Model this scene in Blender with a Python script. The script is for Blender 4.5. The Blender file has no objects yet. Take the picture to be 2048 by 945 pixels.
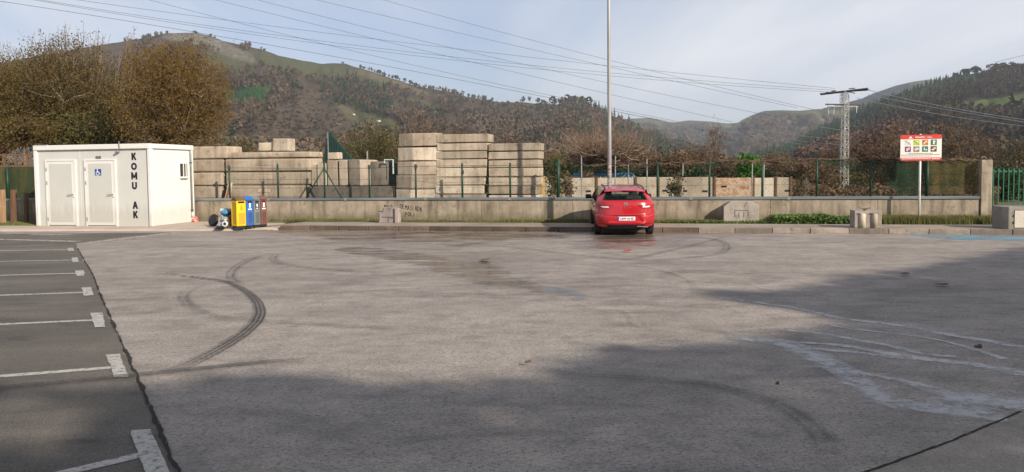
import bpy, bmesh, math, random
import numpy as np
from mathutils import Vector, Matrix, noise as mnoise

# ------------------------------------------------------------------ camera, world, sun
SC = bpy.context.scene
COL = SC.collection
R = math.radians
FPX, CYP = 1539.0, 422.7            # focal length and principal row of the 2048 px wide photograph
CAMZ = 1.8
PITCH, ROLL = R(3.0), R(-0.6)
CM = Matrix.Rotation(R(90) - PITCH, 3, 'X') @ Matrix.Rotation(ROLL, 3, 'Z')
cam_d = bpy.data.cameras.new('camera')
cam_d.sensor_width = 36.0
cam_d.lens = 36.0 * FPX / 2048.0
cam_d.shift_y = -(472.5 - CYP) / 2048.0
cam_d.clip_start = 0.05
cam_d.clip_end = 20000
cam = bpy.data.objects.new('camera', cam_d)
COL.objects.link(cam)
cam.matrix_world = Matrix.Translation((0, 0, CAMZ)) @ CM.to_4x4()
SC.camera = cam

SUN_AZ, SUN_EL = R(42), R(26)       # azimuth measured from straight behind the camera towards the right
SUND = Vector((math.sin(SUN_AZ) * math.cos(SUN_EL), -math.cos(SUN_AZ) * math.cos(SUN_EL), math.sin(SUN_EL)))
sl = bpy.data.lights.new('sun', 'SUN')
sl.energy = 4.8
sl.angle = R(0.6)
sl.color = (1.0, 0.89, 0.75)
sun = bpy.data.objects.new('sun', sl)
COL.objects.link(sun)
sun.rotation_euler = SUND.to_track_quat('Z', 'Y').to_euler()

SC.view_settings.view_transform = 'Standard'
SC.view_settings.look = 'None'
SC.view_settings.exposure = 0.44
SC.view_settings.gamma = 1.0
SC.cycles.max_bounces = 8
SC.cycles.volume_bounces = 0
SC.cycles.transparent_max_bounces = 24
SC.cycles.use_denoising = True
SC.render.film_transparent = False

W = bpy.data.worlds.new('World')
SC.world = W
W.use_nodes = True
nt = W.node_tree
nt.nodes.clear()
def wn(t, **k):
    n = nt.nodes.new(t)
    for a, b in k.items():
        setattr(n, a, b)
    return n
wo = wn('ShaderNodeOutputWorld')
bg = wn('ShaderNodeBackground'); bg.inputs[1].default_value = 0.1
sky = wn('ShaderNodeTexSky', sky_type='NISHITA'); sky.sun_disc = False
sky.sun_elevation = SUN_EL
sky.sun_rotation = math.pi - SUN_AZ
sky.air_density = 1.0; sky.dust_density = 1.5; sky.ozone_density = 1.5
tc = wn('ShaderNodeTexCoord')
sp = wn('ShaderNodeSeparateXYZ'); nt.links.new(tc.outputs['Generated'], sp.inputs[0])
mx = wn('ShaderNodeMath', operation='MAXIMUM'); nt.links.new(sp.outputs[2], mx.inputs[0]); mx.inputs[1].default_value = 0.0
ad = wn('ShaderNodeMath', operation='ADD'); nt.links.new(mx.outputs[0], ad.inputs[0]); ad.inputs[1].default_value = 0.16
dx = wn('ShaderNodeMath', operation='DIVIDE'); nt.links.new(sp.outputs[0], dx.inputs[0]); nt.links.new(ad.outputs[0], dx.inputs[1])
dy = wn('ShaderNodeMath', operation='DIVIDE'); nt.links.new(sp.outputs[1], dy.inputs[0]); nt.links.new(ad.outputs[0], dy.inputs[1])
cb = wn('ShaderNodeCombineXYZ'); nt.links.new(dx.outputs[0], cb.inputs[0]); nt.links.new(dy.outputs[0], cb.inputs[1])
def wnoise(rot, scale3, scale, det, rough, dist, loc=(0, 0, 0)):
    m = wn('ShaderNodeMapping'); nt.links.new(cb.outputs[0], m.inputs[0])
    m.inputs['Rotation'].default_value = (0, 0, rot); m.inputs['Scale'].default_value = scale3; m.inputs['Location'].default_value = loc
    n = wn('ShaderNodeTexNoise'); nt.links.new(m.outputs[0], n.inputs['Vector'])
    n.inputs['Scale'].default_value = scale; n.inputs['Detail'].default_value = det
    n.inputs['Roughness'].default_value = rough; n.inputs['Distortion'].default_value = dist
    return n
n1 = wnoise(0.5, (1.0, 0.42, 1), 0.55, 6, 0.52, 0.5, (3.1, 1.2, 0))
r1 = wn('ShaderNodeValToRGB'); nt.links.new(n1.outputs['Fac'], r1.inputs[0])
r1.color_ramp.elements[0].position = 0.36; r1.color_ramp.elements[0].color = (0.25, 0.25, 0.25, 1)
r1.color_ramp.elements[1].position = 0.58; r1.color_ramp.elements[1].color = (0.97, 0.97, 0.97, 1)
n2 = wnoise(0.25, (0.8, 0.35, 1), 1.1, 7, 0.6, 0.8, (7, 4, 0))
r2 = wn('ShaderNodeValToRGB'); nt.links.new(n2.outputs['Fac'], r2.inputs[0])
r2.color_ramp.elements[0].position = 0.3; r2.color_ramp.elements[0].color = (5.4, 5.75, 6.5, 1)
r2.color_ramp.elements[1].position = 0.75; r2.color_ramp.elements[1].color = (7.0, 7.1, 7.4, 1)
mixw = wn('ShaderNodeMix', data_type='RGBA')
nt.links.new(r1.outputs[0], mixw.inputs['Factor'])
skyc = wn('ShaderNodeMix', data_type='RGBA', blend_type='MULTIPLY'); skyc.inputs['Factor'].default_value = 1
nt.links.new(sky.outputs[0], skyc.inputs[6]); skyc.inputs[7].default_value = (0.75, 0.80, 0.98, 1)
nt.links.new(skyc.outputs[2], mixw.inputs[6]); nt.links.new(r2.outputs[0], mixw.inputs[7])
gr = wn('ShaderNodeMapRange'); nt.links.new(sp.outputs[2], gr.inputs['Value'])
gr.inputs['From Min'].default_value = 0.0; gr.inputs['From Max'].default_value = 0.9; gr.inputs['To Min'].default_value = 1.10; gr.inputs['To Max'].default_value = 0.66
gm = wn('ShaderNodeMix', data_type='RGBA', blend_type='MULTIPLY'); gm.inputs['Factor'].default_value = 1
nt.links.new(mixw.outputs[2], gm.inputs[6]); nt.links.new(gr.outputs[0], gm.inputs[7])
nt.links.new(gm.outputs[2], bg.inputs[0]); nt.links.new(bg.outputs[0], wo.inputs[0])

# ------------------------------------------------------------------ picking points of the place from the photograph
CO = Vector((0, 0, CAMZ))
CMI = CM.transposed()
def ray(px, py):
    return CM @ Vector(((px - 1024) / FPX, -(py - CYP) / FPX, -1.0))
def proj(P):
    q = CMI @ (Vector(P) - CO)
    return 1024 + FPX * q.x / -q.z, CYP - FPX * q.y / -q.z
def projn(P):                                   # P (n,3) -> px, py, depth
    M = np.array(CMI)
    q = (P - np.array(CO)) @ M.T
    d = -q[:, 2]
    d2 = np.where(np.abs(d) < 1e-3, 1e-3, d)
    return 1024 + FPX * q[:, 0] / d2, CYP - FPX * q[:, 1] / d2, d
def G(px, py, z=0.0):
    d = ray(px, py)
    return CO + d * ((z - CAMZ) / d.z)
def atY(px, py, Y):
    d = ray(px, py)
    return CO + d * (Y / d.y)
def atD(px, py, D):                             # horizontal distance D
    d = ray(px, py)
    return CO + d * (D / math.hypot(d.x, d.y))
K0, K1 = G(540, 459.5), G(1990, 469)
U = (K1 - K0); U.z = 0; U.normalize()
N = Vector((-U.y, U.x, 0))
RZ = math.atan2(U.y, U.x)
def wc(s, t, z=0.0):
    return K0 + U * s + N * t + Vector((0, 0, z))
def st(px, py, z=0.0):
    p = G(px, py, z) - K0
    return p.dot(U), p.dot(N)
def sz(px, py, t):                              # point of the vertical plane t metres behind the kerb line
    d = ray(px, py)
    k = ((K0 + N * t) - CO).dot(N) / d.dot(N)
    P = CO + d * k
    return (P - K0).dot(U), P.z
# ------------------------------------------------------------------ object helpers
def tag(o, label=None, cat=None, group=None, kind=None):
    if label: o['label'] = label
    if cat: o['category'] = cat
    if group: o['group'] = group
    if kind: o['kind'] = kind
    return o
def empty(name, loc=(0, 0, 0), rz=0.0, label=None, cat=None, group=None, kind=None):
    o = bpy.data.objects.new(name, None)
    o.empty_display_size = 0.2
    COL.objects.link(o)
    o.location = loc; o.rotation_euler = (0, 0, rz)
    return tag(o, label, cat, group, kind)
def link_mesh(name, me, mat, parent=None, loc=None, rot=None, smooth=False):
    o = bpy.data.objects.new(name, me)
    if mat is not None and not me.materials:
        me.materials.append(mat)
    COL.objects.link(o)
    if parent is not None: o.parent = parent
    if loc is not None: o.location = loc
    if rot is not None: o.rotation_euler = rot
    if smooth:
        me.polygons.foreach_set('use_smooth', np.ones(len(me.polygons), dtype=bool))
    return o
def np_mesh(name, V, F, attrs=None):
    V = np.asarray(V, dtype=np.float32); F = np.asarray(F, dtype=np.int32)
    me = bpy.data.meshes.new(name)
    me.vertices.add(len(V)); me.vertices.foreach_set('co', V.ravel())
    k = F.shape[1]
    me.loops.add(F.size); me.loops.foreach_set('vertex_index', F.ravel())
    me.polygons.add(len(F)); me.polygons.foreach_set('loop_start', np.arange(0, F.size, k, dtype=np.int32))
    me.update(calc_edges=True)
    if attrs:
        for an, av in attrs.items():
            a = me.attributes.new(an, 'FLOAT', 'POINT'); a.data.foreach_set('value', np.asarray(av, dtype=np.float32))
    return me
class MB:
    def __init__(s): s.v = []; s.f = []
    def add(s, V, F):
        b = len(s.v); s.v += [tuple(p) for p in V]; s.f += [tuple(i + b for i in q) for q in F]; return s
    def box(s, x0, x1, y0, y1, z0, z1):
        return s.add([(x0, y0, z0), (x1, y0, z0), (x1, y1, z0), (x0, y1, z0), (x0, y0, z1), (x1, y0, z1), (x1, y1, z1), (x0, y1, z1)],
                     [(0, 3, 2, 1), (4, 5, 6, 7), (0, 1, 5, 4), (1, 2, 6, 5), (2, 3, 7, 6), (3, 0, 4, 7)])
    def obox(s, c, size, M=None):
        sx, sy, s_z = size[0] / 2, size[1] / 2, size[2] / 2
        P = [Vector(p) for p in [(-sx, -sy, -s_z), (sx, -sy, -s_z), (sx, sy, -s_z), (-sx, sy, -s_z), (-sx, -sy, s_z), (sx, -sy, s_z), (sx, sy, s_z), (-sx, sy, s_z)]]
        if M is not None: P = [M @ p for p in P]
        return s.add([p + Vector(c) for p in P], [(0, 3, 2, 1), (4, 5, 6, 7), (0, 1, 5, 4), (1, 2, 6, 5), (2, 3, 7, 6), (3, 0, 4, 7)])
    def tube(s, pts, rad, n=8, caps=True):
        pts = [Vector(p) for p in pts]
        if not hasattr(rad, '__len__'): rad = [rad] * len(pts)
        b = len(s.v); ref = None
        for i, p in enumerate(pts):
            t = (pts[min(i + 1, len(pts) - 1)] - pts[max(i - 1, 0)])
            if t.length < 1e-9: t = Vector((0, 0, 1))
            t.normalize()
            if ref is None:
                ref = Vector((1, 0, 0)) if abs(t.x) < 0.8 else Vector((0, 1, 0))
            a = (ref - t * ref.dot(t)).normalized(); ref = a
            c = t.cross(a)
            for k in range(n):
                w = 2 * math.pi * k / n
                s.v.append(tuple(p + (a * math.cos(w) + c * math.sin(w)) * rad[i]))
        for i in range(len(pts) - 1):
            for k in range(n):
                k2 = (k + 1) % n
                s.f.append((b + i * n + k, b + i * n + k2, b + (i + 1) * n + k2, b + (i + 1) * n + k))
        if caps and n > 2:
            s.f.append(tuple(b + k for k in reversed(range(n))))
            s.f.append(tuple(b + (len(pts) - 1) * n + k for k in range(n)))
        return s
    def cyl(s, p0, p1, r0, r1=None, n=12): return s.tube([p0, p1], [r0, r0 if r1 is None else r1], n)
    def prism(s, poly, f0, f1):
        # poly: list of (a,b); f0,f1 map (a,b) -> 3D for both ends
        n = len(poly)
        V = [f0(a, b) for a, b in poly] + [f1(a, b) for a, b in poly]
        F = [tuple(range(n)), tuple(reversed(range(n, 2 * n)))] + [(i, i + n, (i + 1) % n + n, (i + 1) % n) for i in range(n)]
        return s.add(V, F)
    def lathe(s, prof, c=(0, 0, 0), axis='z', n=24):
        b = len(s.v)
        for r, h in prof:
            for k in range(n):
                w = 2 * math.pi * k / n
                x, y = r * math.cos(w), r * math.sin(w)
                p = (x, y, h) if axis == 'z' else ((h, x, y) if axis == 'x' else (x, h, y))
                s.v.append((p[0] + c[0], p[1] + c[1], p[2] + c[2]))
        for i in range(len(prof) - 1):
            for k in range(n):
                k2 = (k + 1) % n
                s.f.append((b + i * n + k, b + i * n + k2, b + (i + 1) * n + k2, b + (i + 1) * n + k))
        return s
    def mesh(s, name, bevel=0, seg=1, jitter=0, seed=0, fix=True):
        me = bpy.data.meshes.new(name)
        me.from_pydata(s.v, [], s.f)
        if bevel or jitter or fix:
            bm = bmesh.new(); bm.from_mesh(me)
            bmesh.ops.recalc_face_normals(bm, faces=bm.faces)
            if jitter:
                rr = random.Random(seed)
                for v in bm.verts: v.co += Vector((rr.uniform(-1, 1), rr.uniform(-1, 1), rr.uniform(-1, 1))) * jitter
            if bevel:
                bmesh.ops.bevel(bm, geom=list(bm.edges), offset=bevel, segments=seg, profile=0.6, affect='EDGES', clamp_overlap=True)
            bm.to_mesh(me); bm.free()
        me.update()
        return me
    def build(s, name, mat, parent=None, loc=None, rot=None, smooth=False, bevel=0, seg=1, jitter=0, seed=0, fix=True):
        return link_mesh(name, s.mesh(name, bevel, seg, jitter, seed, fix), mat, parent, loc, rot, smooth)
def text_mesh(txt, size, extr=0.002, align='CENTER', offset=0.0):
    c = bpy.data.curves.new('lettering', 'FONT'); c.body = txt; c.size = size; c.extrude = extr; c.align_x = align; c.align_y = 'CENTER'
    c.offset = offset; c.resolution_u = 3
    o = bpy.data.objects.new('lettering', c); COL.objects.link(o)
    dg = bpy.context.evaluated_depsgraph_get()
    me = bpy.data.meshes.new_from_object(o.evaluated_get(dg))
    bpy.data.objects.remove(o); bpy.data.curves.remove(c)
    me.materials.clear()
    return me
def copy_tree(o, parent=None):
    c = o.copy(); COL.objects.link(c); c.parent = parent
    for ch in [q for q in COL.objects if q.parent == o]:
        copy_tree(ch, c)
    return c
def fit_text(parent, name, txt, mat, x, y, z, h, w=None, rz=0.0, extr=0.0015, bold=0.0):
    # upright lettering facing local -y, cap height about h, optional width w
    me = text_mesh(txt, 1.0, extr / h, offset=bold)
    xs = [v.co.x for v in me.vertices]; ys = [v.co.y for v in me.vertices]
    sx = sy = h / (max(ys) - min(ys))
    if w: sx = w / (max(xs) - min(xs))
    cx, cy = (max(xs) + min(xs)) / 2, (max(ys) + min(ys)) / 2
    for v in me.vertices:
        v.co = Vector(((v.co.x - cx) * sx, -v.co.z * sy, (v.co.y - cy) * sy))
    return link_mesh(name, me, mat, parent, (x, y, z), (0, 0, rz))

# ------------------------------------------------------------------ materials
def C4(c): return (c[0], c[1], c[2], 1.0)
class NT:
    def __init__(s, name):
        s.m = bpy.data.materials.new(name); s.m.use_nodes = True
        s.t = s.m.node_tree; s.b = s.t.nodes['Principled BSDF']; s.out = s.t.nodes['Material Output']
        s.geo = s.t.nodes.new('ShaderNodeNewGeometry')
        s.tc = None
    def n(s, t, **k):
        q = s.t.nodes.new(t)
        for a, b in k.items(): setattr(q, a, b)
        return q
    def l(s, a, b): s.t.links.new(a, b)
    def vec(s, scale3=(1, 1, 1), rot=0.0, obj=False, loc=(0, 0, 0)):
        m = s.n('ShaderNodeMapping')
        m.inputs['Scale'].default_value = scale3; m.inputs['Rotation'].default_value = (0, 0, rot); m.inputs['Location'].default_value = loc
        if obj:
            if s.tc is None: s.tc = s.n('ShaderNodeTexCoord')
            s.l(s.tc.outputs['Object'], m.inputs[0])
        else: s.l(s.geo.outputs['Position'], m.inputs[0])
        return m.outputs[0]
    def noise(s, vec, scale, det=5, rough=0.55, dist=0.0):
        q = s.n('ShaderNodeTexNoise'); s.l(vec, q.inputs['Vector'])
        q.inputs['Scale'].default_value = scale; q.inputs['Detail'].default_value = det
        q.inputs['Roughness'].default_value = rough; q.inputs['Distortion'].default_value = dist
        return q.outputs['Fac']
    def ramp(s, fac, stops):
        q = s.n('ShaderNodeValToRGB'); s.l(fac, q.inputs[0]); e = q.color_ramp.elements
        while len(e) < len(stops): e.new(0.5)
        for i, (p, c) in enumerate(stops):
            e[i].position = p; e[i].color = C4(c) if hasattr(c, '__len__') else (c, c, c, 1)
        return q.outputs[0]
    def mix(s, fac, a, b, mode='MIX'):
        q = s.n('ShaderNodeMix', data_type='RGBA', blend_type=mode)
        for sock, val in ((q.inputs['Factor'], fac), (q.inputs[6], a), (q.inputs[7], b)):
            if isinstance(val, bpy.types.NodeSocket): s.l(val, sock)
            elif hasattr(val, '__len__'): sock.default_value = C4(val)
            else: sock.default_value = val if sock == q.inputs['Factor'] else (val, val, val, 1)
        return q.outputs[2]
    def math(s, op, a, b=0.0, clamp=False):
        q = s.n('ShaderNodeMath', operation=op); q.use_clamp = clamp
        for i, val in enumerate((a, b)):
            if isinstance(val, bpy.types.NodeSocket): s.l(val, q.inputs[i])
            else: q.inputs[i].default_value = val
        return q.outputs[0]
    def attr(s, name):
        q = s.n('ShaderNodeAttribute'); q.attribute_name = name; return q.outputs['Fac']
    def set(s, color=None, rough=None, bump=None, bs=0.3, bd=0.02, spec=None, metal=None):
        for k, v in (('Base Color', color), ('Roughness', rough), ('Specular IOR Level', spec), ('Metallic', metal)):
            if v is None: continue
            if isinstance(v, bpy.types.NodeSocket): s.l(v, s.b.inputs[k])
            elif hasattr(v, '__len__'): s.b.inputs[k].default_value = C4(v)
            else: s.b.inputs[k].default_value = v
        if bump is not None:
            q = s.n('ShaderNodeBump'); q.inputs['Strength'].default_value = bs; q.inputs['Distance'].default_value = bd
            s.l(bump, q.inputs['Height']); s.l(q.outputs[0], s.b.inputs['Normal'])
        return s.m
    def alpha(s, fac):
        s.l(fac, s.b.inputs['Alpha']); return s.m
def pmat(name, cols, scale=2.0, rough=0.85, bump=0.25, bscale=60.0, bd=0.01, stretch=(1, 1, 1), spec=0.3, metal=0.0, lo=0.3, hi=0.7, fine=0.25, obj=False):
    a = NT(name)
    v = a.vec(stretch, obj=obj)
    f = a.noise(v, scale, 6, 0.6)
    st_ = [(lo + (hi - lo) * i / max(1, len(cols) - 1), c) for i, c in enumerate(cols)]
    col = a.ramp(f, st_)
    fn = a.noise(a.vec(obj=obj), bscale, 4, 0.6)
    if fine:
        col = a.mix(1.0, col, a.ramp(fn, [(0.25, 1 - fine), (0.75, 1 + fine)]), 'MULTIPLY')
    a.set(col, rough, fn if bump else None, bump, bd, spec, metal)
    return a.m
def leafmat(name, cols, rough=0.7, trans=0.25):
    a = NT(name)
    col = a.ramp(a.geo.outputs['Random Per Island'], [(i / max(1, len(cols) - 1), c) for i, c in enumerate(cols)])
    big = a.noise(a.vec(), 0.9, 3, 0.5)
    col = a.mix(1.0, col, a.ramp(big, [(0.3, 0.72), (0.7, 1.3)]), 'MULTIPLY')
    a.set(col, rough, spec=0.2)
    if trans:
        tr = a.n('ShaderNodeBsdfTranslucent'); a.l(col, tr.inputs[0])
        mx_ = a.n('ShaderNodeMixShader'); mx_.inputs[0].default_value = trans
        a.l(a.b.outputs[0], mx_.inputs[1]); a.l(tr.outputs[0], mx_.inputs[2]); a.l(mx_.outputs[0], a.out.inputs[0])
    return a.m
def concrete(name, c1, c2, c3, streak=0.5, moss=0.0, rough=0.9, bump=0.5, per_obj=0.24):
    a = NT(name)
    big = a.noise(a.vec(), 1.3, 6, 0.6)
    col = a.ramp(big, [(0.3, c1), (0.5, c2), (0.72, c3)])
    sv = a.noise(a.vec((5, 5, 0.55)), 1.0, 6, 0.65)
    col = a.mix(streak, col, a.ramp(sv, [(0.32, 0.45), (0.5, 0.95), (0.7, 1.15)]), 'MULTIPLY')
    fn = a.noise(a.vec(), 55, 5, 0.65)
    col = a.mix(1.0, col, a.ramp(fn, [(0.25, 0.78), (0.75, 1.18)]), 'MULTIPLY')
    blot = a.noise(a.vec(loc=(9, 3, 1)), 4.5, 5, 0.7)
    col = a.mix(a.ramp(blot, [(0.56, 0.0), (0.68, 0.55)]), col, tuple(x * 0.45 for x in c1))
    if per_obj:
        oi = a.n('ShaderNodeObjectInfo')
        col = a.mix(1.0, col, a.ramp(oi.outputs['Random'], [(0, 1 - per_obj), (1, 1 + per_obj)]), 'MULTIPLY')
    if moss:
        mz = a.n('ShaderNodeSeparateXYZ'); a.l(a.geo.outputs['Position'], mz.inputs[0])
        h = a.math('ADD', mz.outputs[2], a.math('MULTIPLY', a.noise(a.vec(), 2.2, 5, 0.7), -0.45))
        col = a.mix(a.ramp(h, [(0.0, moss), (0.22, 0.0)]), col, (0.085, 0.082, 0.038))
    pores = a.noise(a.vec(), 14, 6, 0.7)
    a.set(col, rough, a.math('ADD', a.math('MULTIPLY', fn, 0.4), pores), bump, 0.012, 0.25)
    return a.m
M = {}
M['wall'] = concrete('stained_wall_concrete', (0.205, 0.168, 0.123), (0.305, 0.254, 0.19), (0.41, 0.35, 0.268), 0.85, 0.5, per_obj=0.0)
M['block'] = concrete('old_block_concrete', (0.30, 0.246, 0.186), (0.40, 0.332, 0.255), (0.48, 0.405, 0.315), 0.65)
M['block_brown'] = concrete('brownish_block_concrete', (0.265, 0.214, 0.158), (0.365, 0.30, 0.226), (0.46, 0.388, 0.30), 0.6, per_obj=0.15)
M['block_dark'] = concrete('dark_block_concrete', (0.12, 0.103, 0.086), (0.17, 0.148, 0.123), (0.235, 0.205, 0.17), 0.7)
M['block_light'] = concrete('pale_block_concrete', (0.36, 0.30, 0.228), (0.47, 0.40, 0.31), (0.56, 0.485, 0.38), 0.6)
M['panel'] = concrete('panel_concrete', (0.32, 0.265, 0.195), (0.42, 0.355, 0.27), (0.49, 0.42, 0.33), 0.4)
M['panel_rust'] = pmat('rust_stained_panel', [(0.42, 0.32, 0.23), (0.33, 0.18, 0.105), (0.45, 0.36, 0.27), (0.27, 0.135, 0.08)], 2.6, lo=0.35, hi=0.62)
M['barrier'] = concrete('barrier_concrete', (0.23, 0.205, 0.175), (0.30, 0.27, 0.235), (0.36, 0.325, 0.285), 0.35)
M['kerb'] = concrete('kerb_concrete', (0.16, 0.135, 0.11), (0.24, 0.20, 0.165), (0.33, 0.28, 0.235), 0.3, per_obj=0.3)
M['walk'] = pmat('walkway_concrete', [(0.20, 0.165, 0.14), (0.28, 0.235, 0.20), (0.34, 0.29, 0.25)], 0.8, 0.8, 0.2, 45)
M['apron'] = pmat('apron_concrete', [(0.34, 0.275, 0.22), (0.41, 0.345, 0.285), (0.46, 0.39, 0.325)], 0.9, 0.9, 0.2, 45)
M['cap'] = pmat('galvanised_cap_steel', [(0.11, 0.135, 0.145), (0.165, 0.19, 0.20), (0.23, 0.255, 0.265)], 1.2, 0.5, 0.05, 30, stretch=(0.5, 0.5, 4), metal=0.3, fine=0.08)
def weather(key):
    a = M[key]; t = a.node_tree; b = t.nodes['Principled BSDF']; src = b.inputs['Base Color'].links[0].from_socket
    n = lambda q, **k: t.nodes.new(q)
    geo = n('ShaderNodeNewGeometry'); sx = n('ShaderNodeSeparateXYZ'); t.links.new(geo.outputs['Position'], sx.inputs[0])
    mp = n('ShaderNodeMapping'); mp.inputs['Scale'].default_value = (9, 9, 0.5); t.links.new(geo.outputs['Position'], mp.inputs[0])
    no = n('ShaderNodeTexNoise'); no.inputs['Scale'].default_value = 1.0; no.inputs['Detail'].default_value = 5; t.links.new(mp.outputs[0], no.inputs['Vector'])
    ad = n('ShaderNodeMath'); ad.operation = 'MULTIPLY_ADD'; t.links.new(no.outputs['Fac'], ad.inputs[0]); ad.inputs[1].default_value = -1.0; t.links.new(sx.outputs[2], ad.inputs[2])
    r = n('ShaderNodeValToRGB'); t.links.new(ad.outputs[0], r.inputs[0]); e = r.color_ramp.elements
    e[0].position = 0.0; e[0].color = (0.30, 0.30, 0.30, 1); e[1].position = 0.3; e[1].color = (0.03, 0.03, 0.03, 1)
    mx = n('ShaderNodeMix'); mx.data_type = 'RGBA'; t.links.new(r.outputs[0], mx.inputs['Factor']); t.links.new(src, mx.inputs[6]); mx.inputs[7].default_value = (0.30, 0.265, 0.21, 1)
    t.links.new(mx.outputs[2], b.inputs['Base Color'])
M['green'] = pmat('green_fence_paint', [(0.008, 0.035, 0.022), (0.015, 0.055, 0.035)], 5, 0.5, 0.1)
M['gate'] = pmat('green_gate_paint', [(0.02, 0.13, 0.075), (0.035, 0.18, 0.10)], 5, 0.5, 0.1)
M['white'] = pmat('white_panel_paint', [(0.62, 0.62, 0.59), (0.66, 0.66, 0.63)], 1.5, 0.45, 0.03, 20, fine=0.02)
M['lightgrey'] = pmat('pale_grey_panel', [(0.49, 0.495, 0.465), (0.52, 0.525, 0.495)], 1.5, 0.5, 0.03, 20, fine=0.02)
M['doorgrey'] = pmat('pale_grey_door', [(0.465, 0.465, 0.43), (0.495, 0.495, 0.46)], 1.5, 0.5, 0.03, 20, fine=0.02)
for k_ in ('white', 'lightgrey', 'doorgrey'): weather(k_)
M['black'] = pmat('black_plastic', [(0.012, 0.012, 0.013), (0.02, 0.02, 0.022)], 5, 0.5, 0.1)
M['darkgrey'] = pmat('dark_grey_plastic', [(0.04, 0.04, 0.043), (0.06, 0.06, 0.063)], 5, 0.6, 0.1)
M['chrome'] = pmat('chrome', [(0.6, 0.6, 0.6), (0.7, 0.7, 0.7)], 5, 0.2, 0.0, metal=0.9, fine=0)
M['steel'] = pmat('dull_galvanised_steel', [(0.20, 0.205, 0.205), (0.32, 0.325, 0.325)], 3, 0.55, 0.1, 30, metal=0.35, fine=0.1)
M['pole'] = pmat('pole_grey_steel', [(0.27, 0.27, 0.27), (0.36, 0.36, 0.36)], 3, 0.5, 0.1, 30, stretch=(1, 1, 0.3), metal=0.2, fine=0.06)
M['wire'] = pmat('dark_cable', [(0.05, 0.055, 0.065), (0.08, 0.085, 0.1)], 1, 0.6, 0)
M['wire_pale'] = pmat('bright_aluminium_cable', [(0.45, 0.45, 0.43), (0.6, 0.6, 0.58)], 1, 0.5, 0)
M['ink'] = pmat('black_lettering', [(0.010, 0.008, 0.012), (0.02, 0.016, 0.022)], 5, 0.6, 0)
M['graffiti'] = pmat('black_spray_paint', [(0.02, 0.018, 0.02), (0.05, 0.045, 0.045)], 15, 0.8, 0)
M['signblue'] = pmat('blue_sign_film', [(0.012, 0.055, 0.26), (0.016, 0.065, 0.30)], 2, 0.5, 0)
M['paintwhite'] = None
M['wood'] = pmat('weathered_wood', [(0.20, 0.12, 0.065), (0.30, 0.19, 0.10), (0.38, 0.25, 0.14)], 3, 0.85, 0.3, 40, stretch=(6, 6, 0.6))
M['wooddark'] = pmat('dark_wood', [(0.10, 0.055, 0.03), (0.16, 0.09, 0.05)], 3, 0.85, 0.3, 40, stretch=(6, 6, 0.6))
M['bark'] = pmat('grey_bark', [(0.10, 0.08, 0.06), (0.17, 0.14, 0.11), (0.23, 0.195, 0.155)], 4, 0.95, 0.5, 30, stretch=(3, 3, 0.7))
M['barkpale'] = pmat('pale_twigs', [(0.16, 0.125, 0.09), (0.26, 0.21, 0.155)], 4, 0.95, 0.3, 30)
M['twig'] = pmat('brown_twigs', [(0.10, 0.065, 0.045), (0.17, 0.115, 0.08)], 2, 0.95, 0.3, 30)
M['vine'] = pmat('vine_stems', [(0.15, 0.10, 0.07), (0.27, 0.195, 0.14)], 2, 0.95, 0.3, 30)
M['leaf_gold'] = leafmat('autumn_leaves', [(0.11, 0.085, 0.030), (0.13, 0.092, 0.030), (0.16, 0.102, 0.031), (0.115, 0.098, 0.034), (0.20, 0.13, 0.038)], trans=0.5)
M['leaf_rust'] = leafmat('golden_brown_leaves', [(0.15, 0.096, 0.032), (0.18, 0.108, 0.032), (0.21, 0.126, 0.034), (0.16, 0.112, 0.036), (0.26, 0.16, 0.042)], trans=0.5)
M['leaf_olive'] = leafmat('olive_leaves', [(0.04, 0.045, 0.015), (0.075, 0.07, 0.022), (0.11, 0.085, 0.025), (0.05, 0.06, 0.02)])
M['leaf_green'] = leafmat('bright_green_leaves', [(0.035, 0.10, 0.012), (0.06, 0.16, 0.02), (0.10, 0.22, 0.03)])
M['leaf_dark'] = leafmat('dark_green_leaves', [(0.012, 0.025, 0.010), (0.022, 0.042, 0.015), (0.035, 0.055, 0.02)])
M['leaf_brown'] = leafmat('dry_brown_leaves', [(0.07, 0.045, 0.028), (0.11, 0.07, 0.04), (0.16, 0.10, 0.055), (0.09, 0.07, 0.035)])
M['leaf_red'] = leafmat('red_brown_leaves', [(0.075, 0.042, 0.026), (0.10, 0.056, 0.034), (0.088, 0.055, 0.034)])
M['grass'] = leafmat('grass_blades', [(0.09, 0.12, 0.03), (0.15, 0.18, 0.045), (0.22, 0.22, 0.075), (0.30, 0.26, 0.12), (0.16, 0.135, 0.065)], trans=0.45)
M['ivy'] = leafmat('ivy_leaves', [(0.05, 0.095, 0.02), (0.09, 0.15, 0.035), (0.14, 0.20, 0.055)])
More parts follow.
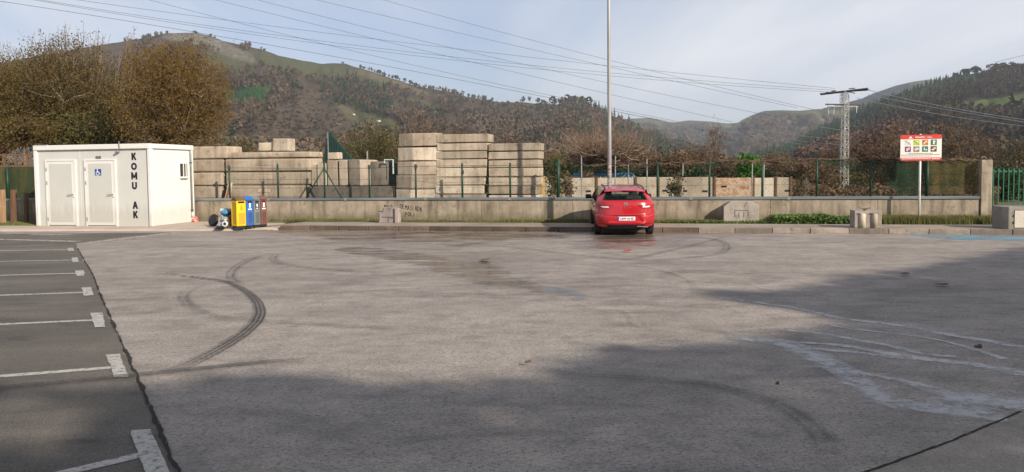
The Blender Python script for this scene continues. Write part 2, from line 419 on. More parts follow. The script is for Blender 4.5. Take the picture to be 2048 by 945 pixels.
# ------------------------------------------------------------------ ground
rng = random.Random(7)
nprng = np.random.RandomState(11)
def in_poly(px, py, poly):
    px = np.asarray(px); py = np.asarray(py); inside = np.zeros(px.shape, bool); n = len(poly); j = n - 1
    for i in range(n):
        xi, yi = poly[i]; xj, yj = poly[j]
        if yi != yj:
            c = ((yi > py) != (yj > py)) & (px < (xj - xi) * (py - yi) / (yj - yi) + xi)
            inside ^= c
        j = i
    return inside
def vnoise(x, y, seed=0):
    # cheap fractal value noise on numpy arrays
    r = np.random.RandomState(seed); T = r.rand(257, 257); out = 0; amp = 1.0; tot = 0
    for o in range(4):
        fx, fy = x * 2 ** o, y * 2 ** o
        ix, iy = np.floor(fx).astype(int), np.floor(fy).astype(int); tx, ty = fx - ix, fy - iy
        tx = tx * tx * (3 - 2 * tx); ty = ty * ty * (3 - 2 * ty)
        a = T[ix % 256, iy % 256]; b = T[(ix + 1) % 256, iy % 256]; c = T[ix % 256, (iy + 1) % 256]; d = T[(ix + 1) % 256, (iy + 1) % 256]
        out = out + amp * ((a * (1 - tx) + b * tx) * (1 - ty) + (c * (1 - tx) + d * tx) * ty); tot += amp; amp *= 0.5
    return out / tot
def world_poly(pxs, z=0.0, jit=0.0, step=0.4, seed=0, closed=True):
    P = [(p if len(p) == 3 else G(p[0], p[1])) for p in pxs]
    P = [Vector((p[0], p[1], 0)) for p in P]
    out = []; r = random.Random(seed)
    m = len(P) if closed else len(P) - 1
    for i in range(m):
        a, b = P[i], P[(i + 1) % len(P)]; L = (b - a).length; k = max(1, min(60, int(L / step))) if jit else 1
        nrm = Vector((-(b - a).y, (b - a).x, 0)).normalized() if L > 1e-6 else Vector((0, 0, 0))
        for q in range(k):
            w = a.lerp(b, q / k)
            if jit: w = w + nrm * (mnoise.noise(Vector((w.x * 1.7, w.y * 1.7, seed))) * jit * 1.4 + mnoise.noise(Vector((w.x * 7, w.y * 7, seed + 3))) * jit * 0.8)
            out.append(Vector((w.x, w.y, z)))
    if not closed: out.append(Vector((P[-1].x, P[-1].y, z)))
    return out
def sheet(name, pts, mat, kind='structure', parent=None):
    me = bpy.data.meshes.new(name); me.from_pydata([tuple(p) for p in pts], [], [tuple(range(len(pts)))]); me.update()
    bm = bmesh.new(); bm.from_mesh(me)
    if bm.faces[:] and sum((bm.faces[:][0].normal.z,)) < 0: bmesh.ops.reverse_faces(bm, faces=bm.faces)
    bmesh.ops.triangulate(bm, faces=bm.faces); bm.to_mesh(me); bm.free()
    o = link_mesh(name, me, mat, parent)
    if parent is None: tag(o, kind=kind)
    return o
def smooth_path(pts, sub=10):
    P = [Vector((p[0], p[1], 0)) for p in pts]; out = []
    for i in range(len(P) - 1):
        p0, p1, p2, p3 = P[max(i - 1, 0)], P[i], P[i + 1], P[min(i + 2, len(P) - 1)]
        for k in range(sub):
            t = k / sub
            out.append(0.5 * ((2 * p1) + (p2 - p0) * t + (2 * p0 - 5 * p1 + 4 * p2 - p3) * t * t + (3 * p1 - p0 - 3 * p2 + p3) * t ** 3))
    out.append(P[-1]); return out
def ribbon(name, pxs, width, z, mat, jit=0.0, seed=0, sub=8, parent=None, kind='structure', cols=1):
    # strip on the ground with UV: u across, v along
    P = smooth_path([G(*p) for p in pxs], sub)
    wd = width if hasattr(width, '__len__') else [width, width]
    V = []; F = []; UV = []; L = 0
    for i, p in enumerate(P):
        t = (P[min(i + 1, len(P) - 1)] - P[max(i - 1, 0)]).normalized(); nrm = Vector((-t.y, t.x, 0)); f = i / (len(P) - 1)
        w = np.interp(f, np.linspace(0, 1, len(wd)), wd)
        if i: L += (P[i] - P[i - 1]).length
        ja = mnoise.noise(Vector((p.x * 3, p.y * 3, seed))) * jit + mnoise.noise(Vector((p.x * 11, p.y * 11, seed))) * jit * .6
        jb = mnoise.noise(Vector((p.x * 3, p.y * 3, seed + 9))) * jit + mnoise.noise(Vector((p.x * 11, p.y * 11, seed + 9))) * jit * .6
        V += [tuple(p + nrm * (-w / 2 + ja) + Vector((0, 0, z))), tuple(p + nrm * (w / 2 + jb) + Vector((0, 0, z)))]
        UV += [(0, L), (1, L)]
    for i in range(len(P) - 1): F.append((2 * i, 2 * i + 2, 2 * i + 3, 2 * i + 1))
    me = bpy.data.meshes.new(name); me.from_pydata(V, [], F); me.update()
    ul = me.uv_layers.new(name='UVMap')
    for pl in me.polygons:
        for li in pl.loop_indices: ul.data[li].uv = UV[me.loops[li].vertex_index]
    a = me.attributes.new('along', 'FLOAT', 'POINT')
    for i in range(len(P)):
        for k in (0, 1): a.data[2 * i + k].value = i / (len(P) - 1)
    o = link_mesh(name, me, mat, parent)
    if parent is None: tag(o, kind=kind)
    return o

# far land sheet
m = NT('far_land')
c = m.ramp(m.noise(m.vec(), 0.02, 5, 0.6), [(0.35, (0.055, 0.06, 0.025)), (0.5, (0.09, 0.085, 0.035)), (0.65, (0.11, 0.08, 0.045))])
m.set(c, 0.95)
me = bpy.data.meshes.new('far_land')
me.from_pydata([(-9000, -3000, -0.06), (9000, -3000, -0.06), (9000, 9000, -0.06), (-9000, 9000, -0.06)], [], [(0, 1, 2, 3)])
tag(link_mesh('ground', me, m.m), kind='structure')

# light asphalt of the lot, painted per vertex with wetness
xs = np.arange(-32, 42.01, 0.28); ys = np.arange(-9, 30, 0.28)
X, Y = np.meshgrid(xs, ys); P = np.stack([X.ravel(), Y.ravel(), np.zeros(X.size)], 1)
kd = (P[:, :2] - np.array(K0)[:2]) @ np.array(N)[:2]
s_ = (P[:, :2] - np.array(K0)[:2]) @ np.array(U)[:2]
keep = kd < 0.05
px, py, dep = projn(P); px = np.where(dep > 1, px, -9999)
nz = vnoise(P[:, 0] * 0.45 + 40, P[:, 1] * 0.45 + 40, 3)
nz2 = vnoise(P[:, 0] * 1.3 + 40, P[:, 1] * 1.3 + 40, 5)
band = np.clip(1.25 + kd / np.interp(px, [500, 620, 760, 950, 1150, 1300, 1500, 1800], [0.5, 2.2, 4.0, 3.4, 1.8, 2.6, 0.7, 0.45]) + (nz - 0.5) * 1.6, 0, 1) * ((px > 380) | (px < -9000))
def pull(poly, grow=1.0):
    # soft membership of a photo-space polygon taken on the ground
    q = [G(*p) for p in poly]; cx = sum(p.x for p in q) / len(q); cy = sum(p.y for p in q) / len(q)
    w = np.zeros(len(P))
    for k in (0.75, 1.0, 1.25, 1.5):
        pl = [(cx + (p.x - cx) * k * grow, cy + (p.y - cy) * k * grow) for p in q]
        w += in_poly(P[:, 0] + (nz - 0.5) * 2.2, P[:, 1] + (nz2 - 0.5) * 1.6, pl) * 0.25
    return w
wetp = pull([(640, 478), (820, 476), (1000, 500), (1120, 540), (1240, 580), (1260, 620), (1150, 612), (1020, 585), (860, 548), (740, 522), (660, 500)])
wetp2 = pull([(1170, 462), (1330, 462), (1340, 486), (1290, 500), (1170, 492)])
wetp3 = pull([(1550, 676), (1700, 700), (2048, 800), (2048, 850), (1850, 840), (1700, 780)]) * 0.5
wet = np.clip(np.maximum(np.maximum(band, wetp * 0.45), np.maximum(wetp2 * 0.8, wetp3)), 0, 1)
oil = pull([(150, 800), (260, 790), (330, 860), (300, 930), (170, 900)])
pale = pull([(560, 640), (900, 600), (1100, 650), (1000, 740), (700, 740)], 1.2)
idx = np.arange(X.size).reshape(X.shape)
F = np.stack([idx[:-1, :-1], idx[:-1, 1:], idx[1:, 1:], idx[1:, :-1]], -1).reshape(-1, 4)
F = F[keep[F].all(1)]
me = np_mesh('asphalt_lot', P, F, {'wet': wet, 'pale': pale})
m = NT('worn_light_asphalt')
big = m.noise(m.vec(), 0.35, 6, 0.6, 0.4)
col = m.ramp(big, [(0.3, (0.240, 0.210, 0.185)), (0.5, (0.290, 0.256, 0.227)), (0.7, (0.33, 0.293, 0.262))])
swirl = m.noise(m.vec((0.5, 1.2, 1), 0.12), 1.1, 7, 0.62, 0.8)
col = m.mix(0.8, col, m.ramp(swirl, [(0.34, 0.66), (0.5, 1.0), (0.68, 1.2)]), 'MULTIPLY')
col = m.mix(m.math('MULTIPLY', m.attr('pale'), 0.4), col, (0.33, 0.295, 0.265))
agg = m.noise(m.vec(), 75, 5, 0.72)
col = m.mix(1.0, col, m.ramp(agg, [(0.30, 0.30), (0.45, 0.90), (0.58, 1.06), (0.74, 2.2)]), 'MULTIPLY')
mid = m.noise(m.vec((1, 1.3, 1), loc=(3, 8, 0)), 24, 5, 0.75)
col = m.mix(1.0, col, m.ramp(mid, [(0.34, 0.74), (0.5, 1.0), (0.68, 1.22)]), 'MULTIPLY')
lowm = m.noise(m.vec((0.9, 1.3, 1), loc=(1, 8, 0)), 3.6, 6, 0.72)
col = m.mix(1.0, col, m.ramp(lowm, [(0.34, 0.78), (0.5, 1.0), (0.68, 1.15)]), 'MULTIPLY')
pit = m.noise(m.vec((1, 1.6, 1)), 27, 4, 0.75)
col = m.mix(m.ramp(pit, [(0.55, 0.0), (0.60, 0.8)]), col, (0.075, 0.067, 0.06))
pat = m.noise(m.vec(loc=(5, 5, 0)), 1.9, 6, 0.68)
col = m.mix(m.ramp(pat, [(0.52, 0.0), (0.66, 0.45)]), col, (0.12, 0.108, 0.1))
wetf = m.math('ADD', m.attr('wet'), m.math('MULTIPLY', m.math('SUBTRACT', m.noise(m.vec((0.4, 1.9, 1)), 1.3, 7, 0.72), 0.5), 2.2))
wm = m.ramp(wetf, [(0.35, 0.0), (0.62, 1.0)])
wm = m.math('MULTIPLY', wm, m.ramp(m.attr('wet'), [(0.02, 0.0), (0.2, 1.0)]))
col = m.mix(wm, col, m.mix(1.0, col, (0.80, 0.73, 0.68), 'MULTIPLY'))
rgh = m.mix(wm, m.ramp(big, [(0.3, 0.72), (0.7, 0.86)]), 0.25)
m.set(col, rgh, m.math('ADD', m.math('MULTIPLY', agg, 0.6), m.math('MULTIPLY', pit, -0.6)), 0.55, 0.012, 0.4)
M['lot'] = m.m
tag(link_mesh('asphalt_lot', me, M['lot']), kind='structure')

# dark asphalt of the parking bays on the left, with its ragged seam
SEAM = [(150, 489), (168, 520), (186, 552), (205, 600), (245, 690), (275, 757), (310, 840), (345, 920), (375, 990), (400, 1060)]
seam = world_poly(SEAM, 0.004, 0.035, 0.08, 4, closed=False)
near = seam[-1] + (seam[-1] - seam[-20]).normalized() * 9
left_far = G(-1400, 466)
P0 = G(345, 465.5)
far_row = [Vector((left_far.x, left_far.y, 0.004))] * 2
bay_pts = [Vector((P0.x, P0.y, 0.004))] + seam + [Vector((near.x, near.y, 0.004))]
m = NT('dark_bay_asphalt')
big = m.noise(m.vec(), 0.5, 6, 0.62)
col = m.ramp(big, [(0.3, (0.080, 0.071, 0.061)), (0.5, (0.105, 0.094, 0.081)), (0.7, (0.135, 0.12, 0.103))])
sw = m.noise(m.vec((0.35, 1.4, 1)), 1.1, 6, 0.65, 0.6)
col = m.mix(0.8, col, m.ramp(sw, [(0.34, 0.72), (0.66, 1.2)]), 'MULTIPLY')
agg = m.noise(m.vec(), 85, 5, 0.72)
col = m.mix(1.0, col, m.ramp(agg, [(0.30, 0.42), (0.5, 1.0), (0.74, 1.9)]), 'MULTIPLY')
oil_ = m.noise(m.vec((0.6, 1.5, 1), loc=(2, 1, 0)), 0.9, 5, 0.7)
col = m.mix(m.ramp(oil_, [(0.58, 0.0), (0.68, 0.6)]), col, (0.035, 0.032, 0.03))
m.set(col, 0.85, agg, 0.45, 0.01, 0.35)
M['bay'] = m.m
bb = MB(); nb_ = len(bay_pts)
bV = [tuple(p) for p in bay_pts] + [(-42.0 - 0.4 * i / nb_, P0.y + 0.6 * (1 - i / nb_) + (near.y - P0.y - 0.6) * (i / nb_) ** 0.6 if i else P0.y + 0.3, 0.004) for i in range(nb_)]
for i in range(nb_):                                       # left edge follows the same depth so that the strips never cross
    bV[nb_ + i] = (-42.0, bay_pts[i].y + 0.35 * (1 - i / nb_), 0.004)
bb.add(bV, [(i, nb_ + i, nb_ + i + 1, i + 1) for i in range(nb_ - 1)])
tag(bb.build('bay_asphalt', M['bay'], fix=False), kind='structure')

# crack material, markings, marks
def fade_mat(name, color, rough=0.8, thr=(0.42, 0.6), nscale=9, base=1.0, spec=0.3, stretch=(1, 1, 1), tread=None, endfade=None, soft=False):
    a = NT(name)
    f = a.noise(a.vec(stretch), nscale, 5, 0.7)
    al = a.ramp(f, [(thr[0], base), (thr[1], 0.0)])
    if tread or soft:
        uv0 = a.n('ShaderNodeUVMap'); sp0_ = a.n('ShaderNodeSeparateXYZ'); a.l(uv0.outputs[0], sp0_.inputs[0])
        ed = a.math('ABSOLUTE', a.math('SUBTRACT', sp0_.outputs[0], 0.5)); ed = a.math('ADD', ed, a.math('MULTIPLY', a.math('SUBTRACT', a.noise(a.vec(), 7, 5, .7), .5), .8 if soft else .3))
        al = a.math('MULTIPLY', al, a.ramp(ed, [(0.22 if soft else 0.34, 1.0), (0.46, 0.0)]))
    if tread:
        uv = a.n('ShaderNodeUVMap'); sp_ = a.n('ShaderNodeSeparateXYZ'); a.l(uv.outputs[0], sp_.inputs[0])
        w1 = a.math('SINE', a.math('MULTIPLY', sp_.outputs[0], 6.2832 * tread[0]))
        al = a.math('MULTIPLY', al, a.ramp(w1, [(0.25, 0.35), (0.45, 1.0)]))
        w2 = a.math('SINE', a.math('ADD', a.math('MULTIPLY', sp_.outputs[1], 6.2832 * tread[1]), a.math('MULTIPLY', sp_.outputs[0], 3.0)))
        al = a.math('MULTIPLY', al, a.ramp(w2, [(0.2, tread[2]), (0.6, 1.0)]))
    if endfade:
        al = a.math('MULTIPLY', al, a.ramp(a.attr('along'), endfade))
    c = a.mix(1.0, color, a.ramp(a.noise(a.vec(), 60, 3, 0.6), [(0.3, 0.8), (0.7, 1.2)]), 'MULTIPLY')
    a.set(c, rough, spec=spec); a.alpha(al)
    return a.m
M['paint'] = fade_mat('worn_road_paint', (0.40, 0.385, 0.355), 0.7, (0.49, 0.74), 17, 1.0)
M['paintpale'] = fade_mat('faint_road_paint', (0.42, 0.385, 0.34), 0.8, (0.48, 0.66), 7, 0.8)
M['crack'] = fade_mat('dark_crack', (0.02, 0.018, 0.016), 0.9, (0.55, 0.75), 5, 1.0)
M['rubber'] = fade_mat('black_tyre_rubber', (0.010, 0.010, 0.011), 0.6, (0.60, 0.85), 22, 1.0, tread=(4, 9, 0.55), endfade=[(0.0, 0.9), (0.5, 1.0), (0.75, 0.75), (1.0, 0.0)])
M['rubber2'] = fade_mat('tyre_smear', (0.04, 0.037, 0.037), 0.7, (0.60, 0.9), 12, 1.0, tread=(3, 6, 0.8), endfade=[(0.0, 0.55), (0.4, 0.7), (0.6, 1.0), (0.82, 0.95), (1.0, 0.0)])
M['rubber3'] = fade_mat('faint_tyre_smear', (0.07, 0.065, 0.065), 0.7, (0.42, 0.72), 6, 0.62, tread=(2, 4, 0.9), endfade=[(0.0, 0.0), (0.2, 0.8), (0.8, 0.8), (1.0, 0.0)])
M['palescuff'] = fade_mat('pale_scuff', (0.36, 0.33, 0.30), 0.8, (0.40, 0.62), 7, 0.35, endfade=[(0.0, 0.0), (0.3, 1.0), (0.8, 0.9), (1.0, 0.0)])

for i, (a, b) in enumerate([((-260, 507), (140, 500)), ((-260, 529), (149, 521)), ((-260, 559), (158, 547.5)), ((-260, 601), (171, 586)), ((-260, 662), (192, 641.5)), ((-300, 778), (222, 737)), ((-260, 1040), (287, 911))]):
    ribbon('bay_line', [a, ((a[0] + b[0]) / 2, (a[1] + b[1]) / 2), b], 0.105, 0.008, M['paint'], 0.006, i)
for q in [((135, 497.5), (146, 497), (148, 503), (137, 503.5)), ((143, 517), (155, 516), (158, 525), (146, 526)), ((150, 543), (167, 542), (169, 553), (154, 554)), ((163, 577), (182, 576), (187, 592), (168, 594)),
          ((181, 628), (204, 627), (211, 656), (190, 657)), ((210, 712), (240, 710), (257, 757), (228, 758)), ((262, 865), (300, 862), (352, 975), (300, 978))]:
    sheet('bay_end_mark', world_poly(q, 0.012, 0.012, 0.06, 3), M['paint'])
ribbon('edge_line', [(-300, 476), (0, 480), (157, 484)], 0.28, 0.008, M['paintpale'], 0.02, 3)
ribbon('edge_line', [(158, 489), (240, 479), (350, 466.5)], 0.42, 0.010, M['paintpale'], 0.02, 5)
ribbon('faint_line', [(60, 470), (140, 470)], 0.3, 0.008, M['paintpale'], 0.02, 3)
ribbon('seam_crack', SEAM, [0.015, 0.022, 0.024, 0.022], 0.013, M['crack'], 0.022, 4, sub=26)
ribbon('joint_crack', [(2200, 762), (2048, 822), (1960, 860), (1850, 903), (1730, 947), (1600, 1000)], 0.022, 0.006, M['crack'], 0.012, 8, sub=24)
m2 = world_poly([(2048, 823), (1960, 861), (1850, 904), (1730, 948), (1600, 1001)], 0.004, 0.0, 0.2, closed=False)
apr = NT('brownish_asphalt_patch')
c = apr.ramp(apr.noise(apr.vec(), 2.0, 7, 0.7), [(0.3, (0.17, 0.15, 0.125)), (0.5, (0.25, 0.22, 0.185)), (0.7, (0.33, 0.29, 0.245))])
ag = apr.noise(apr.vec(), 70, 5, 0.7); c = apr.mix(1.0, c, apr.ramp(ag, [(0.3, 0.6), (0.7, 1.35)]), 'MULTIPLY')
apr.set(c, 0.85, ag, 0.5, 0.01)
e0, e1 = m2[0], m2[-1]; dd = (e1 - e0).normalized()
sheet('lot_patch', m2 + [e1 + dd * 8, e1 + dd * 8 + Vector((8, -6, 0)), e0 + Vector((20, 0, 0)), e0 - dd * 20], apr.m)

T1 = [(420, 559), (455, 566), (490, 583), (512, 603), (520, 622), (515, 641), (495, 663), (465, 685), (430, 705), (395, 723), (350, 743), (325, 753)]
ribbon('tyre_mark', T1, [0.12, 0.17, 0.20, 0.22, 0.24, 0.26], 0.016, M['rubber'], 0.012, 2)
ribbon('tyre_mark', [(335, 547), (360, 553), (392, 556), (425, 561)], [0.06, 0.1, 0.12], 0.020, fade_mat('broken_skid', (0.05, 0.045, 0.045), 0.8, (0.44, 0.52), 8, 0.9), 0.03, 2)
ribbon('tyre_mark', [(-60, 788), (0, 780), (100, 771), (200, 762), (290, 752), (400, 741), (480, 733), (560, 726), (640, 720)], [0.16, 0.17, 0.15, 0.13], 0.024, M['rubber2'], 0.012, 6)
ribbon('tyre_mark', [(548, 507), (505, 519), (475, 536), (463, 552), (472, 566), (492, 575)], 0.24, 0.020, M['rubber3'], 0.01, 7)
ribbon('tyre_mark', [(410, 570), (378, 586), (371, 599), (388, 617), (440, 637), (520, 644), (620, 651), (740, 657), (900, 663), (1100, 664)], [0.3, 0.22, 0.16, 0.12, 0.1], 0.028, M['rubber3'], 0.01, 7)
ribbon('tyre_mark', [(1330, 500), (1375, 478), (1430, 480), (1455, 492), (1445, 507), (1400, 515), (1300, 522), (1180, 514), (1050, 499), (900, 484), (760, 474)], [0.28, 0.24, 0.2, 0.2], 0.020, M['rubber3'], 0.01, 9)
ribbon('tyre_mark', [(1150, 512), (1250, 520), (1330, 505), (1410, 486), (1470, 470)], [0.2, 0.16], 0.024, M['rubber3'], 0.01, 12)
ribbon('tyre_mark', [(560, 588), (700, 586), (820, 580), (960, 571), (1080, 574)], [0.12, 0.12], 0.020, M['rubber3'], 0.01, 10)
ribbon('tyre_mark', [(560, 507), (548, 520), (580, 532), (680, 542), (820, 550)], [0.25, 0.2], 0.024, M['rubber3'], 0.01, 10)
ribbon('tyre_mark', [(1110, 752), (1250, 758), (1420, 772), (1560, 812), (1640, 868), (1670, 930)], [0.14, 0.2, 0.24], 0.018, M['rubber3'], 0.01, 14)
ribbon('scuff_mark', [(1250, 528), (1330, 543), (1382, 562), (1396, 588)], 0.12, 0.020, M['palescuff'], 0.01, 10)
ribbon('scuff_mark', [(1480, 560), (1530, 580), (1590, 585), (1700, 612)], 0.1, 0.020, M['palescuff'], 0.01, 10)
ribbon('scuff_mark', [(1130, 630), (1240, 622), (1272, 650), (1268, 668)], 0.09, 0.024, M['palescuff'], 0.01, 10)
for i in range(9):
    y0 = rng.uniform(480, 640); x0 = rng.uniform(500, 1500)
    ribbon('tyre_mark', [(x0, y0), (x0 + rng.uniform(80, 160), y0 + rng.uniform(-6, 10)), (x0 + rng.uniform(200, 340), y0 + rng.uniform(-14, 16))], [0.16, 0.2], 0.032 + i * 0.0006, M['rubber3'], 0.01, 20 + i)

# standing water and trickles
def soft_sheet(name, pxs, z, mat, fade=0.26, step=0.11):
    q = [G(*p) for p in pxs]; x0, x1 = min(p.x for p in q) - .3, max(p.x for p in q) + .3; y0, y1 = min(p.y for p in q) - .3, max(p.y for p in q) + .3
    X, Y = np.meshgrid(np.arange(x0, x1, step), np.arange(y0, y1, step)); A = X.ravel(); B = Y.ravel()
    nA = A + (vnoise(A * .9 + 60, B * .9 + 60, 61) - .5) * .9; nB = B + (vnoise(A * .9 + 30, B * .9 + 90, 62) - .5) * .9
    ins = in_poly(nA, nB, [(p.x, p.y) for p in q]); dmin = np.full(A.shape, 9.0)
    for a, b in zip(q, q[1:] + q[:1]):
        dx, dy = b.x - a.x, b.y - a.y; t = np.clip(((nA - a.x) * dx + (nB - a.y) * dy) / (dx * dx + dy * dy + 1e-9), 0, 1)
        dmin = np.minimum(dmin, np.hypot(nA - a.x - t * dx, nB - a.y - t * dy))
    e = np.where(ins, np.clip(dmin / fade, 0, 1), 0)
    idx = np.arange(X.size).reshape(X.shape); F = np.stack([idx[:-1, :-1], idx[:-1, 1:], idx[1:, 1:], idx[1:, :-1]], -1).reshape(-1, 4); F = F[(e[F] > 0).any(1)]
    return tag(link_mesh(name, np_mesh(name, np.stack([A, B, np.full(A.shape, z)], 1), F, {'edge': e}), mat), kind='structure')
wa = NT('shallow_water')
wa.set((0.15, 0.132, 0.115), 0.14, wa.noise(wa.vec(), 3.0, 3, 0.5), 0.04, 0.01, 0.5)
f = wa.noise(wa.vec((0.45, 2.0, 1), 0.15), 1.7, 7, 0.72)
wa.alpha(wa.ramp(wa.math('ADD', wa.math('MULTIPLY', wa.attr('edge'), 0.30), wa.math('SUBTRACT', 0.75, f)), [(0.48, 0.0), (0.60, 0.62)]))
soft_sheet('puddle', [(655, 497), (700, 491), (760, 492), (850, 503), (930, 516), (985, 522), (1060, 543), (1100, 563), (1150, 570), (1206, 586), (1220, 606), (1205, 617), (1160, 608), (1100, 593), (1040, 583), (955, 571), (880, 552), (820, 536), (770, 523), (715, 513)], 0.004, wa.m)
wb = NT('wet_film')
wb.set((0.06, 0.052, 0.045), 0.2, wb.noise(wb.vec(), 30, 4, 0.6), 0.12, 0.01, 0.5)
wb.alpha(wb.ramp(wb.math('ADD', wb.math('MULTIPLY', wb.attr('edge'), 0.28), wb.math('SUBTRACT', 0.72, wb.noise(wb.vec((0.45, 2.0, 1)), 1.2, 6, 0.7))), [(0.45, 0.0), (0.60, 0.62)]))
soft_sheet('wet_patch', [(560, 469), (700, 462), (1000, 463), (1180, 466), (1175, 482), (1030, 484), (960, 504), (860, 494), (760, 488), (640, 486)], 0.008, wb.m, 0.7, 0.16)
soft_sheet('wet_patch', [(1165, 467), (1325, 467), (1350, 482), (1310, 495), (1240, 490), (1180, 484)], 0.010, wb.m, 0.5, 0.14)
M['trickle'] = fade_mat('water_trickle', (0.35, 0.342, 0.35), 0.34, (0.46, 0.68), 5, 0.78, spec=0.6, soft=True)  # pale base colour paints in the sky mirrored by the water
TR = [([(1440, 596), (1500, 604), (1580, 615), (1640, 628), (1700, 640), (1800, 652), (1900, 670), (2080, 699)], [0.08, 0.15, 0.2, 0.24]),
      ([(1650, 648), (1690, 657), (1840, 675), (1920, 691), (1960, 703), (2012, 719)], [0.05, 0.08, 0.14]),
      ([(1560, 660), (1660, 671), (1720, 682), (1780, 693), (1850, 709), (1912, 714)], [0.1, 0.17, 0.12]),
      ([(1540, 683), (1680, 692), (1800, 712), (1900, 725), (1980, 735), (2080, 756)], [0.12, 0.22, 0.28]),
      ([(1620, 698), (1700, 705), (1800, 716), (1880, 722)], [0.18, 0.16]),
      ([(1715, 747), (1800, 762), (1860, 778), (1930, 794), (2060, 812)], [0.12, 0.22, 0.5])]
for i, (p, w) in enumerate(TR):
    ribbon('water_trickle', p, w, 0.004 + 0.001 * (i % 2), M['trickle'], 0.03, i, sub=16)
ribbon('water_trickle', [(1450, 676), (1560, 687), (1640, 718), (1690, 744), (1725, 772), (1775, 800), (1850, 818), (1930, 826), (2010, 834)], [0.12, 0.42, 0.45, 0.38, 0.34, 0.38, 0.42, 0.48, 0.35], 0.006, M['trickle'], 0.06, 22, sub=16)
ribbon('water_trickle', [(1860, 822), (1930, 806), (2000, 806), (2070, 818)], [0.3, 0.5, 0.4], 0.0075, M['trickle'], 0.06, 23, sub=16)

# faded blue paint on the right
sheet('blue_paint', world_poly([(1800, 468.5), (1870, 469.5), (2000, 471.5), (2200, 476), (2200, 486), (2050, 482), (1940, 481), (1860, 476)], 0.006, 0.15, 0.2, 8), fade_mat('faded_blue_paint', (0.17, 0.30, 0.38), 0.7, (0.46, 0.62), 2.5, 0.85, stretch=(0.5, 1.5, 1)))

# apron slab in front of the container, walkway, soil strip, kerb
AZ = 0.06
ap = world_poly([(-1500, 464.5), (0, 464), (300, 463), (440, 463.5), (500, 461)], 0.02, 0.0, closed=False)
k_ = wc(0.4, 0.0, 0.02); far = [wc(0.6, 0.15, 0.02), wc(0.6, 2.0, 0.02), wc(-3.5, 2.2, 0.02)]
apb = [G(380, 440), G(72, 455.5), G(-1500, 457)]
ab = MB()
pts = [Vector((p.x, p.y, 0)) for p in ap + far + apb]
ab.prism([(p.x, p.y) for p in pts], lambda a, b: (a, b, -0.05), lambda a, b: (a, b + 0.25, AZ))
tag(ab.build('apron_slab', M['apron']), kind='structure')
s_end = 36.0
s0k = sz(560, 456, 0)[0]
wk = MB(); wk.add([wc(s0k - 1.2, 0.16, 0.05), wc(s0k, 0.16, 0.126), wc(s_end, 0.16, 0.126), wc(s_end, 1.75, 0.126), wc(s0k, 1.75, 0.126), wc(s0k - 1.2, 1.75, 0.022)],
                   [(0, 1, 4, 5), (1, 2, 3, 4)]); wk.add([wc(s0k - 1.2, 0.155, -0.02), wc(s0k, 0.155, -0.02), wc(s0k, 0.155, 0.125), wc(s0k - 1.2, 0.155, 0.02)], [(0, 1, 2, 3)])
tag(wk.build('walkway', M['walk'], fix=False), kind='structure')
sm = pmat('strip_soil', [(0.06, 0.045, 0.028), (0.10, 0.085, 0.04), (0.09, 0.10, 0.04)], 3, 0.95, 0.5, 30)
sb_ = MB(); sb_.add([wc(-30, 1.75, 0.017), wc(s0k - 1.4, 1.75, 0.024), wc(s0k, 1.75, 0.118), wc(s_end, 1.75, 0.118), wc(s_end, 2.8, 0.15), wc(s0k, 2.8, 0.13), wc(s0k - 1.4, 2.8, 0.06), wc(-30, 2.8, 0.026)], [(0, 1, 6, 7), (1, 2, 5, 6), (2, 3, 4, 5)])
tag(sb_.build('soil_strip', sm, fix=False), kind='structure')
ke = empty('kerb', wc(0, 0, 0), RZ, kind='structure')
M['kerb_wet'] = concrete('wet_kerb_concrete', (0.075, 0.055, 0.042), (0.115, 0.085, 0.065), (0.16, 0.12, 0.092), 0.4, rough=0.4, per_obj=0.3)
s = s0k; i = 0
kmeshes = {}
while s < s_end - 1:
    L = 1.0
    pxk = proj(wc(s + 0.5, 0, 0))[0]
    key = ('w' if pxk < 1420 and rng.random() < 0.93 else 'd', i % 3)
    if key not in kmeshes:
        b = MB(); b.box(0.006, L - 0.006, 0, 0.155, -0.05, 0.13)
        kmeshes[key] = b.mesh('kerb_stone', bevel=0.012, seg=1, jitter=0.004, seed=i)
        kmeshes[key].materials.append(M['kerb_wet'] if key[0] == 'w' else M['kerb'])
    link_mesh('kerb_stone', kmeshes[key], None, ke, (s, rng.uniform(-0.006, 0.006), rng.uniform(-0.004, 0.004)))
    s += L; i += 1

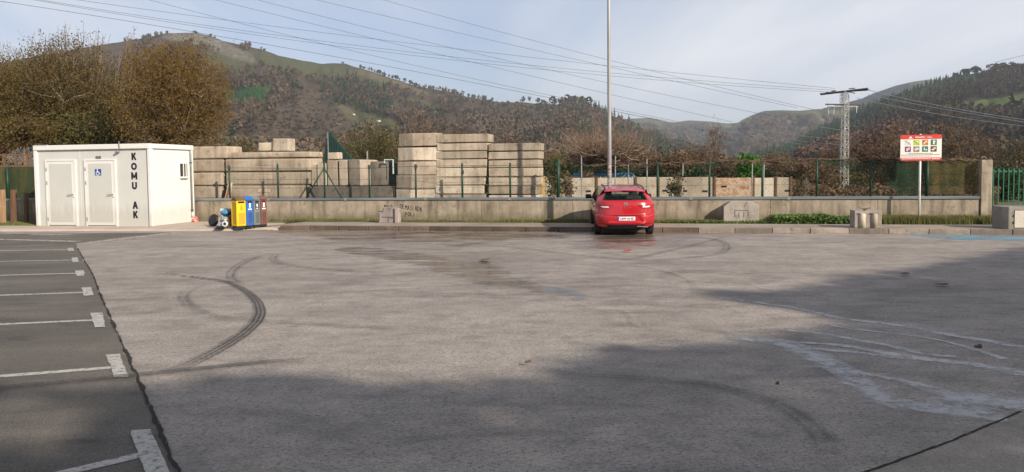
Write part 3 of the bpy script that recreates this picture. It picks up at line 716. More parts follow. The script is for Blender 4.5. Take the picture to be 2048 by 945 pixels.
# grass lawn at far left behind the posts
sheet('lawn', [wc(-30, -0.2, 0.012)] + [G(-1500, 457, 0.0) + Vector((0, 0, 0.03)), G(74, 456, 0.0) + Vector((0, 0, 0.03)), G(74, 452, 0.0) + Vector((0, 3.0, 0.03)), wc(-30, 3.0, 0.03)][0:0] +
      [Vector((p.x, p.y, 0.024)) for p in (G(-700, 457), G(73, 456.5), wc(-9.2, 2.0), wc(-9.2, 2.8), wc(-40, 2.8))], pmat('lawn_green', [(0.05, 0.085, 0.02), (0.08, 0.12, 0.03), (0.11, 0.13, 0.04)], 2, 0.95, 0.5, 40))
def tufts(name, pts, h, w, mat, kind='stuff', label=None, per=1, lean=0.5, cat=None, group=None):
    # pts (n,3); one bent blade (2 triangles) each
    n = len(pts); r = nprng
    a = r.rand(n) * 2 * np.pi; hh = h * (0.5 + r.rand(n)); ww = w * (0.6 + 0.8 * r.rand(n)); l = lean * hh * (r.rand(n))
    d = np.stack([np.cos(a), np.sin(a), np.zeros(n)], 1); e = np.stack([-np.sin(a), np.cos(a), np.zeros(n)], 1)
    up = np.array([0, 0, 1.0])
    b0 = pts - e * ww[:, None] / 2; b1 = pts + e * ww[:, None] / 2
    mid = pts + d * (l * 0.35)[:, None] + up * (hh * 0.6)[:, None]
    m0 = mid - e * ww[:, None] * 0.4; m1 = mid + e * ww[:, None] * 0.4
    tip = pts + d * l[:, None] * 1.3 + up * hh[:, None]
    V = np.stack([b0, b1, m1, m0, tip], 1).reshape(-1, 3); k = np.arange(n)[:, None] * 5
    F = np.concatenate([k + np.array([0, 1, 2]), k + np.array([0, 2, 3]), k + np.array([3, 2, 4])], 0)
    o = link_mesh(name, np_mesh(name, V, F), mat)
    return tag(o, label, cat, group, kind)
def strip_pts(n, px0, px1, tlo, thi, z, dens=None, clump=0.5):
    s0, s1 = sz(px0, 440, 2.3)[0], sz(px1, 440, 2.3)[0]
    s = s0 + (s1 - s0) * nprng.rand(n); t = tlo + (thi - tlo) * nprng.rand(n) ** 0.7
    keep = vnoise(s * 0.9 + 50, t * 1.5 + 50, 9) + (nprng.rand(n) - 0.5) * 0.2 > clump
    s, t = s[keep], t[keep]
    return np.array(K0) + np.outer(s, np.array(U)) + np.outer(t, np.array(N)) + np.array([0, 0, z])
tufts('grass_verge', strip_pts(12000, 535, 1180, 2.1, 2.68, 0.11, clump=0.52), 0.075, 0.011, M['grass'])
tufts('grass_verge', strip_pts(22000, 1000, 1560, 1.95, 2.68, 0.12, clump=0.46), 0.08, 0.011, M['grass'])
tufts('grass_verge', strip_pts(26000, 1760, 2010, 1.78, 2.68, 0.12, clump=0.42), 0.19, 0.013, M['grass'])
lp = []
for i in range(14000):
    a = G(-160, 456); b = G(73, 455.5); q = a.lerp(b, rng.random()); q = q.lerp(wc(-12 + rng.uniform(-6, 4), 2.6), rng.random() ** 1.3)
    lp.append((q.x, q.y, 0.024))
tufts('lawn_grass', np.array(lp), 0.06, 0.02, M['grass'])
def leaf_cards(C_, size, r=nprng, flat=0.0, asp=1.0):
    n = len(C_); size = size * (0.6 + 0.8 * r.rand(n)) if not hasattr(size, 'shape') else size
    a = r.randn(n, 3); a /= np.linalg.norm(a, axis=1)[:, None]
    b = r.randn(n, 3); b[:, 2] *= (1 - flat); b -= a * (a * b).sum(1)[:, None]; b /= np.linalg.norm(b, axis=1)[:, None] + 1e-9
    a = a * (size / 2)[:, None] * asp; b = b * (size / 2)[:, None]
    V = np.stack([C_ - a, C_ + b * 0.9, C_ + a, C_ - b * 0.9], 1).reshape(-1, 3)
    F = np.arange(n)[:, None] * 4 + np.array([0, 1, 2, 3])
    return V, F
iv = strip_pts(7000, 1545, 1705, 1.75, 2.66, 0.12, clump=0.28)
ivs = (iv - np.array(K0)) @ np.array(U); iv[:, 2] += nprng.rand(len(iv)) * (0.05 + 0.22 * np.clip(vnoise(ivs * 1.2 + 9, ivs * 0 + 3, 4) * 1.6 - 0.2, 0, 1))
V_, F_ = leaf_cards(iv, 0.07)
tag(link_mesh('ivy_patch', np_mesh('ivy_patch', V_, F_), M['ivy']), 'low mound of green ivy at the wall foot left of the fluted planter', 'ivy', kind='stuff')
cl = strip_pts(2600, 1330, 1600, 1.8, 2.5, 0.13, clump=0.35); cl[:, 2] += nprng.rand(len(cl)) * 0.06
V_, F_ = leaf_cards(cl, 0.055)
tag(link_mesh('clover_patch', np_mesh('clover_patch', V_, F_), M['ivy']), kind='stuff')
# small litter on the lot
lit = pmat('litter_brown', [(0.05, 0.04, 0.03), (0.16, 0.11, 0.07)], 9, 0.9, 0.2)
lit2 = pmat('litter_red', [(0.30, 0.03, 0.025), (0.35, 0.04, 0.03)], 9, 0.7, 0)
def scrap(px, py, sx, sy, h, mat, label, cat, rz=0.0):
    g = G(px, py); b = MB(); n = 7
    top = []
    for k in range(n):
        w = 2 * math.pi * k / n; rr = 0.6 + 0.4 * mnoise.noise(Vector((px * .1 + k, py, 0)))
        top.append((math.cos(w) * sx * rr, math.sin(w) * sy * rr))
    b.prism(top, lambda a, c_: (a, c_, 0.0), lambda a, c_: (a * 0.8, c_ * 0.8, h * (0.7 + 0.5 * (a > 0))))
    o = b.build(cat.replace(' ', '_'), mat, None, (g.x, g.y, 0.035), (0, 0, rz)); tag(o, label, cat); return o
scrap(1255, 505, 0.13, 0.16, 0.02, lit2, 'flat red scrap lying on wet asphalt in front of the red car', 'scrap')
scrap(1056, 733, 0.055, 0.03, 0.02, lit, 'dry brown leaf on the asphalt at the centre near the shade edge', 'fallen leaf')
scrap(1957, 703, 0.06, 0.05, 0.03, lit, 'dark clod on the upper water trickle at the right', 'clod')
scrap(1810, 552, 0.12, 0.14, 0.015, lit, 'flat dark leaf litter on shaded asphalt far right', 'leaf litter')
scrap(1885, 574, 0.16, 0.10, 0.015, lit, 'dark scrap beside a faint trickle on the right of the lot', 'scrap')
scrap(1554, 777, 0.025, 0.03, 0.02, lit, 'tiny dark clod alone in the shaded foreground', 'clod')
scrap(971, 524, 0.2, 0.22, 0.02, lit, 'soggy brown leaf heap at the middle of the long puddle', 'leaf heap')
# ------------------------------------------------------------------ container toilet
LOCZ = RZ
def loc_empty(name, s, t, z=0, **k): return empty(name, wc(s, t, z), LOCZ, **k)
c_s, c_t = st(305, 453.5, AZ)
cw = c_s - sz(73, 453, c_t)[0]
cd = 0.5
while proj(wc(c_s, c_t + cd, 0))[0] < 390 and cd < 4: cd += 0.02
ch = sz(308, 287, c_t)[1]
print('container', cw, cd, ch, 't', c_t, c_t + cd)
Z0 = AZ
ct = loc_empty('toilet_container', c_s - cw, c_t, 0, label='white prefabricated toilet container with two doors marked KOMU AK', cat='toilet block')
def cbox(name, x0, x1, y0, y1, z0, z1, mat, parent=ct, bevel=0.0, **k):
    return MB().box(x0, x1, y0, y1, z0, z1).build(name, mat, parent, bevel=bevel, **k)
fr = 0.17                               # roof beam height
cbox('body', 0.05, cw - 0.05, 0.05, cd - 0.05, Z0, ch - 0.05, M['lightgrey'])
# right wall skin whiter: its sunlit side is painted into the colour
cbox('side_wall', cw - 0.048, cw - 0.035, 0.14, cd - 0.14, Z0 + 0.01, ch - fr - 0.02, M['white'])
cbox('corner_post', 0, 0.13, -0.01, 0.13, Z0, ch - 0.01, M['white'], bevel=0.012)
cbox('corner_post', cw - 0.11, cw + 0.012, -0.012, 0.14, Z0, ch - 0.008, M['white'], bevel=0.012)
cbox('corner_post', cw - 0.13, cw + 0.01, cd - 0.13, cd, Z0, ch - 0.01, M['white'], bevel=0.012)
cbox('corner_post', 0, 0.13, cd - 0.13, cd, Z0, ch - 0.01, M['white'], bevel=0.012)
cbox('roof_beam', 0.01, cw - 0.01, -0.035, 0.14, ch - fr, ch, M['white'], bevel=0.015)
cbox('roof_beam', cw - 0.14, cw + 0.035, 0.02, cd + 0.01, ch - fr, ch - 0.004, M['white'], bevel=0.015)
cbox('roof_beam', 0.01, cw - 0.01, cd - 0.14, cd + 0.03, ch - fr, ch - 0.002, M['white'], bevel=0.015)
cbox('roof_beam', -0.03, 0.14, 0.02, cd, ch - fr, ch - 0.003, M['white'], bevel=0.015)
cbox('roof_panel', 0.02, cw - 0.02, 0.0, cd - 0.02, ch - 0.03, ch - 0.012, M['steel'])
cbox('roof_lip', 0.06, 0.6, -0.05, 0.02, ch - 0.002, ch + 0.012, M['white'])
def cpt(px, py):                                        # point of the front face in container coordinates
    s, z = sz(px, py, c_t); return s - (c_s - cw), z
# wall panel joints
for px_ in (160, 232):
    x, _ = cpt(px_, 380); cbox('panel_joint', x - 0.004, x + 0.004, 0.044, 0.0505, Z0 + 0.02, ch - fr, M['white'])
for n_, (xl, xr, yt) in enumerate(((89, 150, 320), (167, 230, 319))):
    x0, zt = cpt(xl, yt); x1, _ = cpt(xr, yt); x0b, _ = cpt(xl + 3, 450)
    d = MB()
    t_ = 0.055
    d.box(x0, x0 + t_, 0.0, 0.06, Z0, zt); d.box(x1 - t_, x1, 0.0, 0.06, Z0, zt); d.box(x0 + t_, x1 - t_, 0.0, 0.06, zt - t_, zt)
    fo = d.build('door_frame', M['white'], ct)
    do = cbox('door', x0 + t_ + 0.008, x1 - t_ - 0.008, 0.012, 0.058, Z0 + 0.03, zt - t_ - 0.012, M['white'], bevel=0.004)
    e = 0.105
    dp = cbox('door_panel', x0 + t_ + e, x1 - t_ - e, 0.005, 0.02, Z0 + 0.03 + 0.11, zt - t_ - 0.012 - 0.085, M['doorgrey'], do, bevel=0.002)
    hz = Z0 + (zt) * 0.455
    h = MB(); h.box(x1 - t_ - 0.085, x1 - t_ - 0.03, -0.004, 0.012, hz - 0.10, hz + 0.07)
    h.build('handle_plate', M['white'], do, bevel=0.003)
    h = MB(); h.tube([(x1 - t_ - 0.058, 0.0, hz + 0.02), (x1 - t_ - 0.058, -0.055, hz + 0.02), (x1 - t_ - 0.10, -0.06, hz + 0.018), (x1 - t_ - 0.27, -0.055, hz - 0.008)], [0.013, 0.013, 0.013, 0.010], 8)
    h.build('handle', M['steel'], do, smooth=True)
    MB().cyl((x1 - t_ - 0.058, -0.012, hz - 0.07), (x1 - t_ - 0.058, 0.0, hz - 0.07), 0.014).build('lock', M['darkgrey'], do)
    for zz in (0.13, 0.66, 0.86):
        hg = MB(); hg.cyl((x0 + t_ + 0.0, -0.008, zt * zz - 0.06), (x0 + t_ + 0.0, -0.008, zt * zz + 0.06), 0.014, n=8)
        hg.build('hinge', M['steel'], do, smooth=True)
    MB().box(x0 + t_, x1 - t_, 0.02, 0.04, zt - t_ - 0.012, zt - t_).build('top_gap', M['steel'], fo)
# accessible symbol
x0, z0 = cpt(190, 351.5); x1, z1 = cpt(202, 338.5)
sg = cbox('accessible_sign', x0, x1, -0.002, 0.006, z0, z1, M['signblue'])
sw_ = x1 - x0; sh_ = z1 - z0; cx_ = (x0 + x1) / 2
WH = pmat('white_print', [(0.75, 0.76, 0.78), (0.8, 0.8, 0.82)], 2, 0.5, 0)
ic = MB(); y_ = -0.005
ic.lathe([(0.0, -0.005), (sw_ * 0.085, -0.005), (sw_ * 0.085, -0.002)], (cx_ - sw_ * 0.08, 0, z0 + sh_ * 0.86), 'y', 14)
def wheel_ring(c0, c1, r0, r1, a0, a1, n=18):
    V = []; F = []
    for i in range(n + 1):
        a = a0 + (a1 - a0) * i / n
        for rr in (r0, r1): V.append((c0 + math.cos(a) * rr, y_, c1 + math.sin(a) * rr))
    for i in range(n): F.append((2 * i, 2 * i + 1, 2 * i + 3, 2 * i + 2))
    return V, F
ic.add(*wheel_ring(cx_ - sw_ * 0.06, z0 + sh_ * 0.33, sw_ * 0.20, sw_ * 0.275, R(100), R(350)))
for (a, b, w_) in (((-.08, .76), (-.04, .45), .09), ((-.07, .62), (.16, .62), .06), ((-.04, .45), (.2, .45), .08), ((.2, .47), (.33, .17), .08), ((.31, .18), (.42, .23), .06)):
    A = Vector((cx_ + a[0] * sw_, y_ - .0005, z0 + a[1] * sh_)); B_ = Vector((cx_ + b[0] * sw_, y_ - .0005, z0 + b[1] * sh_)); t = (B_ - A).normalized(); q = Vector((-t.z, 0, t.x)) * w_ * sw_ / 2
    ic.add([A - q, B_ - q, B_ + q, A + q], [(0, 1, 2, 3)])
ic.build('wheelchair_symbol', WH, sg)
# small vent plate over the second door
x0, z0 = cpt(190, 318); x1, z1 = cpt(199.5, 312.5)
vp = cbox('vent_plate', x0, x1, 0.03, 0.056, z0, z1, M['darkgrey'])
for k in range(3): cbox('slat', x0 + .01, x1 - .01, 0.022, 0.034, z0 + (z1 - z0) * (k + .5) / 3 - .01, z0 + (z1 - z0) * (k + .5) / 3 + .006, M['steel'], vp)
# lamp and downspout at the beam
x0, z0 = cpt(236, 304)
lp_ = MB(); lp_.obox((x0, -0.04, z0), (0.13, 0.10, 0.055), Matrix.Rotation(R(-12), 3, 'Y')); lp_.build('floodlight', M['steel'], ct, bevel=0.01)
x1, z1 = cpt(240, 290)
MB().tube([(x1, -0.05, z1 + 0.12), (x1 + 0.02, -0.07, z1 + 0.02), (x1 + 0.01, -0.05, z1 - 0.10), (x0 + .02, -0.03, z0 + 0.02)], 0.016, 6).build('lamp_cable', M['steel'], ct, smooth=True)
def block_letter(parent, ch, cx, cz, h, w, y, th, mat):
    b = MB(); k = [0]
    def bar(a, c, t=th):
        A = Vector((cx + a[0] * w / 2, 0, cz + a[1] * h / 2)); B_ = Vector((cx + c[0] * w / 2, 0, cz + c[1] * h / 2)); d = (B_ - A).normalized(); q = Vector((-d.z, 0, d.x)) * t / 2; k[0] += 1; o_ = Vector((0, y - .0006 * k[0], 0))
        b.add([A - q + o_, B_ - q + o_, B_ + q + o_, A + q + o_], [(0, 1, 2, 3)])
    def arc(x0, z0, rx, rz_, a0, a1, n=20):
        V = []; k[0] += 1
        for i in range(n + 1):
            a = R(a0 + (a1 - a0) * i / n)
            for s_ in (-1, 1): V.append((x0 + math.cos(a) * (rx + s_ * th / 2), y - .0006 * k[0], z0 + math.sin(a) * (rz_ + s_ * th / 2)))
        b.add(V, [(2 * i, 2 * i + 1, 2 * i + 3, 2 * i + 2) for i in range(n)])
    e = 1 - th / w; v = 1.0
    if ch == 'K': bar((-e, -v), (-e, v)); bar((-e * .7, -.15), (e * .85, v * .97)); bar((-e * .25, .12), (e, -v * .97))
    elif ch == 'O': arc(cx, cz, w / 2 - th / 2, h / 2 - th / 2, 0, 360, 28)
    elif ch == 'M': bar((-e, -v), (-e, v)); bar((e, -v), (e, v)); bar((-e, v * .9), (0, -v * .55), th * .9); bar((e, v * .9), (0, -v * .55), th * .9)
    elif ch == 'U': bar((-e, -v * .3), (-e, v)); bar((e, -v * .3), (e, v)); arc(cx, cz - h * .15, w / 2 - th / 2, h * .35 - th / 2, 180, 360, 16)
    elif ch == 'A': bar((-e, -v), (0, v * .96)); bar((e, -v), (0, v * .96)); bar((-e * .6, -.35), (e * .6, -.35), th * .8)
    return b.build('letter', mat, parent, fix=False)
for ch_, py_, px_ in (('K', 313.3, 266), ('O', 333.2, 266), ('M', 352.2, 266.5), ('U', 372, 267), ('A', 411, 268.5), ('K', 430, 269.5)):
    x, z = cpt(px_, py_); _, za = cpt(px_, py_ - 7.4); _, zb = cpt(px_, py_ + 7.4)
    block_letter(ct, ch_, x, z, za - zb, {'K': 0.195, 'O': 0.225, 'M': 0.235, 'U': 0.195, 'A': 0.215}[ch_], 0.0475, 0.066, M['ink'])
# barred window on the right side wall
def spt(px, py):                                        # on the right face: returns y (depth), z
    d = ray(px, py); P0_ = wc(c_s + 0.0, c_t, 0); k = (P0_ - CO).dot(U) / d.dot(U); P_ = CO + d * k
    return (P_ - K0).dot(N) - c_t, P_.z
y0, z0 = spt(359, 357); y1, z1 = spt(377, 324.5)
xw = cw - 0.035
wf = MB(); t_ = 0.06
y0, y1 = max(y0, .1), min(y1, cd - .2)
wf.box(xw, xw + 0.03, y0, y0 + t_, z0, z1); wf.box(xw, xw + 0.03, y1 - t_, y1, z0, z1); wf.box(xw, xw + 0.03, y0 + t_, y1 - t_, z0, z0 + t_); wf.box(xw, xw + 0.03, y0 + t_, y1 - t_, z1 - t_, z1)
win = wf.build('window', M['white'], ct)
gl = pmat('dark_window', [(0.025, 0.025, 0.025), (0.04, 0.04, 0.04)], 2, 0.2, 0)
cbox('pane', xw + 0.004, xw + 0.012, y0 + t_, y1 - t_, z0 + t_, z1 - t_, gl, win)
for k in range(2):
    yy = y0 + t_ + (y1 - y0 - 2 * t_) * (k + 1.4) / 3
    cbox('bar', xw + 0.015, xw + 0.035, yy - 0.018, yy + 0.018, z0 + t_, z1 - t_, M['white'], win)
cbox('sill', xw, xw + 0.045, y0 + .1, y1 - .1, z0 - 0.04, z0 - 0.015, M['steel'], win)
# rain pipe at the rear right corner
yp = cd - 0.16
pp = MB().tube([(cw + 0.012, yp, ch - fr - 0.0), (cw + 0.02, yp, ch - fr - 0.1), (cw + 0.02, yp, 0.42)], 0.028, 8).build('downpipe', M['steel'], ct, smooth=True)
for zz in (ch * 0.78, 0.5): MB().box(cw - 0.01, cw + 0.055, yp - 0.04, yp + 0.04, zz - 0.015, zz + 0.015).build('clamp', M['darkgrey'], pp)
MB().tube([(cw + 0.02, yp, 0.42), (cw + 0.02, yp, 0.26)], 0.034, 8).build('pipe_end', M['white'], pp, smooth=True)
rb = MB(); rb.lathe([(0.0, 0.0), (0.09, 0.0), (0.11, 0.06), (0.09, 0.14), (0.05, 0.17), (0.04, 0.2), (0, 0.2)], n=14)
rbo = rb.build('bottle', pmat('red_white_plastic', [(0.5, 0.05, 0.03), (0.65, 0.12, 0.08), (0.7, 0.6, 0.55)], 14, 0.5, 0, obj=True), None, wc(c_s + 0.10, c_t + cd - 0.12, AZ), smooth=True)
tag(rbo, 'small red and white jug on the ground by the container rain pipe', 'jug')

# ------------------------------------------------------------------ wall with steel cap
WT = 2.7
_, zc0 = sz(1000, 397, WT); _, zc1 = sz(1000, 402.5, WT)
ZT = (sz(780, 397.5, WT)[1] + sz(1600, 392.5, WT)[1]) / 2
ZB = ZT - 0.085
print('wall top', ZT, zc0, zc1)
s_pil = sz(1960, 400, WT)[0]
wall = loc_empty('concrete_wall', 0, WT, 0, label='long low stained concrete wall behind the walkway with steel cap', cat='wall')
wb_ = MB()
# wall pours, butted with recessed joints
s = -34.0; joints = []
while s < s_pil:
    L = 3.1 if s + 3.1 < s_pil else s_pil - s
    b = MB(); b.box(0.004, L - 0.004, 0.0, 0.28, -0.05, ZB + 0.0)
    b.build('wall_segment', M['wall'], wall, (s, rng.uniform(0, 0.006), 0), bevel=0.008)
    s += L
sj = -34.0
for k in range(40):
    L = 2.95
    if sj + L > s_pil: L = s_pil - sj
    if L <= 0.1: break
    b = MB(); b.box(0.0, L - 0.006, -0.035, 0.30, ZB + 0.001, ZT)
    b.build('cap_beam', M['cap'], wall, (sj, 0, 0), bevel=0.008)
    if k: MB().box(-0.05, 0.04, -0.037, 0.302, ZB - 0.001, ZT + 0.003).build('cap_joint', M['steel'], wall, (sj, 0, 0))
    sj += L
# graffiti lettering by strokes
GS = {'D': [[(0, 0), (0, 1), (.5, .85), (.6, .4), (.4, .05), (0, 0)]], 'E': [[(.5, 1), (0, 1), (0, 0), (.5, 0)], [(0, .5), (.4, .5)]], 'M': [[(0, 0), (.05, 1), (.3, .5), (.55, 1), (.6, 0)]],
      'A': [[(0, 0), (.28, 1), (.55, 0)], [(.1, .4), (.45, .4)]], 'S': [[(.5, .9), (.2, 1), (.05, .75), (.45, .4), (.35, .05), (0, .1)]], 'I': [[(.1, 0), (.1, .7)], [(.1, .95), (.12, 1.02)]],
      'P': [[(0, 0), (0, 1), (.45, .9), (.45, .6), (0, .5)]], 'O': [[(.25, 1), (0, .6), (.15, .05), (.45, .2), (.5, .7), (.25, 1)]], 'L': [[(0, 1), (0, 0), (.45, .05)]]}
def scrawl(parent, name, txt, x0, x1, z0, h, y, mat, th=0.022, slope=0.0, z1=None):
    b = MB(); n = len(txt); st_ = (x1 - x0) / n
    for i, c in enumerate(txt):
        if c not in GS: continue
        ox = x0 + i * st_; oz = z0 + slope * (ox - x0) + rng.uniform(-.012, .012)
        for stroke in GS[c]:
            for a, b_ in zip(stroke[:-1], stroke[1:]):
                A = Vector((ox + a[0] * st_ * 1.25, y, oz + a[1] * h)); B_ = Vector((ox + b_[0] * st_ * 1.25, y, oz + b_[1] * h))
                t = (B_ - A).normalized(); q = Vector((-t.z, 0, t.x)) * th / 2; e = t * th * 0.4
                b.add([A - q - e, B_ - q + e, B_ + q + e, A + q - e], [(0, 1, 2, 3)])
    return b.build(name, mat, parent, fix=False)
xa, za = sz(801, 418, WT); xb, zb = sz(845, 424, WT)
scrawl(wall, 'graffiti', 'DEMASIADA', xa, xb, za, 0.155, -0.004, M['graffiti'], 0.015, (zb - za) / (xb - xa))
xa, za = sz(810.5, 433, WT); xb, zb = sz(833, 433, WT)
scrawl(wall, 'graffiti', 'POLI', xa, xb, za, 0.15, -0.004, M['graffiti'], 0.017)
xa, za = sz(769, 413, WT); xb, zb = sz(786, 413, WT)
scrawl(wall, 'graffiti', 'ELIA', xa, xb, za, 0.05, -0.004, M['graffiti'], 0.016)

# ------------------------------------------------------------------ fence on the wall
fence = loc_empty('wire_fence', 0, WT + 0.16, 0, label='dark green post and wire fence standing on the low wall', cat='fence')
def fp(px, py): s, z = sz(px, py, WT + 0.16); return s, z
POSTS = [(14, 335, 399), (458, 331, 398), (555, 329, 398), (648, 322, 398), (738, 330, 397), (831, 329, 396), (924, 327, 396), (1020, 326, 396), (1116, 318, 396), (1315, 325, 394), (1419, 319, 393), (1525, 322, 393), (1634, 318, 392), (1742, 318, 391), (1855, 318, 390)]
for i, (px_, yt, yb) in enumerate(POSTS):
    x, zt = fp(px_, yt); r_ = 0.034 if px_ not in (1855, 1116, 14) else 0.05
    MB().tube([(x, 0, ZT), (x, 0, zt)], r_, 8).build('post', M['green'], fence, smooth=True)
    if px_ in (458, 831, 924, 738):
        MB().obox((x + 0.02, -0.03, zt - 0.08 if px_ != 924 else zt - 0.3), (0.1, 0.06, 0.12)).build('post_clamp', M['darkgrey'], fence, bevel=0.01)
a = fp(648, 337); l = fp(612, 396); r_ = fp(683, 396)
MB().tube([(a[0], 0, a[1]), (l[0], 0.0, ZT)], 0.026, 8).build('brace', M['green'], fence, smooth=True)
MB().tube([(a[0], 0, a[1]), (r_[0], 0.0, ZT)], 0.026, 8).build('brace', M['green'], fence, smooth=True)
xs0, xs1 = fp(440, 340)[0], fp(1110, 330)[0]
def wire(parent, pts, r_, mat=None, name='fence_wire'):
    return MB().tube(pts, r_, 4, False).build(name, mat or M['green'], parent)
_, zw = fp(740, 338.5)
cur = [fp(p[0], p[1]) for p in ((450, 336), (555, 337), (648, 336.5), (738, 337), (831, 333), (924, 332), (1020, 331), (1116, 330), (1315, 329), (1419, 322), (1525, 323), (1634, 320), (1742, 319), (1855, 319), (1958, 319))]
wire(fence, [(x, 0, z) for x, z in cur], 0.007)
for fz in (0.33, 0.62): wire(fence, [(x, 0, ZT + (z - ZT) * fz) for x, z in cur], 0.004)
# chain link lattice
lat = MB(); pitch = 0.12
x_start, x_stop = fp(400, 350)[0], s_pil
def topz(x): return np.interp(x, [c[0] for c in cur], [c[1] for c in cur])
th = 0.0011
for sgn in (1, -1):
    x = x_start - 1.2
    while x < x_stop + 1.2:
        zt = topz(x)
        H = zt - ZT; x2 = x + sgn * H
        A = Vector((x, 0, ZT)); B_ = Vector((x2, 0, zt)); lo_, hi_ = 0.0, 1.0
        for lim, side in ((x_start, -1), (x_stop, 1)):
            for e_ in (0, 1):
                pass
        if min(A.x, B_.x) >= x_start and max(A.x, B_.x) <= x_stop:
            q = Vector((-(B_ - A).z, 0, (B_ - A).x)).normalized() * th
            lat.add([A - q, B_ - q, B_ + q, A + q], [(0, 1, 2, 3)])
        x += pitch
lat.build('chain_link', M['green'], fence, fix=False)['kind'] = 'stuff'
# vine and torn shade cloth hanging on the top wire
def cloth_mat(name, cols, dens=(0.35, 0.62), amin=0.35, amax=0.93, sc=2.5):
    a_ = NT(name)
    c_ = a_.ramp(a_.noise(a_.vec((1, 1, 0.5)), 2.2, 5, 0.65), [(0.3 + 0.4 * i / max(1, len(cols) - 1), q) for i, q in enumerate(cols)])
    a_.set(c_, 0.9, spec=0.1)
    a_.alpha(a_.ramp(a_.noise(a_.vec((1, 1, 0.4)), sc, 5, 0.65), [(dens[0], amax), (dens[1], amin)]))
    return a_.m
M['net'] = cloth_mat('dark_green_netting', [(0.012, 0.030, 0.018), (0.022, 0.045, 0.025), (0.035, 0.05, 0.028)])
M['net_olive'] = cloth_mat('olive_netting', [(0.04, 0.042, 0.02), (0.07, 0.062, 0.026), (0.11, 0.085, 0.035)], (0.40, 0.66), 0.35, 0.85)
def netting(name, pts_top, pts_bot, mat, parent=fence, y=0.03, fold=0.03, nx=40, nz_=14, **k):
    tx = [p[0] for p in pts_top]; V = []; F = []
    ta = [fp(*p) for p in pts_top]; ba = [fp(*p) for p in pts_bot]
    for i in range(nx + 1):
        f_ = i / nx
        xt = np.interp(f_ * (len(ta) - 1), range(len(ta)), [q[0] for q in ta]); zt = np.interp(f_ * (len(ta) - 1), range(len(ta)), [q[1] for q in ta])
        xb_ = np.interp(f_ * (len(ba) - 1), range(len(ba)), [q[0] for q in ba]); zb_ = np.interp(f_ * (len(ba) - 1), range(len(ba)), [q[1] for q in ba])
        for j in range(nz_ + 1):
            g_ = j / nz_; xx = xt + (xb_ - xt) * g_; zz = zt + (zb_ - zt) * g_
            yy = y + fold * (0.5 + mnoise.noise(Vector((xx * 2.2, zz * 1.1, 3)))) + 0.01 * math.sin(xx * 17)
            V.append((xx, yy, zz))
    for i in range(nx):
        for j in range(nz_):
            q = i * (nz_ + 1) + j; F.append((q, q + 1, q + nz_ + 2, q + nz_ + 1))
    b = MB(); b.v = V; b.f = F
    return b.build(name, mat, parent, fix=False, smooth=True)
netting('netting', [(1634, 319), (1742, 319), (1840, 319)], [(1634, 327), (1680, 333), (1730, 345), (1780, 372), (1800, 390), (1840, 390)], M['net'])
netting('netting', [(1742, 319), (1855, 319)], [(1770, 340), (1800, 384), (1855, 390)], M['net'], y=0.08)
netting('netting', [(1850, 319), (1900, 320), (1958, 320)], [(1850, 389), (1900, 389), (1958, 389)], M['net_olive'])
netting('netting', [(1230, 336), (1270, 332), (1315, 328)], [(1232, 340), (1260, 352), (1285, 345), (1315, 333)], M['net'], nz_=5)
netting('netting', [(1370, 327), (1419, 322), (1470, 322)], [(1375, 332), (1410, 340), (1470, 325)], M['net'], nz_=5)
netting('netting', [(-260, 334), (-100, 334), (14, 334), (80, 334)], [(-260, 397), (-100, 397), (14, 397), (80, 397)], cloth_mat('green_brown_netting', [(0.018, 0.04, 0.025), (0.05, 0.055, 0.025), (0.10, 0.085, 0.04)], (0.5, 0.8), 0.8, 0.98), nx=40)
vb = MB(); r3 = random.Random(5)
for k in range(260):
    f_ = r3.uniform(0.52, 1.0); x = cur[0][0] + (cur[-1][0] - cur[0][0]) * f_; z = topz(x)
    if not (fp(1140, 330)[0] < x < fp(1950, 330)[0]): continue
    pts = [(x, r3.uniform(-.03, .05), z + r3.uniform(-.04, .03))]
    for q in range(4): p = pts[-1]; pts.append((p[0] + r3.uniform(-.15, .2), p[1] + r3.uniform(-.03, .03), p[2] + r3.uniform(-.05, .035)))
    vb.tube(pts, [0.012, 0.011, 0.009, 0.006, 0.003], 3, False)
vb.build('vine_stems', M['twig'], fence)['kind'] = 'stuff'

# pillar and gate on the right
pil = loc_empty('gate_pillar', sz(1961, 400, WT)[0], WT - 0.04, 0, label='square weathered concrete gate pillar at the right end of the wall', cat='pillar')
wp = sz(1983, 400, WT)[0] - sz(1961, 400, WT)[0]; zp = sz(1970, 320, WT)[1]
MB().box(0, wp, 0, wp, 0, zp).build('shaft', M['wall'], pil, bevel=0.015, seg=2)
MB().tube([(wp * .35 + .06 * math.cos(w) , wp / 2, zp + .045 + .05 * math.sin(w)) for w in [math.pi * k / 8 * 1.1 - .15 for k in range(9)]], 0.01, 6).build('lifting_eye', M['steel'], pil)
gate = loc_empty('metal_gate', sz(1984, 400, WT)[0], WT + 0.1, 0, label='bright green metal picket gate beside the concrete pillar', cat='gate')
gx = sz(1984, 400, WT)[0]
zg1 = sz(2000, 343, WT)[1]
for zz in (zg1 - 0.03, 0.22): MB().box(0, 3.4, -0.02, 0.02, zz, zz + 0.05).build('rail', M['gate'], gate)
for k in range(24):
    x = 0.05 + k * 0.135
    MB().box(x - 0.011, x + 0.011, -0.045, -0.022, 0.10, zg1).build('bar', M['gate'], gate)
    sp_b = MB(); sp_b.prism([(-.016, 0), (.016, 0), (.02, .05), (0, .09), (-.02, .05)], lambda a, b: (x + a, -.04, zg1 + b), lambda a, b: (x + a, -.025, zg1 + b)); sp_b.build('spear_tip', M['gate'], gate)
MB().box(-0.03, 0.03, -0.03, 0.03, 0.05, zg1 + .04).build('gate_post', M['gate'], gate)

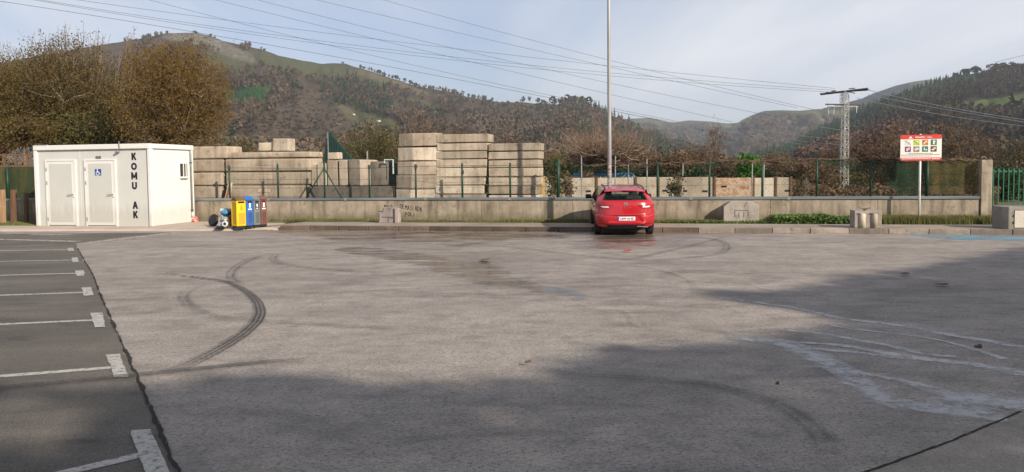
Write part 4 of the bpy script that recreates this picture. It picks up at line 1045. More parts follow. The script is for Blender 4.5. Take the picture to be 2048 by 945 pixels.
# ------------------------------------------------------------------ concrete blocks
def block(s0, s1, t0, depth, z0, z1, mat, label, rz=0.0, bevel=0.035, jit=0.012, seed=0, group='stacked concrete blocks', recess=None, name='concrete_block', text=None):
    o = loc_empty(name, s0, t0, 0, label=label, cat='concrete block', group=group)
    o.rotation_euler = (0, 0, LOCZ + rz)
    MB().box(0, s1 - s0, 0, depth, z0, z1).build('body', mat, o, bevel=bevel, seg=2, jitter=jit, seed=seed, smooth=False)
    if text:
        cx, cz, w_, h_ = text
        fr_ = MB(); e = 0.02; y = -0.012
        MB().box(cx - w_ / 2, cx + w_ / 2, -0.006, 0.02, cz - h_ / 2, cz + h_ / 2).build('label_recess', M['block'], o)
        eb = MB(); hh = h_ * 0.36; nn = 8
        for q_ in range(nn):                            # worn raised characters, no longer readable
            xq = cx - w_ * 0.44 + w_ * 0.88 * (q_ + 0.5) / nn; ww = w_ * 0.88 / nn * 0.36; k_ = (q_ * 7 + seed) % 4
            P_ = [[(-1, -1), (-1, 1), (1, 1)], [(-1, 1), (0.2, -1), (1, 1)], [(-1, -1), (-1, 1), (1, .4), (-1, 0)], [(-1, 1), (-1, -1), (1, -1), (1, 1), (-1, 1)]][k_]
            for a_, b_ in zip(P_[:-1], P_[1:]):
                eb.tube([(xq + a_[0] * ww, -0.01, cz + a_[1] * hh), (xq + b_[0] * ww, -0.01, cz + b_[1] * hh)], 0.011, 4)
        eb.build('embossed_lettering', M['block'], o)
    return o
T_A = WT + 1.35
def stack(xl, xr, ys, t0, depth, mats, labels, group, rz=0.0, offs=None, seeds=0, bevel=0.03, texts=None, widths=None):
    for i in range(len(ys) - 1):
        yt, yb = ys[i], ys[i + 1] - 1.9
        l_, r_ = (xl[i], xr[i]) if hasattr(xl, '__len__') else (xl, xr)
        s0, zt = sz(l_, yt, t0); s1, _ = sz(r_, yt, t0); zb_ = sz((l_ + r_) / 2, yb, t0)[1]; zt = sz((l_ + r_) / 2, yt, t0)[1]
        tx = None
        if texts and texts[i]:
            a_ = sz(texts[i][0], texts[i][1], t0); b_ = sz(texts[i][2], texts[i][3], t0)
            tx = ((a_[0] + b_[0]) / 2 - s0, (a_[1] + b_[1]) / 2, abs(b_[0] - a_[0]), abs(b_[1] - a_[1]))
        block(s0, s1, t0, depth, zb_, zt, M[mats[i]] if isinstance(mats, (list, tuple)) else M[mats], labels[i], rz + rng.uniform(-.012, .012), bevel=bevel, seed=seeds + i, group=group, text=tx)
# stack next to the container (t further back)
TS = WT + 0.9
stack([352] * 4, [455, 446, 444, 441], [293.5, 320, 346, 373, 399], TS, 1.0, ['block_brown', 'block_brown', 'block_brown', 'block_brown'],
      ['long grey block on top of the stack right behind the container', 'second block from the top of the stack behind the container', 'third block down the stack beside the container', 'lowest visible block of the stack beside the container'], 'blocks stacked beside the container', bevel=0.05, seeds=10)
stack([451, 450, 451, 452], [621, 621, 617, 613], [304.5, 318, 344.5, 371, 399], TS, 1.0, ['block_brown', 'block_brown', 'block_brown', 'block_brown'],
      ['thin wide slab on top of the widest stack under two small blocks', 'wide block with the uppermost lettered panel in the widest stack', 'wide block with the middle lettered panel in the widest stack', 'wide bottom block with the lowest lettered panel in the widest stack'], 'wide blocks with lettered panels', bevel=0.06, seeds=20,
      texts=[None, (516, 332, 543, 325), (515, 359, 543, 351), (515, 386, 543, 378)])
stack([545], [576], [277, 304], TS + 0.2, 0.55, ['block_light'], ['taller pale block standing on top of the widest stack'], 'small blocks on the widest stack', bevel=0.04, seeds=31)
stack([517], [546], [286, 304], TS + 0.3, 0.45, ['block_light'], ['smaller square block left of the taller one on the widest stack'], 'small blocks on the widest stack', bevel=0.03, seeds=32)
# rack of upright slabs on a long base block
TU = WT + 0.95
stack([614], [786], [373, 399], TU - 0.05, 1.1, ['block_dark'], ['long dark base block carrying the row of upright slabs'], 'upright slab row', bevel=0.05, seeds=40)
UP = [(622, 636, 330, 'block', 'narrow upright slab at the left end of the row on the dark base'), (634, 652, 327, 'block', 'upright slab just left of the one carrying a square block'), (654, 675, 320.5, 'block', 'upright slab carrying the small square block'),
      (677, 694, 320, 'block_light', 'smooth pale upright slab right of the square topped one'), (696, 717, 319, 'block_dark', 'mottled dark rough upright slab in the middle of the row'),
      (718, 739, 320, 'block', 'upright slab behind the plain fence post in the row'), (741, 771, 323, 'block_dark', 'broad dark rounded upright slab at the right end of the row')]
for i, (a_, b_, yt, mt, lb) in enumerate(UP):
    stack([a_], [b_], [yt, 373.5], TU + rng.uniform(0, 0.12), 0.8, [mt], [lb], 'upright slab row', bevel=0.035, seeds=50 + i)
stack([655], [675], [305, 320.5], TU + 0.1, 0.4, ['block'], ['small square block perched on an upright slab'], 'upright slab row', bevel=0.02, seeds=60)
# corner-on stack
names5 = ['top block of the corner-on stack left of the seven-high stack', 'second block down the corner-on stack', 'third block down the corner-on stack behind a fence post', 'fourth block down the corner-on stack, thin shadow lines', 'lowest visible block of the corner-on stack']
TC = WT + 0.75
for i, (yt, yb) in enumerate(((268, 293), (296, 322), (324, 350.5), (352, 378), (380, 400))):
    xl_, xc_ = [(791, 825), (789, 825), (788, 824), (785, 822), (785, 821)][i]
    ang = R(20)
    s0, zt = sz(xl_, yt, TC); zb_ = sz(xl_, yb, TC)[1]; s1 = sz(xc_, yt, TC)[0]
    o = loc_empty('concrete_block', s1, TC, 0, label=names5[i], cat='concrete block', group='corner-on block stack')
    o.rotation_euler = (0, 0, LOCZ + ang * -1 + 0.0)
    w_ = (s1 - s0)
    # near corner at origin; body extends left-back and right-back
    b = MB(); b.add([(-w_, 0, zb_), (0, 0, zb_), (0.95, 0.50, zb_), (0.2, 1.25, zb_), (-w_ - .15, 1.0, zb_), (-w_, 0, zt), (0, 0, zt), (0.95, 0.50, zt), (0.2, 1.25, zt), (-w_ - .15, 1.0, zt)],
                    [(0, 1, 2, 3, 4), (5, 9, 8, 7, 6), (0, 5, 6, 1), (1, 6, 7, 2), (2, 7, 8, 3), (3, 8, 9, 4), (4, 9, 5, 0)])
    b.build('body', M[['block_brown', 'block_light', 'block_brown', 'block', 'block'][i]], o, bevel=0.025, seg=2, jitter=0.01, seed=70 + i)
# tall and right-hand stacks
T4 = WT + 0.85
lab4 = ['darker slab on top of the seven-high stack, overhanging to the right', 'second slab from the top of the seven-high stack', 'third slab down the seven-high stack', 'fourth slab down the seven-high stack, crumbly streaked face', 'fifth slab down the seven-high stack behind the post clamp', 'sixth slab down the seven-high stack, dirty joint', 'seventh slab down the seven-high stack', 'bottom sliver of slab under the seven-high stack']
stack([874, 874, 873, 872, 872, 872, 871, 870], [976, 974, 973, 973, 972, 970, 968, 972], [269, 287, 303, 319.5, 336.5, 355, 371.5, 389.5, 400], T4, 0.9, ['block_brown', 'block', 'block_light', 'block_brown', 'block_light', 'block', 'block_light', 'block_brown'], lab4, 'seven-high slab stack', bevel=0.02, seeds=80)
lab5 = ['top slab of the rightmost stack beside the vines', 'pale second slab of the rightmost stack', 'third slab down the rightmost stack with a beam shadow', 'fourth slab down the rightmost stack, dark stained face', 'fifth slab down the rightmost stack', 'sixth slab down the rightmost stack, set forward', 'lowest sliver of slab in the rightmost stack']
stack([977, 977, 977, 977, 977, 975, 977], [1079, 1078, 1077, 1077, 1077, 1073, 1076], [287, 303.5, 320.5, 337, 354.5, 372.5, 390.5, 400], T4, 0.9, ['block', 'block_light', 'block_brown', 'block_brown', 'block_brown', 'block_brown', 'block_light'], lab5, 'rightmost slab stack', bevel=0.02, seeds=90)
# board leaning between the first two stacks
bd = loc_empty('leaning_board', sz(447, 396, WT + 0.55)[0], WT + 0.55, 0, label='red brown board in a pale frame leaning between two block stacks', cat='board')
z0_, z1_ = 0.75, sz(455, 366, WT + 0.55)[1]
x1_ = sz(458, 366, WT + .55)[0] - sz(447, 396, WT + .55)[0]
b = MB(); b.add([(0, 0, z0_), (0.22, 0, z0_), (x1_ + .06, 0.12, z1_), (x1_ - .10, 0.12, z1_), (0, .03, z0_), (0.22, .03, z0_), (x1_ + .06, 0.15, z1_), (x1_ - .10, 0.15, z1_)], [(0, 1, 2, 3), (7, 6, 5, 4), (0, 4, 5, 1), (1, 5, 6, 2), (2, 6, 7, 3), (3, 7, 4, 0)])
b.build('frame', M['block_light'], bd)
b = MB(); b.add([(0.04, -.006, z0_ + .02), (0.16, -.006, z0_ + .02), (x1_ + .0, 0.112, z1_ - .02), (x1_ - .07, 0.112, z1_ - .02)], [(0, 1, 2, 3)])
b.build('panel', pmat('red_brown_board', [(0.22, 0.07, 0.04), (0.30, 0.10, 0.06)], 5, 0.8, 0.1), bd, fix=False)
# small pale post frame at the end of the upright row
pf = loc_empty('pale_pipe_frame', sz(769, 330, TU - .1)[0], TU - 0.1, 0, label='pale bent pipe frame at the dark gap before the corner-on stack', cat='pipe frame')
x1_ = sz(786, 322, TU - .1)[0] - sz(769, 330, TU - .1)[0]; zt_ = sz(780, 320, TU - .1)[1]
MB().tube([(0, 0, zt_ - .12), (0, 0, zt_), (x1_, 0, zt_), (x1_, 0, zt_ - 0.5)], 0.028, 6).build('pipe', pmat('pale_green_pipe', [(0.3, 0.42, 0.38), (0.4, 0.5, 0.46)], 2, 0.6, 0), pf)
# dark panel in place of the shade in the void between slab row and corner stack
dk = block(sz(771, 330, TU + .4)[0], sz(789, 330, TU + .4)[0], TU + 0.4, 0.5, 0.0, sz(780, 326, TU + .4)[1], M['darkgrey'], 'dark panel painted as the shade between the upright row and corner-on stack', group='upright slab row', seed=97)
# slender standing rods near the slabs
for (px_, yt, lb) in ((795, 304, None),):
    pass
rod = loc_empty('standing_pipe', sz(735, 340, TU + 1.2)[0], TU + 1.2, 0, label='thin grey pipe standing up behind the upright slabs', cat='pipe')
MB().tube([(0, 0, 0), (0, 0, sz(735, 303, TU + 1.2)[1])], 0.03, 6).build('pipe', M['steel'], rod)
# green triangular sheet gable
gt = WT + 14
gg = loc_empty('green_gable', sz(648, 330, gt)[0], gt, 0, label='dark green corrugated triangular gable rising behind the upright slabs', cat='shed gable')
q = [sz(645, 330, gt), sz(656, 265, gt), sz(660, 266, gt), sz(706, 321, gt), sz(712, 345, gt), sz(640, 345, gt)]; o0 = sz(648, 330, gt)[0]
M['greensheet'] = pmat('dark_green_sheet', [(0.010, 0.032, 0.026), (0.018, 0.046, 0.036)], 1.5, 0.7, 0.1, 20, stretch=(8, 8, 0.4))
b = MB(); b.prism([(a_ - o0, z_) for a_, z_ in q], lambda a, z: (a, 0, z), lambda a, z: (a, 0.12, z)); b.build('sheet', M['greensheet'], gg)
xa_, za_ = q[0][0] - o0, q[0][1]
for k in range(10):
    x = (q[1][0] - o0) - 0.25 + k * 0.16
    zt_ = np.interp(x, [q[0][0] - o0, q[1][0] - o0, q[3][0] - o0], [q[0][1], q[1][1], q[3][1]]) - 0.05
    MB().box(x - .02, x + .02, -.03, 0.0, 0.5, zt_).build('rib', M['greensheet'], gg)
MB().tube([(q[1][0] - o0, -.04, .5), (q[1][0] - o0, -.04, q[1][1] + .02)], 0.03, 6).build('edge_post', M['steel'], gg)

# ------------------------------------------------------------------ panel wall and shed behind
TP = WT + 11
def pz(px, py): return sz(px, py, TP)
pw = loc_empty('panel_wall', 0, TP, 0, label='row of pale precast panels with dark slots behind the fence', cat='panel wall')
edges = [1090, 1141, 1194, 1199, 1271, 1315, 1360, 1428, 1507, 1545, 1586]
for a_, b_, mt, slots in ((1090, 1141, 'panel', [(1099, 383), (1131, 383)]), (1143, 1194, 'panel', [(1177, 383)]), (1195, 1271, 'panel', [(1250, 383)]), (1273, 1317, 'panel', [(1288, 382)]), (1318, 1359, 'panel', [(1330, 382)]),
                     (1360, 1429, 'panel', [(1369, 382.5), (1410, 383)]), (1431, 1507, 'panel_rust', [(1448, 373.5)]), (1509, 1552, 'panel', []), (1553, 1587, 'panel', [(1575, 382)])):
    s0, zt = pz(a_, 355.5); s1, _ = pz(b_, 355.5); zt = pz((a_ + b_) / 2, 356)[1]
    p_ = MB().box(s0, s1 - 0.05, 0, 0.16, -0.05, zt + rng.uniform(-.02, .03)).build('panel', M[mt], pw, bevel=0.015)
    for sx, sy in slots:
        xs_, zs_ = pz(sx, sy); MB().box(xs_ - 0.12, xs_ + 0.12, -0.006, 0.02, zs_ - 0.045, zs_ + 0.045).build('slot', M['black'], p_)
for e_ in (1142, 1194, 1272, 1318, 1360, 1430, 1508, 1553, 1583):
    xs_, zt = pz(e_, 353); MB().box(xs_ - 0.05, xs_ + 0.03, -0.05, 0.10, -0.05, zt).build('joint_post', M['wooddark'], pw)
TB = WT + 15
sh = loc_empty('blue_roofed_shed', sz(1146, 352, TB)[0], TB, 0, label='long low shed with blue roof edge behind the panel wall', cat='shed')
xw_ = sz(1266, 352, TB)[0] - sz(1146, 352, TB)[0]; za_ = sz(1200, 346.5, TB)[1]; zb_ = sz(1200, 352.5, TB)[1]
MB().box(0.1, xw_ - .1, 0.2, 3, 0, zb_ - .45).build('wall', M['white'], sh)
BLU = pmat('blue_roof_sheet', [(0.07, 0.22, 0.46), (0.10, 0.28, 0.55)], 2, 0.5, 0, stretch=(4, 1, 1))
b = MB(); b.add([(0, 0, zb_), (xw_, 0, zb_), (xw_, 0, za_), (0, 0, za_), (0, 3.4, zb_ - .4), (xw_, 3.4, zb_ - .4), (xw_, 3.4, za_ - .3), (0, 3.4, za_ - .3)], [(0, 1, 2, 3), (3, 2, 6, 7), (0, 3, 7, 4), (1, 5, 6, 2), (4, 7, 6, 5), (0, 4, 5, 1)])
b.build('roof', BLU, sh)
for k in range(34):
    MB().box(0.05 + k * xw_ / 34, 0.05 + (k + .5) * xw_ / 34, -0.03, 0.0, zb_ - 0.10, zb_ - 0.01).build('eave_tooth', M['white'], sh)
cb_ = sz(1172, 342, TB - 0.4)
MB().box(cb_[0] - sz(1146, 352, TB)[0] - .25, cb_[0] - sz(1146, 352, TB)[0] + .42, -.4, -.1, zb_ - .2, cb_[1]).build('roof_block', M['wood'], sh)
ys_ = loc_empty('yellow_skip', sz(1088, 352, TB)[0], TB - 1, 0, label='dull yellow container edge showing between slab stack and vines', cat='container')
MB().box(0, .75, 0, 1.5, 0, sz(1095, 353, TB)[1]).build('body', pmat('dull_yellow', [(0.42, 0.28, 0.10), (0.5, 0.35, 0.14)], 3, 0.7, 0.1), ys_, bevel=.03)

# grey stakes standing behind the fence
for i, (px_, yt, lb) in enumerate(((1163, 313, 'tall grey stake left of the lamp pole behind the torn netting'), (1230, 313, 'tall grey stake just right of the lamp pole'), (1257, 330, 'short leaning stake above the right end of the blue roof'), (1295, 318, 'pale stake a little right of the blue roof'), (1364, 325, 'pale stake above the panel wall beside the broad fence post'), (1503, 323, 'grey stake in front of the bright green bush'), (1527, 325, 'grey stake doubled with the fence post right of the bright bush'))):
    tt = WT + 7; s0, zt = sz(px_, yt, tt)
    b = MB(); b.tube([(0, 0, 0), (rng.uniform(-.04, .04), 0, zt)], 0.028, 6)
    tag(b.build('garden_stake', M['steel'], None, wc(s0, tt, 0)), lb, 'stake', 'stakes behind the fence')
# ------------------------------------------------------------------ car
def make_car():
    sc_ = 0.895
    RED = NT('red_car_paint')
    RED.set((0.37, 0.005, 0.012), 0.28, spec=0.5)
    RED.b.inputs['Coat Weight'].default_value = 0.7; RED.b.inputs['Coat Roughness'].default_value = 0.06
    dust = RED.noise(RED.vec(), 3.0, 5, 0.7)
    RED.l(RED.mix(RED.ramp(dust, [(0.45, 0.0), (0.8, 0.15)]), (0.37, 0.005, 0.012), (0.32, 0.07, 0.055)), RED.b.inputs['Base Color'])
    red = RED.m
    g_ = NT('car_glass'); g_.set((0.02, 0.022, 0.024), 0.04, spec=0.5)
    tr = g_.n('ShaderNodeBsdfTransparent'); tr.inputs[0].default_value = (0.80, 0.84, 0.80, 1)
    mx_ = g_.n('ShaderNodeMixShader'); mx_.inputs[0].default_value = 0.80
    g_.l(g_.b.outputs[0], mx_.inputs[1]); g_.l(tr.outputs[0], mx_.inputs[2]); g_.l(mx_.outputs[0], g_.out.inputs[0]); glass = g_.m
    lampred = pmat('tail_lamp_red', [(0.20, 0.012, 0.012), (0.30, 0.02, 0.02)], 9, 0.12, 0, spec=0.6, fine=0)
    lampclear = pmat('lamp_reflector', [(0.75, 0.55, 0.5), (0.85, 0.75, 0.7)], 9, 0.15, 0, spec=0.8, fine=0)
    trim = M['black']
    px_ = 1247; base = G(px_, 468.2)
    p_l, p_r = G(1189, 467), G(1306, 467)
    print('car width', (p_r - p_l).length, 'sc', (p_r - p_l).length / 1.81)
    root = empty('parked_car', (base.x - math.sin(R(3.5)) * .86 * sc_, base.y - math.cos(R(3.5)) * .86 * sc_, -0.04), R(-3.5), label='bright red estate hatchback parked nose to the wall, seen from behind', cat='car')
    root.scale = (sc_, sc_, sc_); root.rotation_euler = (R(3.0), 0, R(-3.5))
    zs_w = [.20, .25, .35, .5, .62, .68, .8, .92, 1.0, 1.08, 1.14, 1.25, 1.34, 1.40, 1.435]
    ws = [.76, .80, .855, .895, .905, .905, .90, .892, .876, .845, .81, .745, .69, .65, .59]
    def wz(z): return float(np.interp(z, zs_w, ws))
    yz = [(.20, .20), (.27, .10), (.35, .05), (.42, .012), (.5, 0.0), (.6, 0.0), (.665, .012), (.70, .055), (.80, .068), (.95, .085), (1.06, .12), (1.12, .17), (1.22, .28), (1.33, .41), (1.38, .46), (1.41, .48), (1.435, .54)]
    def sm(a, b, x): t = min(1, max(0, (x - a) / (b - a))); return t * t * (3 - 2 * t)
    def yr(u, z):
        y = float(np.interp(z, [q[0] for q in yz], [q[1] for q in yz]))
        y += 0.05 * u * u + 0.30 * abs(u) ** 5
        x = abs(u) * wz(z)
        hw = 0.40 + (0.66 - z) * 0.55                     # recess under the tailgate round the plate
        if 0.46 < z < 0.67: y += 0.035 * (1 - sm(hw - .02, hw + .03, x)) * sm(0.46, 0.50, z)
        return y
    def P_(u, z, off=0.0): return (u * wz(z), yr(u, z) - off, z)
    rows = sorted(set([round(v, 4) for v in list(np.arange(.30, 1.11, .028)) + [.325, .35, .46, .5, .66, .672, .68, .70, 1.115, 1.15, 1.2, 1.25, 1.29, 1.32, 1.36, 1.38, 1.40, 1.42, 1.435]]))
    cols = sorted(set([round(v, 4) for v in list(np.linspace(-1, 1, 49)) + [-.83, .83]]))
    V = [P_(u, z) for z in rows for u in cols]; F = []; nc = len(cols)
    def infil(u, z): return abs(u) < 0.831 and 1.115 <= z < 1.38
    for i in range(len(rows) - 1):
        for j in range(nc - 1):
            um, zm = (cols[j] + cols[j + 1]) / 2, (rows[i] + rows[i + 1]) / 2
            if infil(um, zm): continue
            F.append((i * nc + j, i * nc + j + 1, (i + 1) * nc + j + 1, (i + 1) * nc + j))
    b = MB(); b.v = V; b.f = F
    b.build('rear_body', red, root, smooth=True, fix=False)
    def patch(name, mat, z0, z1, fl, fr_, off, nz_=8, nu=14, parent=root, smooth=True, metric=True):
        V = []; F = []
        for i in range(nz_ + 1):
            z = z0 + (z1 - z0) * i / nz_; a, c_ = fl(z), fr_(z)
            if metric: a /= wz(z); c_ /= wz(z)
            for j in range(nu + 1):
                V.append(P_(a + (c_ - a) * j / nu, z, off))
        for i in range(nz_):
            for j in range(nu): q = i * (nu + 1) + j; F.append((q, q + 1, q + nu + 2, q + nu + 1))
        b = MB(); b.v = V; b.f = F
        return b.build(name, mat, parent, smooth=smooth, fix=False)
    rw = patch('rear_window', glass, 1.115, 1.38, lambda z: -.83, lambda z: .83, 0.0, 10, 20, metric=False)
    band = 0.03
    for nm, z0, z1 in (('window_seal', 1.117, 1.132), ('window_seal', 1.362, 1.38)):
        patch(nm, trim, z0, z1, lambda z: -.83, lambda z: .83, 0.003, 2, 16, parent=rw, metric=False)
    for sg in (-1, 1):
        patch('window_seal', trim, 1.117, 1.38, lambda z: sg * .83 if sg < 0 else .78, lambda z: -.78 if sg < 0 else .83, 0.004, 8, 2, parent=rw, metric=False)
    # spoiler
    b = MB(); n = 20
    V = []; F = []
    for i in range(n + 1):
        u = -1 + 2 * i / n; x = u * 0.62
        yb = 0.36 + 0.10 * abs(u) ** 3
        V += [(x, yb, 1.388 - .03 * u * u), (x, yb + 0.012, 1.410 - .03 * u * u), (x * .97, 0.66, 1.452 - .03 * u * u), (x, 0.56, 1.375 - .03 * u * u)]
    for i in range(n):
        for k in range(4): F.append((i * 4 + k, (i + 1) * 4 + k, (i + 1) * 4 + (k + 1) % 4, i * 4 + (k + 1) % 4))
    b.v = V; b.f = F; b.build('roof_spoiler', red, root, smooth=False)
    bl = MB().box(-.13, .13, .352, .362, 1.391, 1.402).build('brake_light', lampred, root)
    # lamps
    for sg in (-1, 1):
        def f_in(z): return .40 + (z - .815) * -0.45 if True else 0
        zin = lambda z: float(np.interp(z, [.865, .905, .985], [.56, .47, .345]))
        zout = lambda z: wz(z) * 0.999
        if sg > 0: L = patch('tail_lamp', lampred, .865, .99, zin, zout, 0.008, 8, 16)
        else: L = patch('tail_lamp', lampred, .865, .99, lambda z: -zout(z), lambda z: -zin(z), 0.008, 8, 16)
        a_, c_ = lambda z: float(np.interp(z, [.905, .942], [.50, .52])), lambda z: float(np.interp(z, [.905, .942], [.70, .76]))
        if sg > 0: patch('lamp_reflector', lampclear, .905, .942, a_, c_, 0.012, 3, 8, parent=L)
        else: patch('lamp_reflector', lampclear, .905, .942, lambda z: -c_(z), lambda z: -a_(z), 0.012, 3, 8, parent=L)
        ls = MB(); 
        pts = [(sg * wz(.865) , yr(1, .865) + 0.0, .865), (sg * wz(.99), yr(1, .99), .99), (sg * (wz(.99) + .004), yr(1, .99) + .16, .98), (sg * (wz(.865) + .006), yr(1, .865) + .10, .895)]
        ls.add([(p[0] + sg * 0.006, p[1], p[2]) for p in pts], [(0, 1, 2, 3)] if sg < 0 else [(3, 2, 1, 0)]); ls.build('lamp_side', lampred, L, fix=False)
        patch('bumper_reflector', lampred, .40, .425, (lambda z: .62) if sg > 0 else (lambda z: -.82), (lambda z: .82) if sg > 0 else (lambda z: -.62), 0.006, 2, 6)
    # tailgate seams and lower trim
    patch('tailgate_gap', trim, .672, .681, lambda z: -.60, lambda z: .60, 0.002, 1, 24)
    for sg in (-1, 1):
        patch('tailgate_gap', trim, .681, .985, (lambda z: sg * (.60 + (z - .68) * .55) - .004), (lambda z: sg * (.60 + (z - .68) * .55) + .004), 0.0095, 8, 1)
        patch('bumper_gap', trim, .700, .708, (lambda z: .64 if sg > 0 else -.9), (lambda z: .9 if sg > 0 else -.64), 0.004, 1, 8)
    patch('diffuser', trim, .27, .385, lambda z: -.58 + (z - .22) * .25, lambda z: .58 - (z - .22) * .25, 0.02, 6, 20)
    patch('diffuser_edge', trim, .375, .395, lambda z: -.6, lambda z: .6, 0.014, 1, 20)
    b = MB(); b.obox((.50, 0.045, .325), (.34, .03, .035), Matrix.Rotation(R(4), 3, 'Y')); b.build('exhaust_trim', M['chrome'], root, bevel=0.01)
    b = MB(); b.cyl((.42, .25, .27), (.42, .7, .27), .07, n=14); b.build('silencer', M['black'], root)
    # plate
    zp = .575; y_ = yr(0, zp) - .012
    pl = MB().box(-.26, .26, y_, y_ + .012, zp - .056, zp + .056).build('number_plate', WH, root, bevel=0.003)
    pl.location.x = 0.02
    MB().box(-.258, -.215, y_ - .002, y_, zp - .052, zp + .052).build('country_strip', M['signblue'], pl)
    fit_text(pl, 'plate_number', '1099 KHD', M['ink'], .025, y_ - .003, zp, .072, .42, bold=0.015)
    fit_text(pl, 'country_letter', 'E', WH, -.236, y_ - .004, zp - .028, .028)
    yl = yr(0, 1.0) - .004
    e_ = MB().lathe([(0, -.008), (.048, -.008), (.056, 0), (.056, .012)], (0.0, yl, 1.0), 'y', 20).build('emblem_disc', M['chrome'], root)
    MB().obox((0.0, yl - .010, 1.013), (.07, .006, .016), Matrix.Rotation(R(-18), 3, 'Y')).build('emblem_stroke', M['darkgrey'], e_)
    MB().obox((0.0, yl - .010, .986), (.07, .006, .016), Matrix.Rotation(R(-18), 3, 'Y')).build('emblem_stroke', M['darkgrey'], e_)
    for k, c_ in enumerate('LEON'):
        fit_text(root, 'badge_letter', c_, M['chrome'], -.125 + k * .085, yr(0, .905) - .004, .905, .028, .03, bold=0.02)
    fit_text(root, 'badge_letter', 'TSI', M['chrome'], .48, yr(.54, .81) - .006, .81, .026, .075, bold=0.02)
    # body shell
    yst = [None, .62, .9, 1.15, 1.28, 1.7, 2.05, 2.16, 2.6, 2.9, 3.2, 3.55, 3.9, 4.25, 4.45]
    zl = [.22, .35, .5, .65, .8, .92, 1.0, 1.08, 1.17, 1.26, 1.34, 1.39, 1.42]
    wside = [.80, .87, .90, .907, .902, .893, .876, .845, .795, .742, .695, .655, .60]
    def ztop(y): return float(np.interp(y, [0, .6, 1.2, 2.0, 2.6, 2.9, 3.2, 3.55, 3.9, 4.25, 4.45], [1.435, 1.445, 1.452, 1.452, 1.435, 1.40, 1.24, 1.04, .96, .86, .70]))
    def wfac(y): return float(np.interp(y, [0, .6, 3.3, 4.0, 4.3, 4.45], [1, 1, 1, .985, .93, .80]))
    rings = []
    for y in yst:
        L = []
        for k, z in enumerate(zl):
            if y is None:
                L.append(Vector((wz(z), yr(1, z), z)))
            else:
                zt = ztop(y) - .03; zz = min(z, zt - .004 * (len(zl) - k))
                w = wside[k] * wfac(y) if z <= zt else float(np.interp(zz, zl, wside)) * wfac(y) - 0.03 * (k - np.searchsorted(zl, zt)) * (1 if y > 3.3 else .3)
                L.append(Vector((max(.3, w), y, zz)))
        rings.append(L)
    nk = len(zl)
    body = MB(); wsh = MB(); panes = {}
    for sg in (-1, 1):
        vs = [(sg * p.x, p.y, p.z) for L in rings for p in L]
        fb = []; fg = []
        for i in range(len(rings) - 1):
            for k in range(nk - 1):
                q = (i * nk + k, (i + 1) * nk + k, (i + 1) * nk + k + 1, i * nk + k + 1)
                if sg < 0: q = q[::-1]
                ym = ((yst[i] or .5) + yst[i + 1]) / 2
                win = 6 <= k <= 10 and .9 <= (yst[i] or 0) and yst[i + 1] <= 3.2 and not (1.15 <= (yst[i] or 0) < 1.28) and not (2.05 <= (yst[i] or 0) < 2.16)
                arch = k <= 2 and ((.62 <= (yst[i] or 0) < 1.1) or (3.2 <= (yst[i] or 0) < 3.9))
                if arch: continue
                if win: panes.setdefault((sg, 0 if yst[i + 1] <= 1.16 else (1 if yst[i + 1] <= 2.06 else 2)), []).append([vs[c_] for c_ in q])
                else: fb.append(q)
        body.add(vs, fb)
    # roof, windscreen, bonnet
    nu = 10
    def strip(mb, i0, i1):
        V = []; F = []
        for i in range(i0, i1 + 1):
            e_ = rings[i][-1]; yy = e_.y
            for j in range(nu + 1):
                u = -1 + 2 * j / nu
                crown = (1 - u * u) * (.025 if i else .015)
                V.append((u * e_.x, yy, e_.z + crown))
        for i in range(i1 - i0):
            for j in range(nu): q = i * (nu + 1) + j; F.append((q, q + 1, q + nu + 2, q + nu + 1))
        mb.add(V, F)
    strip(body, 0, 9); strip(wsh, 9, 11); strip(body, 11, 14)
    eL = rings[-1]
    body.add([(sg * p.x, p.y, p.z) for sg in (-1, 1) for p in eL], [(k, k + 1, nk + k + 1, nk + k) for k in range(nk - 1)])
    body.build('body', red, root, smooth=True, fix=False)
    for qs in panes.values():
        me_ = bpy.data.meshes.new('side_window'); bm = bmesh.new()
        for q in qs: bm.faces.new([bm.verts.new(v) for v in q])
        bmesh.ops.remove_doubles(bm, verts=bm.verts, dist=1e-5); bm.to_mesh(me_); bm.free(); link_mesh('side_window', me_, glass, root, smooth=True)
    wso = wsh.build('windscreen', glass, root, smooth=True, fix=False)
    un = MB(); un.box(-.60, .60, .25, 4.35, .20, .40); un.box(-.60, .60, 0.6, 4.2, .30, .75); un.box(-.84, .84, 1.25, 3.1, .22, .6)
    un.build('underbody', M['black'], root)
    it = MB(); it.box(-.78, .78, .35, 1.25, .74, .93); it.box(-.74, .74, 3.15, 3.5, .7, .99)
    it.box(-.66, .66, 1.25, 1.40, .7, 1.06)
    it.build('interior', M['darkgrey'], root, bevel=0.03)
    for x in (-.42, .42):
        s_b = MB(); s_b.box(x - .25, x + .25, 2.05, 2.2, .6, 1.08); s_b.build('front_seat', M['darkgrey'], root, bevel=0.05, seg=2)
        s_b = MB(); s_b.box(x - .14, x + .14, 2.08, 2.18, 1.10, 1.27); s_b.build('headrest', M['darkgrey'], root, bevel=0.04, seg=2)
    for x in (-.45, 0, .45):
        s_b = MB(); s_b.box(x - .12, x + .12, 1.27, 1.36, 1.05, 1.15); s_b.build('headrest', M['darkgrey'], root, bevel=0.03, seg=2)
    MB().box(-.12, .12, 3.02, 3.06, 1.28, 1.35).build('rear_view_mirror', M['black'], root, bevel=0.01)
